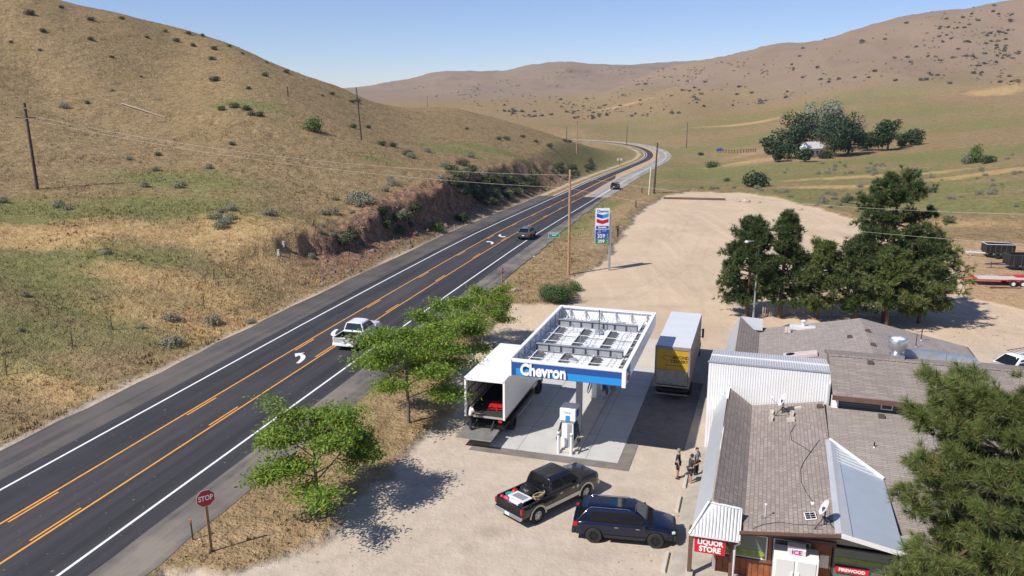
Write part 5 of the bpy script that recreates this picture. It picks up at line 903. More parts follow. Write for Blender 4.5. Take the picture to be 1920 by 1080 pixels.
for x in (-2.08, -.33): MB().box(x - .09, x + .09, 32.75, 32.93, .12, 2.42).build('post', 'brown_trim', pr, po, bevel=.01); MB().box(x - .16, x + .16, 32.68, 33.0, .1, .3).build('footing', 'concrete_pale', pr, po); MB().box(x - .10, x + .10, 32.74, 32.94, 2.1, 2.36).build('bracket_plate', 'galvanised', pr, po)
MB().box(-2.15, -.2, 32.74, 32.94, 2.36, 2.5).build('beam', 'brown_trim', pr, po); MB().bar((-2.0, 32.84, 1.95), (-1.7, 32.84, 2.36), .1).build('brace', 'brown_trim', pr, po); MB().bar((-.42, 32.84, 1.75), (-.85, 32.84, 2.36), .1).build('brace', 'brown_trim', pr, po); MB().tube([(-.05, 32.5, 2.4), (-.02, 32.6, 2.15), (-.2, 32.75, 1.95), (-.22, 32.8, .2)], .05, 8).build('downspout', 'dish_grey', pr, po)
ls, lo = sroot('store_sign', -1.25, 32.42, 1.50, 'red sign with white serif letters hanging under the porch roof', 'sign'); MB().box(-.64, .66, -.03, .03, .06, .80).build('panel', 'sign_red', ls); textmesh('lettering', 'LIQUOR', .34, 'white_sign', ls, (.02, -.035, .58), ext=.006, off=.012, sx=.85); textmesh('lettering', 'STORE', .34, 'white_sign', ls, (.02, -.035, .25), ext=.006, off=.012, sx=.9)
ic, io = sroot('ice_freezer', 2.3, 32.45, .12, 'white two-door ice freezer outside the shop front', 'freezer'); MB().box(-.9, .9, 0, .85, 0, 1.9).build('cabinet', 'white_paint', ic, bevel=.02)
for s_ in (-1, 1): d = MB().box(-.80 if s_ < 0 else .06, -.06 if s_ < 0 else .80, -.04, -.001, .1, 1.72).build('door', 'dish_grey', ic, bevel=.01); MB().box(s_ * .13 - .03, s_ * .13 + .03, -.09, -.04, .8, 1.2).build('handle', 'white_paint', d)
MB().box(-.36, .36, .12, .5, 1.9, 2.28).build('sign_box', 'white_paint', ic); MB().box(-.35, .36, .10, .119, 1.92, 2.17).build('sign_face', 'dish_grey', ic); mat('magenta', (.45, .01, .25), .5); textmesh('sign_lettering', 'ICE', .28, 'magenta', ic, (0, .095, 2.04), ext=.004, off=.01)
# bricks beyond
for px, py, lb in [(1285.5, 903, 'concrete wheel stop beside the standing men'), (1272, 947, 'concrete wheel stop between the men and the blue car'), (1248, 1056, 'concrete wheel stop at the bottom edge of the photo')]:
    P = S(G(px, py)); r, _o = sroot('wheel_stop', P[0], P[1], 0, lb, 'wheel stop', 'concrete wheel stops'); MB().hexa([(-.11, -.85, 0), (.11, -.85, 0), (.11, .85, 0), (-.11, .85, 0), (-.07, -.83, .14), (.07, -.83, .14), (.07, .83, .14), (-.07, .83, .14)]).build('bar', 'concrete_pale', r, bevel=.015)
# picket fence and yard clutter behind the building
def fence(pts, label, hgt=.95, nm='picket_fence', m='concrete_pale', gap=.22):
    P0 = G(*pts[0]); r = empty(nm, tuple(P0)); tag(r, label, 'fence'); Q = [Vector(G(*p) - P0) for p in pts]; pk = MB(); rl = MB(); ps = MB()
    for a, b in zip(Q[:-1], Q[1:]):
        L = (b - a).length; rl.bar(a + Vector((0, 0, .35)), b + Vector((0, 0, .35)), .03, .06); rl.bar(a + Vector((0, 0, .75)), b + Vector((0, 0, .75)), .03, .06)
        for i in range(int(L / gap)):
            p = a.lerp(b, i * gap / L); pk.box(p.x - .05, p.x + .05, p.y - .035, p.y - .016, .06, hgt)
        for i in range(int(L / 2.4) + 1): p = a.lerp(b, min(1, i * 2.4 / L)); ps.box(p.x - .05, p.x + .05, p.y + .02, p.y + .12, -.1, hgt)
    pk.build('pickets', m, r, fix=False); rl.build('rails', m, r, fix=False); ps.build('posts', m, r, fix=False)
mat('fence_wood', (.36, .31, .25), .9, var=.2); fence([(1430, 594), (1480, 592), (1560, 592), (1640, 592), (1725, 590)], 'weathered picket fence under the row of pines', m='fence_wood')
mat('yard_shade', (.06, .048, .038), .95, var=.4, vscale=1.5); sheet('yard_shade_sheet', [(.6, 61.8), (13.6, 61.8), (14.2, 66.5), (13.0, 72), (9, 76), (3, 76.5), (.2, 72)], .012, 'yard_shade', .08); pts_ = [(1.2, 63.8), (12.8, 63.8), (12.8, 68.5), (1.2, 68.5)]  # shade of the yard behind the store, painted as a dark ground sheet
# ---------------------------------------------------------------- poles, wires, signs
def pole(P, h, label, arms=None, m='wood_dark', r0=.15, lean=(0, 0), group='wooden utility poles', yaw=0.0):
    r = empty('utility_pole', tuple(P), yaw); tag(r, label, 'utility pole', group); top = Vector((lean[0], lean[1], h)); MB().tube([(0, 0, -.4), (lean[0] / 2, lean[1] / 2, h / 2), tuple(top)], [r0 * 1.1, r0 * .9, r0 * .7], 10).build('shaft', m, r, smooth=True)
    for z, L in (arms or []):
        f = z / h; MB().cbox((lean[0] * f, lean[1] * f - .14, z), (L, .10, .12)).build('crossarm', m if L < 2 else 'wood_post', r)
        for s_ in (-1, 1): MB().lathe([(.03, 0), (.06, .05), (.05, .13)], (lean[0] * f + s_ * (L / 2 - .12), lean[1] * f - .14, z + .06), n=8).build('insulator', 'dish_grey', r)
    return r
def pscale(px, py_base, py_top, P):          # height of an upright object from its two ends in the photo
    for h in np.arange(.3, 25, .05):
        q = P + np.array([0, 0, h]); d = q - np.array([0, 0, HC]); py = 540 - FPX * (d @ UP) / (d @ FW)
        if py < py_top: return float(h)
    return 10.
POLES = {}
def pole_at(key, px, pb, pt, label, Y=None, **k):
    P = hit(px, pb) if Y is None else PY(px, pb, Y); P = P.copy(); gz = ground_z(P[0], P[1]); 
    if Y is None: P[2] = gz
    h = pscale(px, pb, pt, P); r = pole(P, h, label, **k); POLES[key] = (P, h); return r
pole_at('wood', 1066, 515, 318, 'tallest bare wooden pole standing by the juniper and the station sign', m='wood_pole', r0=.17)
pole_at('left', 70, 355, 193, 'leaning dark utility pole with two crossarms at the left edge', arms=[(0, 1)][:0], m='wood_dark', r0=.21, lean=(-.1, 0))
P, h = POLES['left']; lp = [o for o in bpy.data.objects if o.name.startswith('utility_pole') and 'left edge' in o.get('label', '')][0]
for z, L, y in ((h - .7, 1.6, 0), (h - 1.9, 2.6, 0)): MB().cbox((-.1 * z / h, -.16, z), (L, .16, .17)).build('crossarm', 'wood_post' if L < 2 else 'wood_dark', lp)
pole_at('hill', 678, 263, 164, 'tall thin dark pole on the lower left hillside without crossarms', r0=.15, lean=(-.6, 0)); pole_at('stub', 540, 181, 163, 'short dark post alone high on the left hillside', r0=.16)
pole_at('far1', 801.5, 200, 182, 'tiny double pole on the saddle of the left ridge', r0=.25); pole_at('bank', 1081, 289, 226, 'brown pole with a crossarm on the slope inside the road bend', arms=[], m='wood_pole', r0=.2)
P, h = POLES['bank']; bp = [o for o in bpy.data.objects if 'inside the road bend' in o.get('label', '')][0]; MB().cbox((0, -.2, h - .35), (3.2, .14, .16)).build('crossarm', 'wood_pole', bp)
pole_at('bend', 1226, 363, 268, 'dark utility pole on the roadside near the oncoming dark car', r0=.2, lean=(.35, 0)); pole_at('field', 1287, 278, 229, 'thin pole standing alone in the far right field', r0=.2); pole_at('f2', 1175, 271, 236, 'thin pole on the far side of the road bend', r0=.2); pole_at('f3', 1062.5, 260, 236, 'small dark pole where the road vanishes behind the hill', r0=.24)
P = POLES['bend'][0]; r = empty('guy_stub', (P[0] - 1.0, P[1] + .3, P[2])); tag(r, 'short pale second pole tied beside the roadside utility pole', 'pole'); MB().tube([(0, 0, -.3), (.25, 0, 5.4)], .11, 8).build('shaft', 'dish_grey', r); MB().cbox((1.2, -.2, 1.9), (.3, .2, .7)).build('meter_box', 'dish_grey', r)
P, h = POLES['wood']; r = empty('power_cable_guard', (P[0] + .5, P[1] - .1, P[2])); bpy.data.objects.remove(r)
def wire(A, B, sag, label, rr=.014, m='wire_pale', n=26):
    A, B = Vector(A), Vector(B); pts = [A.lerp(B, i / n) + Vector((0, 0, -sag * 4 * (i / n) * (1 - i / n))) - A for i in range(n + 1)]; r = MB().tube(pts, rr, 5).build('overhead_wire', m, None, smooth=True); r.location = A; tag(r, label, 'wire', 'overhead wires')
mat('wire_pale', (.50, .46, .40), .6)
pl, hl = POLES['left']; pw, hw = POLES['wood']; top = Vector(pl) + Vector((-1.3, -.6, hl))
def at_px(px, py, Y): return tuple(PY(px, py, Y))
# two long spans from the left pole, past the wooden pole, to the right edge of the photo
wl1, wl2 = Vector(pl) + Vector((1.1, -.2, hl - 1.75)), Vector(pl) + Vector((-1.1, -.2, hl - 1.75)); Yw = pw[1]
wire(wl1, at_px(1066, 328.5, Yw), 1.6, 'upper pale overhead wire from the left pole to the tall wooden pole'); wire(wl2, at_px(1066, 352.5, Yw), 1.5, 'lower pale overhead wire from the left pole to the tall wooden pole')
wire(at_px(1066, 328.5, Yw), at_px(1990, 403, 60), .9, 'overhead wire crossing in front of the tallest pine top', .009); wire(at_px(1066, 352.5, Yw), at_px(1990, 462, 60), .9, 'overhead wire crossing the middle of the tallest pine', .009)
# station price sign
ps = empty('station_sign', tuple(G(1142, 507)), .10); tag(ps, 'tall roadside fuel sign with chevron emblem and price digits', 'sign')
HS = 6.9
MB().box(-.13, .13, -.10, .10, -.1, HS).build('post', 'steel_grey', ps, bevel=.01); sp = lambda x: x
Lx, Rx = -1.86, -.12; zt_, zb_ = 7.55, 3.25
MB().box(Lx, Rx, -.16, .16, zb_, zt_).build('cabinet', 'dish_grey', ps, bevel=.01)
f = -.163; seg = lambda z0, z1, m, nm, d=.012: MB().box(Lx + .05, Rx - .05, f - d, f, z0, z1).build(nm, m, ps)
seg(zt_ - 1.98, zt_ - .04, 'white_sign', 'white_face'); seg(zt_ - 2.5, zt_ - 2.04, 'white_sign', 'car_wash_face'); MB().box(Lx + .1, Rx - .1, f - .02, f - .012, zt_ - 2.44, zt_ - 2.10).build('blue_panel', 'sign_blue', ps); seg(zt_ - 3.62, zt_ - 2.54, 'sign_blue', 'regular_price_face'); seg(zb_ + .05, zt_ - 3.66, 'sign_green', 'diesel_price_face')
cx = (Lx + Rx) / 2
textmesh('name_lettering', 'Chevron', .46, 'sign_blue', ps, (cx, f - .02, zt_ - .35), ext=.006, off=.012, sx=.86); chevrons(ps, (cx, f - .014, zt_ - 1.2), 1.42, 1.25, 0)
textmesh('panel_lettering', 'x', .26, 'white_sign', ps, (cx, f - .03, zt_ - 2.27), ext=.004, off=.01) if 0 else textmesh('panel_lettering', 'ExtraMile', .25, 'white_sign', ps, (cx, f - .03, zt_ - 2.27), ext=.004, off=.01)
textmesh('small_lettering', 'Self    Serve', .2, 'white_sign', ps, (cx, f - .02, zt_ - 2.68), ext=.004); textmesh('price_digits', '359', .62, 'white_sign', ps, (cx - .12, f - .02, zt_ - 3.32), ext=.004, off=.012); textmesh('price_fraction', '9', .26, 'white_sign', ps, (cx + .62, f - .02, zt_ - 3.2), ext=.004); textmesh('price_fraction', '10', .2, 'white_sign', ps, (cx + .62, f - .02, zt_ - 3.45), ext=.004)
textmesh('small_lettering', 'Regular', .16, 'white_sign', ps, (cx - .4, f - .02, zt_ - 2.9), ext=.004)
textmesh('price_digits', '399', .56, 'white_sign', ps, (cx - .12, f - .02, zb_ + .33), ext=.004, off=.012); textmesh('price_fraction', '9', .24, 'white_sign', ps, (cx + .62, f - .02, zb_ + .43), ext=.004); textmesh('price_fraction', '10', .18, 'white_sign', ps, (cx + .62, f - .02, zb_ + .2), ext=.004)
# stop signs and the rest
def octo(r, z, R_, rot, m='sign_red', d=.012, nm='plate', y=-.06, sc=1):
    mb = MB(); pts = [(R_ * math.cos(math.pi / 8 + i * math.pi / 4), R_ * math.sin(math.pi / 8 + i * math.pi / 4)) for i in range(8)]; mb.add([(x, y - d, z + q) for x, q in pts] + [(x, y, z + q) for x, q in pts], [tuple(range(8)), tuple(reversed(range(8, 16)))] + [(i, (i + 1) % 8, 8 + (i + 1) % 8, 8 + i) for i in range(8)]); o = mb.build(nm, m, r); return o
mat('stop_red', (.42, .012, .02), .45)
def stop_sign(P, yaw, H_, R_, label, front=True, lean=0):
    r = empty('stop_sign', tuple(P), yaw); tag(r, label, 'stop sign', None); MB().hexa([(-.06, -.05, -.2), (.06, -.05, -.2), (.06, .05, -.2), (-.06, .05, -.2), (-.06 + lean, -.05, H_), (.06 + lean, -.05, H_), (.06 + lean, .05, H_), (-.06 + lean, .05, H_)]).build('post', 'wood_post', r)
    a = octo(r, H_ + .1 - R_ * .2 + R_ * .2, R_, 0, 'white_sign', .008, 'border'); b = octo(r, H_ + .1, R_ * .965, 0, 'stop_red', .004, 'plate', -.069); t_ = textmesh('lettering', 'STOP', R_ * .78, 'white_sign', r, (lean, -.078, H_ + .1), ext=.003, off=.008, sx=.8); a.location.x = b.location.x = lean; return r
stop_sign(G(397, 1035), math.radians(36), 2.72, .44, 'red stop sign on a wooden post at the bottom left of the lot', lean=-.05); rr_ = stop_sign(G(941, 550), math.radians(66), 2.35, .36, 'distant stop sign seen almost edge on beside the verge trees')
gs = empty('road_sign', tuple(G(1038, 472)), .05); tag(gs, 'small green place name sign on a wooden post beside the road', 'road sign'); MB().box(-.06, .06, -.05, .05, -.2, 2.6).build('post', 'wood_post', gs); MB().box(-.72, .72, -.075, -.052, 1.95, 2.65).build('plate', 'sign_green2' if 0 else 'white_sign', gs); mat('green_plate', (.01, .24, .15), .5); MB().box(-.69, .69, -.08, -.076, 1.98, 2.62).build('green_face', 'green_plate', gs); MB().box(-.56, -.30, -.083, -.08, 2.42, 2.50).box(-.22, .12, -.083, -.08, 2.42, 2.50).box(.20, .58, -.083, -.08, 2.41, 2.49).box(-.26, .30, -.083, -.08, 2.22, 2.31).build('worn_lettering', 'white_sign', gs)
def marker(px, py, h, m, top, label, w=.08, nm='marker_post'):
    P = hit(px, py); r = empty(nm, tuple(P), random.uniform(-.2, .2)); tag(r, label, 'marker post' if nm == 'marker_post' else 'post'); MB().tube([(0, 0, -.2), (random.uniform(-.06, .06) - .05, 0, h)], w / 2, 8).build('stake', m, r); 
    if top: MB().cbox((-.05, 0, h), (w * 1.3, w * 1.3, .14)).build('cap', top, r)
mat('orange', (.55, .13, .02), .5); mat('yellow_black', (.72, .66, .05), .5)
marker(362, 1012, 1.0, 'dark_steel', 'orange', 'thin stake with an orange top beside the stop sign'); marker(949, 541, .9, 'dish_grey', None, 'thin pale delineator by the distant stop sign')
yb = empty('hazard_marker', tuple(G(661, 812)), .2); tag(yb, 'narrow yellow and black striped hazard marker at the pavement edge', 'hazard marker'); MB().box(-.03, .03, -.02, .03, -.2, 1.1).build('post', 'dark_steel', yb); MB().box(-.10, .10, -.035, -.021, .25, 1.25).build('panel', 'yellow_black', yb); q = MB()
for i in range(4): z = .32 + i * .24; q.add([(-.10, -.038, z), (.10, -.038, z + .14), (.10, -.038, z + .24), (-.10, -.038, z + .10)], [(0, 1, 2, 3)])
q.build('stripes', 'black', yb, fix=False)
for px, py, lb in [(522, 478, 'white pedestal box lower on the left slope'), (531.5, 462, 'white pedestal box beside the fence stake on the left slope')]:
    P = hit(px, py); r = empty('utility_pedestal', tuple(P), .3); tag(r, lb, 'utility box', 'white utility pedestals'); MB().box(-.12, .12, -.1, .1, -.1, .55).build('housing', 'white_paint', r, bevel=.015); MB().box(-.14, .14, -.12, .12, .55, .63).build('cap', 'dish_grey', r, bevel=.015)
# fence stakes along the left slope
for i, (px, py, h) in enumerate([(12, 703, 1.2), (136, 649, 1.1), (210, 618, 1.25), (383, 578, 1.2), (402, 522, 1.0), (409, 535, .9), (424, 521, 1.0), (554, 443, 1.1), (588, 425, 1.0), (617, 402, .9), (522, 463, .9)]):
    P = hit(px, py); r = empty('fence_stake', tuple(P), random.uniform(0, 3)); tag(r, 'thin rusty steel fence stake standing in the dry grass left of the road', 'fence stake', 'fence stakes on the left slope'); MB().bar((0, 0, -.2), (random.uniform(-.08, .08), .03, h), .07, .05).build('stake', 'rust' if 'rust' in M else 'wood_dark', r)
for px, py, h, lb in [(1204, 362, 2.0, 'dark stub post in the verge left of the roadside pole'), (1192.5, 389, 2.0, 'dark stub post on the bank at the corner of the gravel lot'), (1134, 385, 1.4, 'thin grey stake on the verge where the old lane begins'), (1170, 411, 1.3, 'thin stake on the bank above the mailbox')]:
    marker(px, py, h * .62, 'wood_dark' if h > 1.5 else 'fence_wood', None, lb, .22 if h > 1.5 else .05, 'verge_post')
mbx = empty('mailbox', tuple(G(1158, 444)), .3); tag(mbx, 'old mailbox on a dark post at the edge of the gravel lot', 'mailbox'); MB().box(-.09, .09, -.09, .09, -.1, 1.35).build('post', 'wood_dark', mbx); MB().box(-.55, .5, -.2, .2, 1.35, 1.42).build('shelf', 'wood_post', mbx); MB().tube([(-.35, 0, 1.52), (.2, 0, 1.52)], .12, 10).build('box', 'rust_m' if 0 else 'wood_dark', mbx); MB().cbox((.4, 0, 1.5), (.2, .2, .12)).build('tray', 'dish_grey', mbx)
ys = empty('warning_sign', tuple(hit(1161.5, 310))); tag(ys, 'pale double warning board on a post inside the bend', 'road sign'); MB().box(-.1, .1, -.08, .08, -.2, 2.6).build('post', 'wood_dark', ys); MB().box(-1.1, -.15, -.14, -.09, 1.9, 2.8).box(.15, 1.1, -.14, -.09, 1.9, 2.8).build('boards', 'sign_tan' if 0 else 'wire_pale', ys)
gt = empty('ranch_fence', tuple(G(1352, 286, -6.5))); tag(gt, 'far pole fence along the bare farm field', 'fence'); P0 = hit(1345, 286); gt.location = tuple(P0); q = MB(); r2_ = MB()
PP = [hit(x, y) - P0 for x, y in ((1345, 286), (1372, 287), (1400, 286), (1420, 285))]
for a, b in zip(PP[:-1], PP[1:]):
    for k in range(5): p = a + (b - a) * k / 5; q.box(p[0] - .12, p[0] + .12, p[1] - .1, p[1] + .1, p[2] - .3, p[2] + 1.4)
    r2_.bar(tuple(a + [0, 0, 1.1]), tuple(b + [0, 0, 1.1]), .1)
q.build('posts', 'wood_dark', gt, fix=False); r2_.build('rails', 'wood_dark', gt, fix=False)
lg = empty('log_barrier', tuple(G(1300, 374)), 0.0); tag(lg, 'long brown log lying along the far edge of the gravel lot', 'log'); a, b = G(1244, 373) - G(1300, 374), G(1360, 375.5) - G(1300, 374); MB().tube([tuple(a + [0, 0, .18]), tuple(b + [0, 0, .18])], .24, 8).build('trunk', 'brown_trim', lg, smooth=True)
# rocks
mat('rock', (.45, .36, .27), .9, var=.25, vscale=2, bump=.4)
for px, py, s, lb in [(1400, 379, .8, 'largest pale boulder on the far edge of the gravel lot'), (1422, 380, .5, 'boulder right of the largest one at the lot edge'), (1385, 378, .4, 'small rock left of the largest boulder'), (1500, 394, .5, 'low rock half way along the far edge of the lot'), (375, 1012, .1, 'small white stone beside the stop sign post'), (963, 545, .4, 'brown rock near the distant stop sign'), (1002, 482, .2, 'small pale rock on the roadside verge')]:
    P = hit(px, py); mb = MB().sphere((0, 0, s * .3), s, 9, 6, (1, .7, .5)); mb.v = [(v[0] * random.uniform(.8, 1.2), v[1] * random.uniform(.8, 1.2), v[2] * random.uniform(.8, 1.2)) for v in mb.v]; o = mb.build('boulder', 'rock', fix=False); o.location = tuple(P); tag(o, lb, 'rock')
ll = empty('fallen_log', tuple(hit(250, 205)), 0); P0 = hit(250, 205); tag(ll, 'long bleached fallen log lying high on the left slope', 'log'); a, b = hit(228, 196) - P0, hit(310, 222) - P0; MB().tube([tuple(a + [0, 0, .25]), tuple((a + b) / 2 + [0, 0, .3]), tuple(b + [0, 0, .2])], [.11, .09, .04], 7).build('trunk', 'fence_wood', ll, smooth=True)
# yard light by the pines
yl = empty('street_lamp', tuple(G(1412, 600)), 0); tag(yl, 'grey pole lamp with a curved arm in front of the leftmost pine', 'street lamp'); MB().tube([(0, 0, -.1), (.06, 0, 7.4)], [.10, .06], 8).build('pole', 'steel_grey', yl, smooth=True); MB().tube([(.06, 0, 7.3), (-.4, 0, 7.55), (-.95, 0, 7.55)], .035, 6).build('arm', 'dish_grey', yl); MB().lathe([(.05, .12), (.16, .05), (.20, -.03), (.12, -.12)], (-1.1, 0, 7.5), n=12).build('lamp_head', 'dish_grey', yl, smooth=True)
# farmhouse
fh = empty('farmhouse', (0, 0, 0)); P = PY(1520, 296, 305); P[2] = ground_z(P[0], P[1]); fh.location = tuple(P); fh.rotation_euler = (0, 0, .5); tag(fh, 'white farmhouse half hidden among the dark trees', 'house')
MB().box(-5, 5, -3.5, 3.5, 0, 4).add([(-5, -3.5, 4), (-5, 3.5, 4), (-5, 0, 6.6), (-4.9, -3.5, 4), (-4.9, 3.5, 4), (-4.9, 0, 6.6)], [(0, 1, 2), (5, 4, 3), (0, 2, 5, 3), (1, 4, 5, 2)]).build('wall', 'white_paint', fh); MB().slab([(-5.4, -4, 3.8), (5.4, -4, 3.8), (5.4, 0, 6.8), (-5.4, 0, 6.8)], .15).slab([(-5.4, 0, 6.8), (5.4, 0, 6.8), (5.4, 4, 3.8), (-5.4, 4, 3.8)], .15).build('roof', 'dish_grey', fh)
for x in (-3, 0, 3): MB().box(x - .5, x + .5, -3.56, -3.5, 1.2, 2.8).build('window', 'glass_dark', fh)
MB().box(2.6, 3.2, -.3, .3, 6, 7.6).build('chimney', 'brown_trim', fh); fh.scale = (.78, .78, .78)
# field gate and tarp
P = hit(1349, 283); o = MB().sphere((0, 0, .6), 1.2, 8, 5, (1.4, .8, .7)).build('blue_tarp', 'sign_blue'); o.location = tuple(P); tag(o, 'small blue covered heap at the end of the ranch fence', 'tarp')
# ---------------------------------------------------------------- vehicles
mat('tyre', (.022, .022, .023), .85, bump=.2); mat('rim_silver', (.55, .56, .57), .3, .8); mat('rim_black', (.03, .03, .032), .4, .5); mat('chrome', (.7, .7, .71), .15, 1); mat('lamp_red', (.45, .01, .015), .25); mat('lamp_clear', (.65, .66, .66), .12, spec=.8); mat('plate_white', (.7, .7, .7), .5); mat('interior', (.03, .03, .032), .8)
mat('car_black', (.010, .010, .012), .22, coat=.8); mat('car_blue', (.003, .006, .024), .25, coat=.5); mat('car_white', (.80, .80, .80), .25, coat=.6); mat('car_grey', (.10, .10, .095), .3, .4, coat=.5); mat('car_dark', (.02, .022, .026), .3, coat=.5); mat('car_tan', (.36, .33, .28), .35, coat=.3); mat('trim_black', (.02, .02, .022), .6)
def wheel(parent, x, y, rad, wid, rim, sp=5, name='wheel'):
    s = 1 if y > 0 else -1; w = wid / 2
    prof = [(rad * .60, -w), (rad * .93, -w), (rad, -w * .7), (rad, w * .7), (rad * .93, w), (rad * .60, w), (rad * .60, w * .4), (rad * .60, -w * .4)]
    o = MB().lathe(prof, (0, 0, 0), 'y', 24, False).build(name, 'tyre', parent, smooth=True); o.location = (x, y, rad)
    mb = MB().lathe([(rad * .60, s * w * .55), (rad * .60, s * w * .9), (rad * .54, s * w * .9), (rad * .52, s * w * .35), (.02, s * w * .35)], (0, 0, 0), 'y', 20)
    for k in range(sp):
        a = 2 * math.pi * k / sp; c, q = math.cos(a), math.sin(a); e = rad * .56; t_ = rad * .10; mb.hexa([(q * t_ + c * .03, s * w * .4, -c * t_ + q * .03), (c * e + q * t_ * .8, s * w * .5, q * e - c * t_ * .8), (c * e - q * t_ * .8, s * w * .5, q * e + c * t_ * .8), (-q * t_ + c * .03, s * w * .4, c * t_ + q * .03), (q * t_, s * w * .8, -c * t_), (c * e + q * t_ * .8, s * w * .85, q * e - c * t_ * .8), (c * e - q * t_ * .8, s * w * .85, q * e + c * t_ * .8), (-q * t_, s * w * .8, c * t_)])
    mb.lathe([(rad * .16, s * w * .4), (rad * .14, s * w * .92)], (0, 0, 0), 'y', 12); mb.build('rim', rim, o, smooth=True, fix=False); return o
def loft_body(L0, L1, wheels, R_, prof, hw, zb, bed=None, floor=.75, tumble=.93):
    """body side lofted along x: prof(x)-> shoulder z, top z, half width"""
    xs = set(np.round(np.linspace(L0, L1, 34), 3))
    for wx in wheels:
        for k in range(13): xs.add(round(wx + R_ * math.cos(math.pi * k / 12), 3))
    if bed: xs |= {round(bed[0] + .001, 3), round(bed[1] - .001, 3), bed[0] - .0, bed[1]}
    xs = sorted(xs); V = []; n = 9; F = []
    for x in xs:
        zs, zt, w, wt = prof(x); b = zb
        for wx in wheels:
            if abs(x - wx) < R_: b = max(b, .36 + math.sqrt(max(0, R_ ** 2 - (x - wx) ** 2)) * .98)
        endf = min(1, (x - L0) / .18, (L1 - x) / .22); w = w * (1 - .10 * (1 - max(0, endf)) ** 2)
        b = min(b, zs - .16)
        inb = bed and bed[0] < x < bed[1]
        if inb: row = [(w * .975, b), (w, b + (zs - b) * .35), (w * .995, zs - .10), (w * .965, zs), (w * .90, zs), (w * .88, zs - .03), (w * .87, floor), (w * .4, floor), (0, floor)]
        else: row = [(w * .975, b), (w, b + (zs - b) * .35), (w * .995, zs - .10), (w * .965, zs - .02), (w * .90, zs + (zt - zs) * .35), (wt, zs + (zt - zs) * .72), (wt * .85, zs + (zt - zs) * .88), (wt * .45, zt), (0, zt + .004)]
        for y, z in row: V.append((x, y, z))
    for i in range(len(xs) - 1):
        for k in range(n - 1): F.append((i * n + k, i * n + k + 1, (i + 1) * n + k + 1, (i + 1) * n + k))
    m_ = len(V); V2 = V + [(x, -y, z) for x, y, z in V]; F2 = F + [tuple(reversed([q + m_ for q in f])) for f in F]
    for o_, rv_ in ((0, 1), ((len(xs) - 1) * n, 0)):
        a = [o_ + k for k in range(n)]; b = [m_ + o_ + k for k in range(n)]; loop = a + b[::-1][1:]; F2.append(tuple(loop if rv_ else reversed(loop)))
    mb = MB(); mb.v = V2; mb.f = F2; return mb
def quadpanel(mb, pts, th=.008):              # thin slab from a planar polygon (x,y,z), thickened along its normal
    P = [Vector(p) for p in pts]; n = (P[1] - P[0]).cross(P[2] - P[0]).normalized() * th; k = len(P); mb.add([p + n for p in P] + [p - n for p in P], [tuple(range(k)), tuple(reversed(range(k, 2 * k)))] + [(i, (i + 1) % k, k + (i + 1) % k, k + i) for i in range(k)]); return mb
def greenhouse(r, paint, x0, x1, xr0, xr1, zb, zt, wb, wt, posts, glass='glass_dark', roofpaint=None, rear_glass=True):
    """cab: lower outline x0..x1, roof x0r..x1r; posts = side-window spans as fractions"""
    V = []
    xs_b = [x0, x0 + (x1 - x0) * .33, x0 + (x1 - x0) * .66, x1]; xs_t = [xr0, xr0 + (xr1 - xr0) * .33, xr0 + (xr1 - xr0) * .66, xr1]; mb = MB(); rows = []
    for a, b in zip(xs_b, xs_t):
        rows.append([(a, wb, zb), (a + (b - a) * .5, (wb + wt) / 2 + .015, (zb + zt) / 2), (b, wt, zt - .07), (b, wt * .9, zt - .01), (b, wt * .5, zt + .025), (b, 0, zt + .035)])
    n = 6
    for rw in rows: mb.v += rw + [(x, -y, z) for x, y, z in reversed(rw[:-1])]
    N_ = 11
    for i in range(3):
        for k in range(N_ - 1): mb.f.append((i * N_ + k, i * N_ + k + 1, (i + 1) * N_ + k + 1, (i + 1) * N_ + k))
    mb.f.append(tuple(range(N_))); mb.f.append(tuple(reversed(range(3 * N_, 4 * N_)))); cab = mb.build('cab', roofpaint or paint, r, smooth=True, bevel=.03)
    def sp(f, g, s):                          # point on the side at fraction f along, g up
        xb = x0 + (x1 - x0) * f; xt = xr0 + (xr1 - xr0) * f; x = xb + (xt - xb) * g; y = wb + (wt - wb) * g + .03 * 4 * g * (1 - g) * .5 + .012; return (x, s * y, zb + (zt - .07 - zb) * g)
    for s in (-1, 1):
        for (f0, f1, g0, g1, f2, f3) in posts: quadpanel(MB(), [sp(f0, g0, s), sp(f1, g0, s), sp(f3, g1, s), sp(f2, g1, s)], .006).build('side_window', glass, r)
    for (xb, xt, nm, d) in ((x1, xr1, 'windshield', 1), (x0, xr0, 'rear_window', -1)):
        if nm == 'rear_window' and not rear_glass: continue
        f0, f1 = .10, .93; e = .012 * d
        quadpanel(MB(), [(xb + (xt - xb) * f0 + e, -wb * .90, zb + (zt - zb) * f0), (xb + (xt - xb) * f0 + e, wb * .90, zb + (zt - zb) * f0), (xb + (xt - xb) * f1 + e, wt * .86, zb + (zt - zb) * f1), (xb + (xt - xb) * f1 + e, -wt * .86, zb + (zt - zb) * f1)], .008).build(nm, glass, r)
    return cab
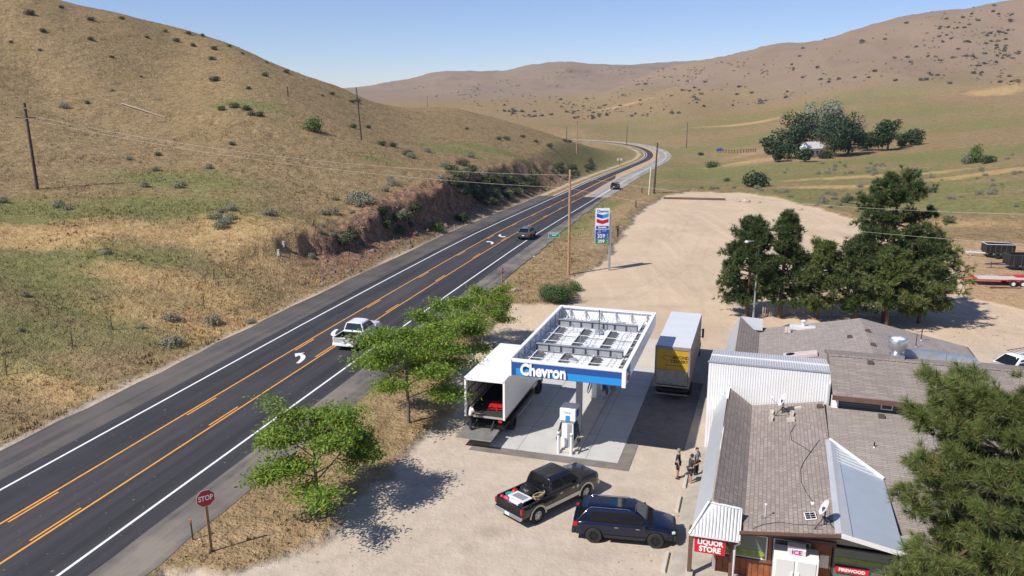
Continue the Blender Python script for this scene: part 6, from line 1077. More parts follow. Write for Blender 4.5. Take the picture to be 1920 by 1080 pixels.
def finish_car(r, paint, L0, L1, hw, zlo, zs, mirror_x, taillx=.14, lampz=.85, trimm='trim_black', tall=.28):
    for s in (-1, 1):
        MB().box(L0 - .012, L0 + taillx, s * hw * .99 - .10 if s > 0 else -hw * .99 - .004, s * hw * .99 + .004 if s > 0 else -hw * .99 + .10, lampz, lampz + tall).build('tail_light', 'lamp_red', r, bevel=.015); MB().cbox((L1 - .10, s * hw * .78, lampz - .02), (.16, hw * .24, .10), s * -.25).build('headlight', 'lamp_clear', r, bevel=.02)
        m = MB().cbox((mirror_x, s * (hw + .12), zs + .10), (.12, .22, .17)).bar((mirror_x, s * hw * .9, zs + .03), (mirror_x, s * (hw + .05), zs + .06), .05).build('side_mirror', paint, r, bevel=.02)
    MB().box(L0 - .07, L0 + .1, -hw * .94, hw * .94, zlo + .02, zlo + .24).build('rear_bumper', trimm, r, bevel=.03); MB().box(L1 - .08, L1 + .06, -hw * .92, hw * .92, zlo, zlo + .26).build('front_bumper', trimm, r, bevel=.04)
    MB().cbox((L1 - .02, 0, lampz - .04), (.08, hw * 1.05, .24)).build('grille', 'chrome' if trimm == 'chrome' else 'black', r, bevel=.02); MB().box(L0 - .085, L0 - .06, -.16, .16, zlo + .25 if trimm != 'chrome' else zlo + .06, zlo + .4 if trimm != 'chrome' else zlo + .2).build('licence_plate', 'plate_white', r); MB().box(L0 + .25, L1 - .3, -hw * .85, hw * .85, zlo - .04, zlo + .2).build('underbody', 'interior', r)
def seams(r, xs, hw, z0, z1):
    for s in (-1, 1):
        for x in xs: MB().box(x - .009, x + .009, s * (hw + .001) - .006, s * (hw + .001) + .006, z0, z1).build('door_seam', 'black', r)
def pickup(P, yaw, paint, label, L=5.8, wb=3.57, two_tone=None, rim='rim_silver', rad=.40, bump='chrome', extra_len=0, cat='pickup truck'):
    r = empty('pickup_truck', tuple(P), yaw); tag(r, label, cat); hw = 1.0; a = L / 2; L0, L1 = -a, a; xf, xr = wb / 2 + .02, -wb / 2 + .02; bed = (L0 + .10, L0 + .10 + 1.85)
    cab0 = bed[1] + .12
    def prof(x):
        if x < cab0 - .05: return 1.17, 1.17, hw, hw * .8
        if x < 1.35: return 1.20, 1.24, hw, hw * .88
        t_ = (x - 1.35) / (L1 - 1.35); return 1.16 - .10 * t_ ** 2, 1.30 - .16 * t_ ** 2, hw * (1 - .03 * t_), hw * .8
    b = loft_body(L0, L1, (xr, xf), rad * 1.25, prof, hw, .55, bed, .72).build('body', paint, r, smooth=True)
    MB().box(L0, L0 + .09, -hw * .86, hw * .86, .70, 1.17).build('tailgate', paint, r, bevel=.015); MB().box(bed[0], bed[1], -hw * .86, hw * .86, .68, .722).build('bed_floor', 'trim_black', r)
    greenhouse(r, paint, cab0, 1.62, cab0 + .16, .82, 1.20, 1.88, .90, .72, [(.07, .46, .14, .90, .06, .46), (.50, .93, .14, .90, .50, .97)])
    if two_tone:
        for s in (-1, 1):
            y0, y1 = (hw - .005, hw + .018) if s > 0 else (-hw - .018, -hw + .005)
            MB().box(xr + rad * 1.3, xf - rad * 1.3, y0, y1, .50, .70).build('rocker_trim', two_tone, r); 
            for wx in (xr, xf):
                q = MB()
                for k in range(13):
                    a0, a1 = math.pi * k / 13, math.pi * (k + 1) / 13; r0, r1 = rad * 1.24, rad * 1.46; qq = [(wx + r0 * math.cos(a0), .38 + r0 * math.sin(a0)), (wx + r1 * math.cos(a0), .38 + r1 * math.sin(a0)), (wx + r1 * math.cos(a1), .38 + r1 * math.sin(a1)), (wx + r0 * math.cos(a1), .38 + r0 * math.sin(a1))]; q.add([(x, y0, z) for x, z in qq] + [(x, y1, z) for x, z in qq], [(0, 1, 2, 3), (7, 6, 5, 4), (0, 4, 5, 1), (1, 5, 6, 2), (2, 6, 7, 3), (3, 7, 4, 0)])
                q.build('wheel_arch_trim', two_tone, r)
    finish_car(r, paint, L0, L1, hw, .46, 1.15, 1.15, .1, .82, bump)
    for s in (-1, 1):
        for dx in (.55, -.45): MB().cbox((cab0 + 1.1 + dx * .9, s * (hw + .012), 1.06), (.2, .03, .035)).build('door_handle', 'chrome' if two_tone else paint, r)
        for wx in (xr, xf): wheel(r, wx, s * (hw - .12), rad, .26, rim, 5 if two_tone else 6)
    seams(r, (cab0 + .12, cab0 + 1.05, 1.28), hw - .004, .62, 1.10); MB().cbox((cab0 + .30, 0, 1.895), (.08, .28, .03)).build('brake_light', 'lamp_red', r); return r, bed
def suv(P, yaw, paint, label, L=4.82, wb=2.915, rad=.39, rim='rim_black', trimm='trim_black', sunroof=True, cat='suv', rails=True, hscale=1.0, wid=.96):
    r = empty('parked_suv', tuple(P), yaw); tag(r, label, cat); hw = wid; a = L / 2; L0, L1 = -a, a; xf, xr = wb / 2 + .05, -wb / 2 + .05
    def prof(x):
        if x < .95: k = max(0, (L0 + .45 - x) / .45) ** 2; return 1.08 - .16 * k, 1.14 - .18 * k, hw * (1 - .10 * k), hw * .9
        t_ = (x - .95) / (L1 - .95); return 1.05 - .22 * t_ ** 1.8, 1.15 - .28 * t_ ** 2, hw * (1 - .13 * t_ ** 2), hw * .74
    loft_body(L0, L1, (xr, xf), rad * 1.2, prof, hw, .42).build('body', paint, r, smooth=True)
    greenhouse(r, paint, L0 + .14, 1.42, L0 + .66, .50, 1.06, 1.70 * hscale, .90, .68, [(.16, .34, .16, .84, .12, .33), (.35, .62, .13, .86, .34, .63), (.63, .93, .13, .86, .64, .96)])
    if sunroof: MB().box(-.75, .15, -.45, .45, 1.725 * hscale, 1.745 * hscale).build('sunroof', 'glass_dark', r, bevel=.008)
    if rails:
        for s in (-1, 1): MB().tube([(L0 + .75, s * .63, 1.66), (L0 + .85, s * .63, 1.72), (.16, s * .63, 1.72), (.28, s * .63, 1.66)], .018, 6).build('roof_rail', 'chrome' if paint == 'car_blue' else 'trim_black', r)
    MB().cbox((L0 + .52, 0, 1.665 * hscale), (.26, 1.2, .035), 0, 0, .12).build('spoiler', paint, r, bevel=.01); finish_car(r, paint, L0, L1, hw, .40, 1.05, .95, .22, .84, trimm, .2)
    seams(r, (-.95, .08, 1.02), hw - .004, .5, .95)
    for s in (-1, 1):
        y0, y1 = (hw - .004, hw + .02) if s > 0 else (-hw - .02, -hw + .004); MB().box(xr + rad * 1.3, xf - rad * 1.3, y0, y1, .36, .50).build('sill_trim', 'trim_black', r)
        for dx in (-.35, .65): MB().cbox((dx, s * (hw + .012), .93), (.18, .03, .035)).build('door_handle', 'chrome', r)
        for wx in (xr, xf): wheel(r, wx, s * (hw - .12), rad, .25, rim, 7)
    return r
# parked black and silver pickup: wheels touch at these points of the photo
rA, rB = G(1004.7, 980), G(1097.4, 934); d = rB - rA; yaw = math.atan2(d[1], d[0]); right = np.array([math.sin(yaw), -math.cos(yaw), 0]); cen = (rA + rB) / 2 - right * .9; rt, bed = pickup(cen, yaw, 'car_black', 'parked black pickup with silver lower trim and a loaded bed', two_tone='rim_silver')
MB().cbox((.9, -1.012, .98), (.001, .002, .001)); textmesh('door_emblem', 'O', .2, 'plate_white', rt, (1.12, -1.018, 1.02), ext=.002, off=.02)
def cargo(nm, lb, cat, loc, build):
    r = empty(nm, tuple(Matrix.Translation(Vector(cen)) @ Matrix.Rotation(yaw, 4, 'Z') @ Vector(loc)), yaw); tag(r, lb, cat, 'junk in the pickup bed'); build(r); return r
cargo('window_frame_stack', 'white framed screen lying across the open bed of the black pickup', 'screen', (-2.15, -.1, 1.12), lambda r: (MB().cbox((0, 0, .10), (.85, .95, .05), .2, .12, .15).build('frame', 'white_paint', r), MB().cbox((-.02, 0, .135), (.55, .65, .02), .2, .12, .15).build('screen', 'steel_grey', r)))
cargo('plastic_crate', 'white plastic bin at the tailgate end of the loaded bed', 'bin', (-2.45, .1, .73), lambda r: MB().hexa([(-.15, -.5, 0), (.15, -.5, 0), (.15, .3, 0), (-.15, .3, 0), (-.2, -.55, .42), (.2, -.55, .42), (.2, .35, .42), (-.2, .35, .42)]).build('shell', 'white_metal', r, bevel=.03))
mat('plastic_red', (.5, .02, .025), .4); mat('plastic_teal', (.02, .32, .32), .4); mat('plastic_pink', (.55, .05, .13), .4); mat('bag_black', (.015, .015, .017), .3, bump=.8, bscale=8); mat('cord_tan', (.42, .30, .17), .8)
cargo('fuel_can', 'red plastic can on the left side of the loaded pickup bed', 'can', (-1.85, .62, .9), lambda r: (MB().sphere((0, 0, .2), .2, 12, 8, (1.1, .8, 1)).build('body', 'plastic_red', r, smooth=True), MB().tube([(-.1, 0, .35), (0, 0, .46), (.1, 0, .35)], .025, 6).build('handle', 'plastic_red', r)))
cargo('toy_bucket', 'teal bucket beside the red can in the pickup bed', 'bucket', (-2.25, .62, .85), lambda r: MB().lathe([(.14, 0), (.20, .3), (.21, .32), (.18, .3)], n=14).build('pail', 'plastic_teal', r, smooth=True))
cargo('pink_bundle', 'pink bundle wedged beside the white bin in the pickup bed', 'bundle', (-2.62, .42, .95), lambda r: MB().sphere((0, 0, .15), .16, 10, 7, (.8, 1.4, .9)).build('cloth', 'plastic_pink', r, smooth=True)); cargo('red_jug', 'small red jug in the near left corner of the pickup bed', 'jug', (-2.62, .75, .95), lambda r: MB().sphere((0, 0, .13), .12, 10, 7).build('body', 'plastic_red', r, smooth=True))
cargo('trash_bag', 'shiny black trash bag behind the cab in the pickup bed', 'bag', (-1.35, .2, .95), lambda r: (lambda m_: setattr(m_, 'v', [(v[0] * random.uniform(.85, 1.12), v[1] * random.uniform(.85, 1.12), v[2] * random.uniform(.85, 1.12)) for v in m_.v]) or m_.build('bag', 'bag_black', r, smooth=True, fix=False))(MB().sphere((0, 0, .18), .42, 14, 9, (1, 1.25, .75))))
cargo('rope_coil', 'coil of tan rope on the right side of the pickup bed', 'rope', (-1.35, -.6, .98), lambda r: MB().tube([(.3 * math.cos(t_ * .7) * (.8 + .02 * t_), .18 * math.sin(t_ * .7), .06 + t_ * .01) for t_ in range(28)], .035, 5).build('coil', 'cord_tan', r, smooth=True))
# blue SUV
rA, rB = G(1114, 1017), G(1223.7, 1027); d = rB - rA; yaw = math.atan2(d[1], d[0]); right = np.array([math.sin(yaw), -math.cos(yaw), 0]); cen = (rA + rB) / 2 - right * .88; suv(cen, yaw, 'car_blue', 'dark blue suv parked nose towards the wheel stops', wid=.96)
# moving vehicles, at rest
hd = math.atan2(1, .262)
pickup(np.array([*(G(669, 645)[:2] + np.array([.0, .6])), .02]), hd, 'car_white', 'white pickup truck with a dark open bed driving on the highway', L=5.7, wb=3.5, rim='rim_black', bump='car_white')
wp = [o for o in bpy.data.objects if o.get('label', '').startswith('white pickup truck')][0]; b0 = -5.7 / 2 + .10
for s in (-1, 1): MB().box(b0, b0 + 1.85, min(s * .84, s * .875), max(s * .84, s * .875), .72, 1.14).build('bed_liner', 'trim_black', wp)
MB().box(b0 + 1.78, b0 + 1.84, -.84, .84, .72, 1.14).box(b0 + .0, b0 + .03, -.84, .84, .72, 1.12).build('bed_liner', 'trim_black', wp)
_w = wp.matrix_basis @ Vector((b0 + 1.1, .1, .73)); rt2 = empty('load_bundle', tuple(_w), hd); tag(rt2, 'dark reddish bundle lying in the bed of the white pickup', 'bundle'); MB().cbox((0, 0, .14), (.7, .5, .26), .4).build('roll', 'brown_trim', rt2, bevel=.05); MB().cbox((-.3, .3, .1), (.5, .2, .2), -.3).build('roll', 'steel_grey', rt2, bevel=.04)
P = G(988, 444, -.35); suv(np.array([P[0], P[1], zroad(P[1])]), hd, 'car_grey', 'grey suv driving away on the highway between the white arrows and the shoulder', L=4.7, wb=2.8, sunroof=False, cat='suv')
P = G(1153.5, 349.5, -2.6); r = suv(np.array([P[0], P[1], zroad(P[1]) + .01]), hd, 'car_dark', 'small dark vehicle far up the highway on the pale old lane', L=4.9, wb=2.9, sunroof=False); r.name = 'distant_suv'
# white suv with rack at the right edge
P = G(1903, 705); r = suv(P, math.radians(200), 'car_tan', 'tan off-road vehicle with white hardtop and roof rack at the right edge', L=4.2, wb=2.5, rad=.40, sunroof=False, rails=False, hscale=1.0); r.name = 'off_road_vehicle'; [setattr(o.data.materials, '0', None) if 0 else (o.data.materials.clear(), o.data.materials.append(M['car_white'])) for o in r.children if o.name.startswith('cab')]
q = MB()
for s in (-1, 1): q.tube([(-1.6, s * .6, 1.92), (.5, s * .6, 1.92)], .022, 6)
for x in np.linspace(-1.55, .45, 6): q.tube([(x, -.6, 1.92), (x, .6, 1.92)], .016, 6)
q.build('roof_rack', 'black', r, fix=False); wheel(r, -2.35, .001, .40, .24, 'rim_silver', name='spare_wheel').rotation_euler = (0, 0, math.pi / 2)
# --- box trucks
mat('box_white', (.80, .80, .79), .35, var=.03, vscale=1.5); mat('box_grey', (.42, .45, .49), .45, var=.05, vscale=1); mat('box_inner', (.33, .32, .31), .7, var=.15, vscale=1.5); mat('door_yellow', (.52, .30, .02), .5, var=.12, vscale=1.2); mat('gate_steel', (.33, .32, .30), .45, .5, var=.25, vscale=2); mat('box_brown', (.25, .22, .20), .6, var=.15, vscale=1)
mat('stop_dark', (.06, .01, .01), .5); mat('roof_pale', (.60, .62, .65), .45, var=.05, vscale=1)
def box_truck(x0, x1, y0, y1, top, paint, label, cabpaint, open_rear, side=None, cab_len=2.3, fl=1.15, tl='lamp_red'):
    cx_, w = (x0 + x1) / 2, (x1 - x0) / 2; r, o = sroot('box_truck', cx_, y0, 0, label, 'box truck'); L = y1 - y0; B = lambda mb, nm, m, **k: mb.build(nm, m, k.pop('p', r), **k)
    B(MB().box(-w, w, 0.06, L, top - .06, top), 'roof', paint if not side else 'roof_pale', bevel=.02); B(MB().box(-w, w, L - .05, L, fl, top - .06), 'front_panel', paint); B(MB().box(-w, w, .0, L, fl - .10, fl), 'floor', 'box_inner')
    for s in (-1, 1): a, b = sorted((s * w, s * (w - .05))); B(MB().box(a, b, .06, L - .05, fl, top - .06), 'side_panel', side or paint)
    f = MB(); f.box(-w - .01, -w + .12, -.02, .06, fl - .12, top + .01).box(w - .12, w + .01, -.02, .06, fl - .12, top + .01).box(-w + .12, w - .12, -.02, .06, top - .2, top + .01); B(f, 'rear_frame', paint if open_rear else 'box_brown', bevel=.01)
    B(MB().box(-w + .1, w - .1, .1, L - .2, .72, .88).box(-.45, .45, L - .3, L + cab_len - .3, .65, .9), 'chassis', 'black')
    for s in (-1, 1):
        wheel(r, 0, 0, .01, .01, 'rim_silver') if 0 else None
        for yy, rw in ((1.9, .5), (L + cab_len - .95, .5)):
            t_ = wheel(r, 0, 0, rw, .28 if yy > 3 else .5, 'rim_silver', 6); t_.location = (s * (w - .22), yy, rw); t_.rotation_euler = (0, 0, math.pi / 2 if s < 0 else -math.pi / 2)
            t_.rotation_euler.z = -math.pi / 2 if 1 else 0
        B(MB().box(s * w - (.04 if s > 0 else -.0), s * w + (0 if s > 0 else .04), 2.9, L - .4, .5, .58), 'side_guard', 'box_grey')
        B(MB().box(s * (w - .3) - .12, s * (w - .3) + .12, -.03, .04, fl - .3, fl - .16), 'tail_light', tl); B(MB().box(s * (w - .06) - .04, s * (w - .06) + .04, -.03, -.0, top - .14, top - .09), 'marker_light', 'lamp_red')
    c0 = L + .12; ch = 2.55; cb = MB().hexa([(-1.1, c0, .75), (1.1, c0, .75), (1.1, c0 + cab_len, .75), (-1.1, c0 + cab_len, .75), (-1.02, c0, ch), (1.02, c0, ch), (.95, c0 + cab_len * .55, ch), (-.95, c0 + cab_len * .55, ch)]); cab = B(cb, 'cab', cabpaint, bevel=.08)
    yb_, yt_ = c0 + cab_len, c0 + cab_len * .55; quadpanel(MB(), [(-.95, yb_ - (yb_ - yt_) * .45 + .02, .75 + (ch - .75) * .45), (.95, yb_ - (yb_ - yt_) * .45 + .02, .75 + (ch - .75) * .45), (.85, yt_ + .08, ch - .1), (-.85, yt_ + .08, ch - .1)], .01).build('windshield', 'glass_dark', r)
    for s in (-1, 1): B(MB().cbox((s * 1.28, c0 + 1.1, 2.0), (.16, .12, .75)), 'side_mirror', 'trim_black', bevel=.02); B(MB().bar((s * 1.0, c0 + 1.0, 2.3), (s * 1.28, c0 + 1.1, 2.3), .035).bar((s * 1.0, c0 + 1.0, 1.7), (s * 1.28, c0 + 1.1, 1.75), .035), 'mirror_arm', 'trim_black'); B(MB().box(s * 1.06 - .012, s * 1.06 + .012, c0 + .3, c0 + 1.2, 1.55, 2.25), 'side_window', 'glass_dark'); B(MB().cbox((s * .8, yb_ + .0, .95), (.3, .06, .16)), 'headlight', 'lamp_clear')
    B(MB().box(-1.1, 1.1, yb_ - .1, yb_ + .12, .5, .8), 'front_bumper', 'box_grey', bevel=.03); B(MB().box(-.9, .9, -.0, .2, .45, .58), 'rear_bumper', 'black'); return r, w, L
t1, w_, L_ = box_truck(-16.92, -14.30, 44.05, 51.2, 3.95, 'box_white', 'white box truck with its open rear door and lowered lift gate', 'car_white', True, fl=1.48)
MB().box(-w_ + .14, w_ - .14, .3, 1.9, 3.70, 3.76).build('rolled_door', 'box_inner', t1); MB().box(-w_ + .055, w_ - .055, .1, L_ - .1, 1.481, 1.50).build('deck_boards', 'interior', t1)
for s in (-1, 1):
    q = MB()
    for y in np.arange(.5, L_ - .3, .6): q.box(s * (w_ - .075) - .012, s * (w_ - .075) + .012, y, y + .05, 1.6, 3.6)
    q.build('wall_posts', 'gate_steel', t1, fix=False)
    for z in (1.7, 2.3, 2.9): MB().box(s * (w_ - .10) - .01, s * (w_ - .10) + .01, .2, L_ - .2, z, z + .09).build('tie_rail', 'wood_post', t1, fix=False)
lg_ = MB().hexa([(-w_ + .05, -1.75, .66), (w_ - .30, -1.75, .66), (w_ - .30, -.12, .68), (-w_ + .05, -.12, .68), (-w_ + .05, -1.75, .71), (w_ - .30, -1.75, .71), (w_ - .30, -.12, .78), (-w_ + .05, -.12, .78)]).build('lift_gate', 'gate_steel', t1, bevel=.01)
for s in (-.55, .55): MB().bar((s, -.6, .62), (s, .25, 1.2), .07, .1).build('lift_arm', 'black', lg_)
MB().box(w_ + .002, w_ + .03, .35, .42, 1.5, 3.3).cbox((w_ + .05, .5, 3.4), (.05, .5, .04), .3).build('door_bar', 'white_paint', t1)
def pallet(x, y, z, label):
    r, o = sroot('pallet', x, y, z, label, 'pallet', None, .12); q = MB()
    for i in range(6): q.box(-.55, .55, -.5 + i * .18, -.5 + i * .18 + .13, .11, .14)
    q.build('deck_slats', 'plastic_red', r); q = MB()
    for xx in (-.5, 0, .5): q.box(xx - .05, xx + .05, -.5, .53, .03, .11)
    q.build('runners', 'plastic_red', r)
pallet(-15.2, 45.5, 1.50, 'upper red plastic pallet inside the open white truck'); pallet(-15.2, 45.5, 1.65, 'red plastic pallet lying under another inside the white truck'); [setattr(o, 'location', o.location) for o in ()]
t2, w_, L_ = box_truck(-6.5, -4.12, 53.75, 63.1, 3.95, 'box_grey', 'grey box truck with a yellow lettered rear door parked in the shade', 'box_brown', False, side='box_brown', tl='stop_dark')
MB().box(-w_ + .12, w_ - .12, .02, .055, 2.2, 3.74).build('rear_door', 'door_yellow', t2); MB().box(-w_ + .13, w_ - .13, -.08, .015, 1.25, 2.30).build('lift_gate', 'gate_steel', t2, bevel=.01); q = MB()
for i in range(5): q.box(-.95 + i * .42, -.80 + i * .42, -.09, -.08, 1.33, 1.36)
q.build('gate_slots', 'black', t2); textmesh('rear_lettering', 'BEYOND', .30, 'black', t2, (.55, .012, 3.22), ext=.003, off=.006, sx=.9); textmesh('rear_lettering', 'DELIVERY', .30, 'black', t2, (.48, .012, 2.93), ext=.003, off=.006, sx=.9); MB().box(-.5, .7, .010, .018, 2.62, 2.65).build('rule_line', 'black', t2)
q = MB(); cx_, cz_ = -.35, 3.15
for k in range(14):
    a0 = k * .42; q.bar((cx_ + .30 * math.cos(a0), .014, cz_ + .17 * math.sin(a0)), (cx_ + .30 * math.cos(a0 + .42), .014, cz_ + .17 * math.sin(a0 + .42)), .012, .03)
q.build('oval_emblem', 'brown_trim', t2, fix=False); q = MB(); q.bar((-w_ + .1, -.03, .55), (w_ - .1, -.03, .55), .06, .08)
for i in range(6): q.box(-1 + i * .4, -.8 + i * .4, -.075, -.07, .53, .58)
q.build('bumper_bar', 'gate_steel', t2, fix=False)
# trailers at the right edge
rd = empty('flatbed_trailer', tuple(G(1900, 534)), math.radians(-8)); tag(rd, 'red flatbed trailer with white wheels at the right edge', 'trailer'); MB().box(-4.2, 3.6, -1.0, 1.0, .62, .74).build('frame', 'sign_red', rd, bevel=.02); MB().box(-4.1, 3.5, -.92, .92, .742, .78).build('deck', 'concrete_pale', rd)
MB().bar((-4.2, .8, .62), (-6.2, 0, .55), .1).bar((-4.2, -.8, .62), (-6.2, 0, .55), .1).bar((-6.2, 0, .2), (-6.2, 0, .95), .08).bar((-4.2, -.9, .8), (-4.2, .9, .95), .06).build('tongue', 'sign_red', rd)
for x in (-.55, .45):
    for s in (-1, 1): t_ = wheel(rd, x, s * 1.12, .35, .2, 'plate_white', 6)
for s in (-1, 1): MB().box(-1.1, 1.0, s * 1.12 - .12, s * 1.12 + .12, .74, .80).build('fender', 'sign_red', rd)
MB().box(.3, 3.4, .2, .95, .8, 1.0).build('ramp', 'sign_red', rd)
def dump_trailer(px, py, yaw, label, L, hgt, tong, m='black', rail='dish_grey'):
    r = empty('utility_trailer', tuple(G(px, py)), yaw); tag(r, label, 'trailer'); b = MB(); b.box(0, L, -.95, -.88, .6, .6 + hgt).box(0, L, .88, .95, .6, .6 + hgt).box(0, .07, -.88, .88, .6, .6 + hgt).box(L - .07, L, -.88, .88, .6, .6 + hgt).box(0, L, -.95, .95, .52, .6); b.build('box', m, r)
    q = MB()
    for s in (-1, 1): q.bar((0, s * .92, .62 + hgt), (L, s * .92, .62 + hgt), .07)
    q.bar((0, -.92, .62 + hgt), (0, .92, .62 + hgt), .07); q.build('top_rail', rail, r); q = MB()
    for x in np.linspace(.4, L - .4, 5):
        for s in (-1, 1): q.box(x - .04, x + .04, s * .97 - .03, s * .97 + .03, .55, .58 + hgt)
    q.build('ribs', 'dark_steel', r); MB().bar((0, .6, .55), (-tong, 0, .5), .12).bar((0, -.6, .55), (-tong, 0, .5), .12).bar((-tong * .7, 0, .0), (-tong * .7, 0, .8), .07).build('tongue', rail, r)
    for s in (-1, 1):
        for x in (L * .5 - .4, L * .5 + .4): wheel(r, x, s * 1.05, .36, .22, 'rim_black', 5)
dump_trailer(1843, 480, math.radians(-9), 'dark utility trailer with white rails, farthest of the three', 3.4, 1.1, 2.2); dump_trailer(1885, 503, math.radians(-6), 'black dump trailer between the railed trailer and the red flatbed', 4.4, 1.2, 2.4, rail='dark_steel')
# scrap timber
P = G(1885, 541); o = MB().tube([(-1.6, .1, .08), (-.3, 0, .1), (1.6, -.2, .08)], [.12, .1, .06], 7).build('timber_scrap', 'wood_dark'); o.location = tuple(P); tag(o, 'dark scrap timber lying below the red trailer', 'timber')
# dark patio objects behind the building
for i, (x, y, lb) in enumerate([(2.2, 65.2, 'dark folding chair at the left of the shaded yard'), (3.6, 66.4, 'dark folding chair behind the roof cooler'), (5.6, 65.5, 'dark folding chair in the middle of the shaded yard'), (8.6, 65.8, 'dark folding chair at the right of the shaded yard')]):
    r, o = sroot('yard_chair', x, y, 0, lb, 'chair', 'chairs in the yard under the pines', .4 * i); MB().box(-.25, .25, -.25, .25, .42, .46).build('seat', 'steel_grey', r); MB().cbox((0, .27, .72), (.5, .04, .5), 0, -.15).build('backrest', 'steel_grey', r)
    for sx in (-1, 1):
        for sy in (-1, 1): MB().box(sx * .22 - .02, sx * .22 + .02, sy * .22 - .02, sy * .22 + .02, 0, .42).build('leg', 'dark_steel', r)
r, o = sroot('yard_shed', 1.6, 66.4, 0, 'low dark covered shelter behind the back roof', 'shelter'); MB().box(-1.2, 1.1, -1, 1, 1.9, 2.0).build('roof', 'black', r)
for sx in (-1.1, 1.0):
    for sy in (-.9, .9): MB().box(sx - .05, sx + .05, sy - .05, sy + .05, 0, 1.9).build('post', 'wood_dark', r)
# ---------------------------------------------------------------- people
mat('skin', (.46, .27, .19), .55); mat('cloth_navy', (.012, .02, .055), .85); mat('cloth_black', (.014, .014, .016), .85); mat('cloth_white', (.72, .72, .70), .85); mat('cloth_charcoal', (.035, .035, .04), .85); mat('cloth_plaid', (.10, .13, .18), .85, col2=(.5, .52, .55), vscale=14); mat('hair_grey', (.25, .22, .20), .8); mat('hair_dark', (.02, .015, .012), .8); mat('shoe', (.02, .018, .018), .6); mat('jeans_dark', (.02, .025, .04), .85); mat('eye', (.02, .02, .02), .3); mat('lip', (.35, .13, .10), .5)
def skinmesh(name, pts, edges, radii, m, parent, root=0, sub=1):
    me = bpy.data.meshes.new(name); me.from_pydata([tuple(p) for p in pts], edges, []); me.materials.append(M[m]); o = bpy.data.objects.new(name, me); C.objects.link(o); o.parent = parent
    md = o.modifiers.new('skin', 'SKIN'); md.use_smooth_shade = True
    for i, r_ in enumerate(radii):
        v = me.skin_vertices[0].data[i]; rr = r_ if isinstance(r_, tuple) else (r_, r_); v.radius = rr; v.use_root = (i == root)
    s_ = o.modifiers.new('subdivision', 'SUBSURF'); s_.levels = sub; s_.render_levels = sub; return o
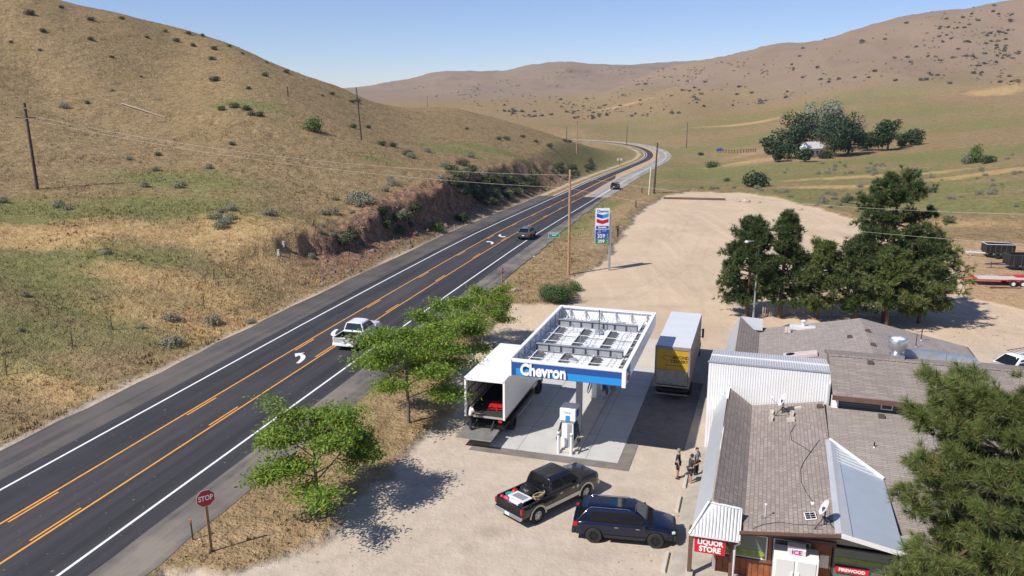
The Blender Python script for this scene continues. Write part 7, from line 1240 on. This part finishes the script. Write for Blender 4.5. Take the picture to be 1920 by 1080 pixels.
def person(P, yaw, label, shirt, legs, armL, armR, hair, lower='shorts', lowerm='cloth_black', lean=(0, 0), headturn=0.0, h=1.76, footL=(0, .11), footR=(0, -.11), shirtlen=.0, hold=None):
    """x forward, y left. arm = (elbow, wrist) offsets from the shoulder"""
    r = empty('person', tuple(P), yaw); tag(r, label, 'person', None); k = h / 1.76; V3 = lambda *a: Vector(a) * k; lx, ly = lean
    pel = V3(0, 0, .95); w1 = V3(lx * .3, ly * .3, 1.10); ch = V3(lx * .75, ly * .75, 1.32); nk = V3(lx, ly, 1.47); nk2 = V3(lx * 1.12, ly * 1.12, 1.54)
    sh = {1: V3(lx * .95, ly * .95 + .19, 1.42), -1: V3(lx * .95, ly * .95 - .19, 1.42)}; pts = [pel, w1, ch, nk, nk2]; ed = [(0, 1), (1, 2), (2, 3), (3, 4)]; rad = [(.15, .115), (.135, .10), (.15, .105), (.07, .065), (.055, .055)]; J = {}
    for s, arm, ft in ((1, armL, footL), (-1, armR, footR)):
        i = len(pts); el = sh[s] + Vector(arm[0]) * k; wr = el + Vector(arm[1]) * k; pts += [sh[s] + Vector((0, -.05 * s, .02)), sh[s], el, wr]; ed += [(2, i), (i, i + 1), (i + 1, i + 2), (i + 2, i + 3)]; rad += [.06, .055, .042, .028]; J[s] = (el, wr)
        i = len(pts); hp = V3(0, .095 * s, .90); ft_ = V3(ft[0], ft[1], .08); kn = hp.lerp(ft_, .52) + Vector((.03, 0, 0)); pts += [hp, kn, ft_]; ed += [(0, i), (i, i + 1), (i + 1, i + 2)]; rad += [.092, .058, .036]; J[('leg', s)] = (hp, kn, ft_)
    skinmesh('body', pts, ed, [tuple(q * k for q in a) if isinstance(a, tuple) else a * k for a in rad], 'skin', r)
    body = [o for o in r.children][0]
    # clothes: slightly larger skins over the same joints
    p2 = [pel + V3(0, 0, -.02), w1, ch, nk + V3(0, 0, -.04)]; e2 = [(0, 1), (1, 2), (2, 3)]; r2 = [(.172, .14), (.158, .125), (.17, .125), (.085, .08)]
    for s in (1, -1):
        el = J[s][0]; i = len(p2); p2 += [sh[s] + Vector((0, -.05 * s, .01)), sh[s], sh[s].lerp(el, .72)]; e2 += [(2, i), (i, i + 1), (i + 1, i + 2)]; r2 += [.085, .075, .068]
    skinmesh('shirt', p2, e2, [tuple(q * k for q in a) if isinstance(a, tuple) else a * k for a in r2], shirt, r)
    p3 = [pel + V3(0, 0, .03)]; e3 = []; r3 = [(.165, .135)]
    for s in (1, -1):
        hp, kn, ft_ = J[('leg', s)]; i = len(p3); end = kn + Vector((0, 0, .02)) if lower == 'shorts' else kn.lerp(ft_, .97); p3 += [hp, hp.lerp(kn, .5), kn if lower != 'shorts' else hp.lerp(kn, .92)]; e3 += [(0, i), (i, i + 1), (i + 1, i + 2)]; r3 += [.108, .095, .085 if lower == 'shorts' else .07]
        if lower != 'shorts': p3.append(end); e3.append((i + 2, i + 3)); r3.append(.062)
    skinmesh(lower, p3, e3, [tuple(q * k for q in a) if isinstance(a, tuple) else a * k for a in r3], lowerm, r)
    for s in (1, -1):
        f_ = J[('leg', s)][2]; MB().sphere((f_.x + .07, f_.y, .05), .06, 10, 6, (2.2, .8, .85)).build('shoe', 'shoe', r, smooth=True); el, wr = J[s]; d = (wr - el).normalized(); sd_ = d.cross(Vector((0, 0, 1))); sd_ = sd_.normalized() if sd_.length > .1 else Vector((1, 0, 0)); up_ = sd_.cross(d)
        hp_ = [wr - d * .01, wr + d * .05, wr + d * .085]; he = [(0, 1), (1, 2)]; hr = [.026, (.038, .02), (.036, .018)]
        for q, (off, ln) in enumerate(((-.028, .055), (-.010, .07), (.009, .075), (.027, .065))): i = len(hp_); b0 = wr + d * .09 + sd_ * off; hp_ += [b0, b0 + d * ln * .55 - up_ * .008, b0 + d * ln * .9 - up_ * .03]; he += [(2, i), (i, i + 1), (i + 1, i + 2)]; hr += [.0095, .009, .0075]
        i = len(hp_); hp_ += [wr + d * .035 + sd_ * s * .04, wr + d * .075 + sd_ * s * .058 - up_ * .015]; he += [(1, i), (i, i + 1)]; hr += [.012, .009]; skinmesh('hand', hp_, he, hr, 'skin', r)
    hd_ = empty('head_pivot', (0, 0, 0)); bpy.data.objects.remove(hd_); hc = nk2 + V3(.02, 0, .11)
    Rz = Matrix.Rotation(headturn, 3, 'Z'); m_ = MB().sphere((0, 0, 0), 1, 16, 12); V = []
    for v in m_.v:
        x, y, z = v; x *= .098; y *= .076 * (1 - .18 * max(0, -z)); z *= .122
        if x > .05 and abs(y) < .03 and -.03 < z < .02: x += .016
        if z < -.06 and x > 0: x *= 1.06
        V.append(tuple(Rz @ Vector((x, y, z)) * k + hc))
    m_.v = V; hd2 = m_.build('head', 'skin', r, smooth=True, fix=False)
    fx = lambda x, y, z: tuple(Rz @ Vector((x, y, z)) * k + hc)
    for s in (1, -1): MB().sphere(fx(.086, s * .030, .012), .011 * k, 8, 5).build('eye', 'eye', hd2); MB().sphere(fx(-.005, s * .078, -.005), .024 * k, 8, 6, (.6, .45, 1)).build('ear', 'skin', hd2, smooth=True)
    n_ = MB(); n_.add([fx(.092, 0, .015), fx(.090, .014, -.03), fx(.090, -.014, -.03), fx(.118, 0, -.026)], [(0, 1, 3), (0, 3, 2), (1, 2, 3)]); n_.build('nose', 'skin', hd2); MB().cbox(fx(.092, 0, -.058), (.012 * k, .042 * k, .010 * k), headturn).build('mouth', 'lip', hd2)
    hm = MB().sphere((0, 0, 0), 1, 16, 10); V = []; F = []
    for v in hm.v: x, y, z = v; V.append(fx(x * .106 - .010, y * .084, max(z, -.35 if x < .1 else .42) * .126 + .008))
    hm.v = V; hm.build('hair', hair, r, smooth=True, fix=False); return r, J
dn = ((.02, .03, -.29), (.06, 0, -.24)); dnR = ((.02, -.03, -.29), (.06, 0, -.24))
person(G(1270, 897), math.radians(-20), 'man in a dark blue polo shirt and black shorts standing by the shaded asphalt', 'cloth_navy', None, dn, dnR, 'hair_grey', lowerm='cloth_black', h=1.80, headturn=.3, footR=(-.05, -.12))
pr2, J2 = person(G(1293, 908), math.radians(8), 'man in a charcoal shirt and grey shorts holding up a phone with bare arms', 'cloth_charcoal', None, ((.10, .06, -.24), (.24, -.06, .10)), ((.10, -.04, -.24), (.25, .06, .10)), 'hair_dark', lowerm='cloth_charcoal', h=1.80, headturn=.2, lean=(.04, 0))
person(G(1304, 893), math.radians(-50), 'person in a black and white patterned shirt standing close behind the man with the phone', 'cloth_plaid', None, ((.08, .05, -.26), (.22, -.05, -.04)), dnR, 'hair_dark', lower='trousers', lowerm='cloth_black', h=1.74, headturn=-.2)
# phone held up
M4 = Matrix.Translation(Vector(G(1293, 908))) @ Matrix.Rotation(math.radians(8), 4, 'Z'); wr = J2[-1][1] + (J2[-1][1] - J2[-1][0]).normalized() * .12; r = empty('phone', tuple(M4 @ wr), math.radians(8)); tag(r, 'dark phone held up by the man in the charcoal shirt', 'phone'); MB().cbox((0, .03, .02), (.012, .075, .15), 0, 0, .2).build('case', 'black', r, bevel=.004); MB().cbox((-.0075, .03, .02), (.002, .066, .135), 0, 0, .2).build('screen', 'glass_dark', r)
person(np.array([*W(-16.35, 43.45)[:2], .77]), math.radians(20), 'worker in a white shirt and dark trousers standing on the truck lift gate', 'cloth_white', None, ((.10, .06, -.26), (.22, -.02, -.08)), ((.12, -.02, -.25), (.24, -.02, -.06)), 'hair_dark', lower='trousers', lowerm='jeans_dark', h=1.72, lean=(.12, 0))
# ---------------------------------------------------------------- haze
hz = NB('air'); hz.n.remove(hz.b); pv = hz.n.new('ShaderNodeVolumePrincipled'); pv.inputs['Color'].default_value = (.62, .78, 1.0, 1); pv.inputs['Density'].default_value = .00008; pv.inputs['Anisotropy'].default_value = .2; hz.link(pv.outputs[0], hz.n['Material Output'].inputs['Volume'])
zl = float(ZG.min()) - 3; zh = float(max(ZG.max(), HC)) + 12
if USE_HAZE: tag(MB().box(-5200, 5200, 2, 4400, zl, zh).build('haze', 'air'), kind='stuff')
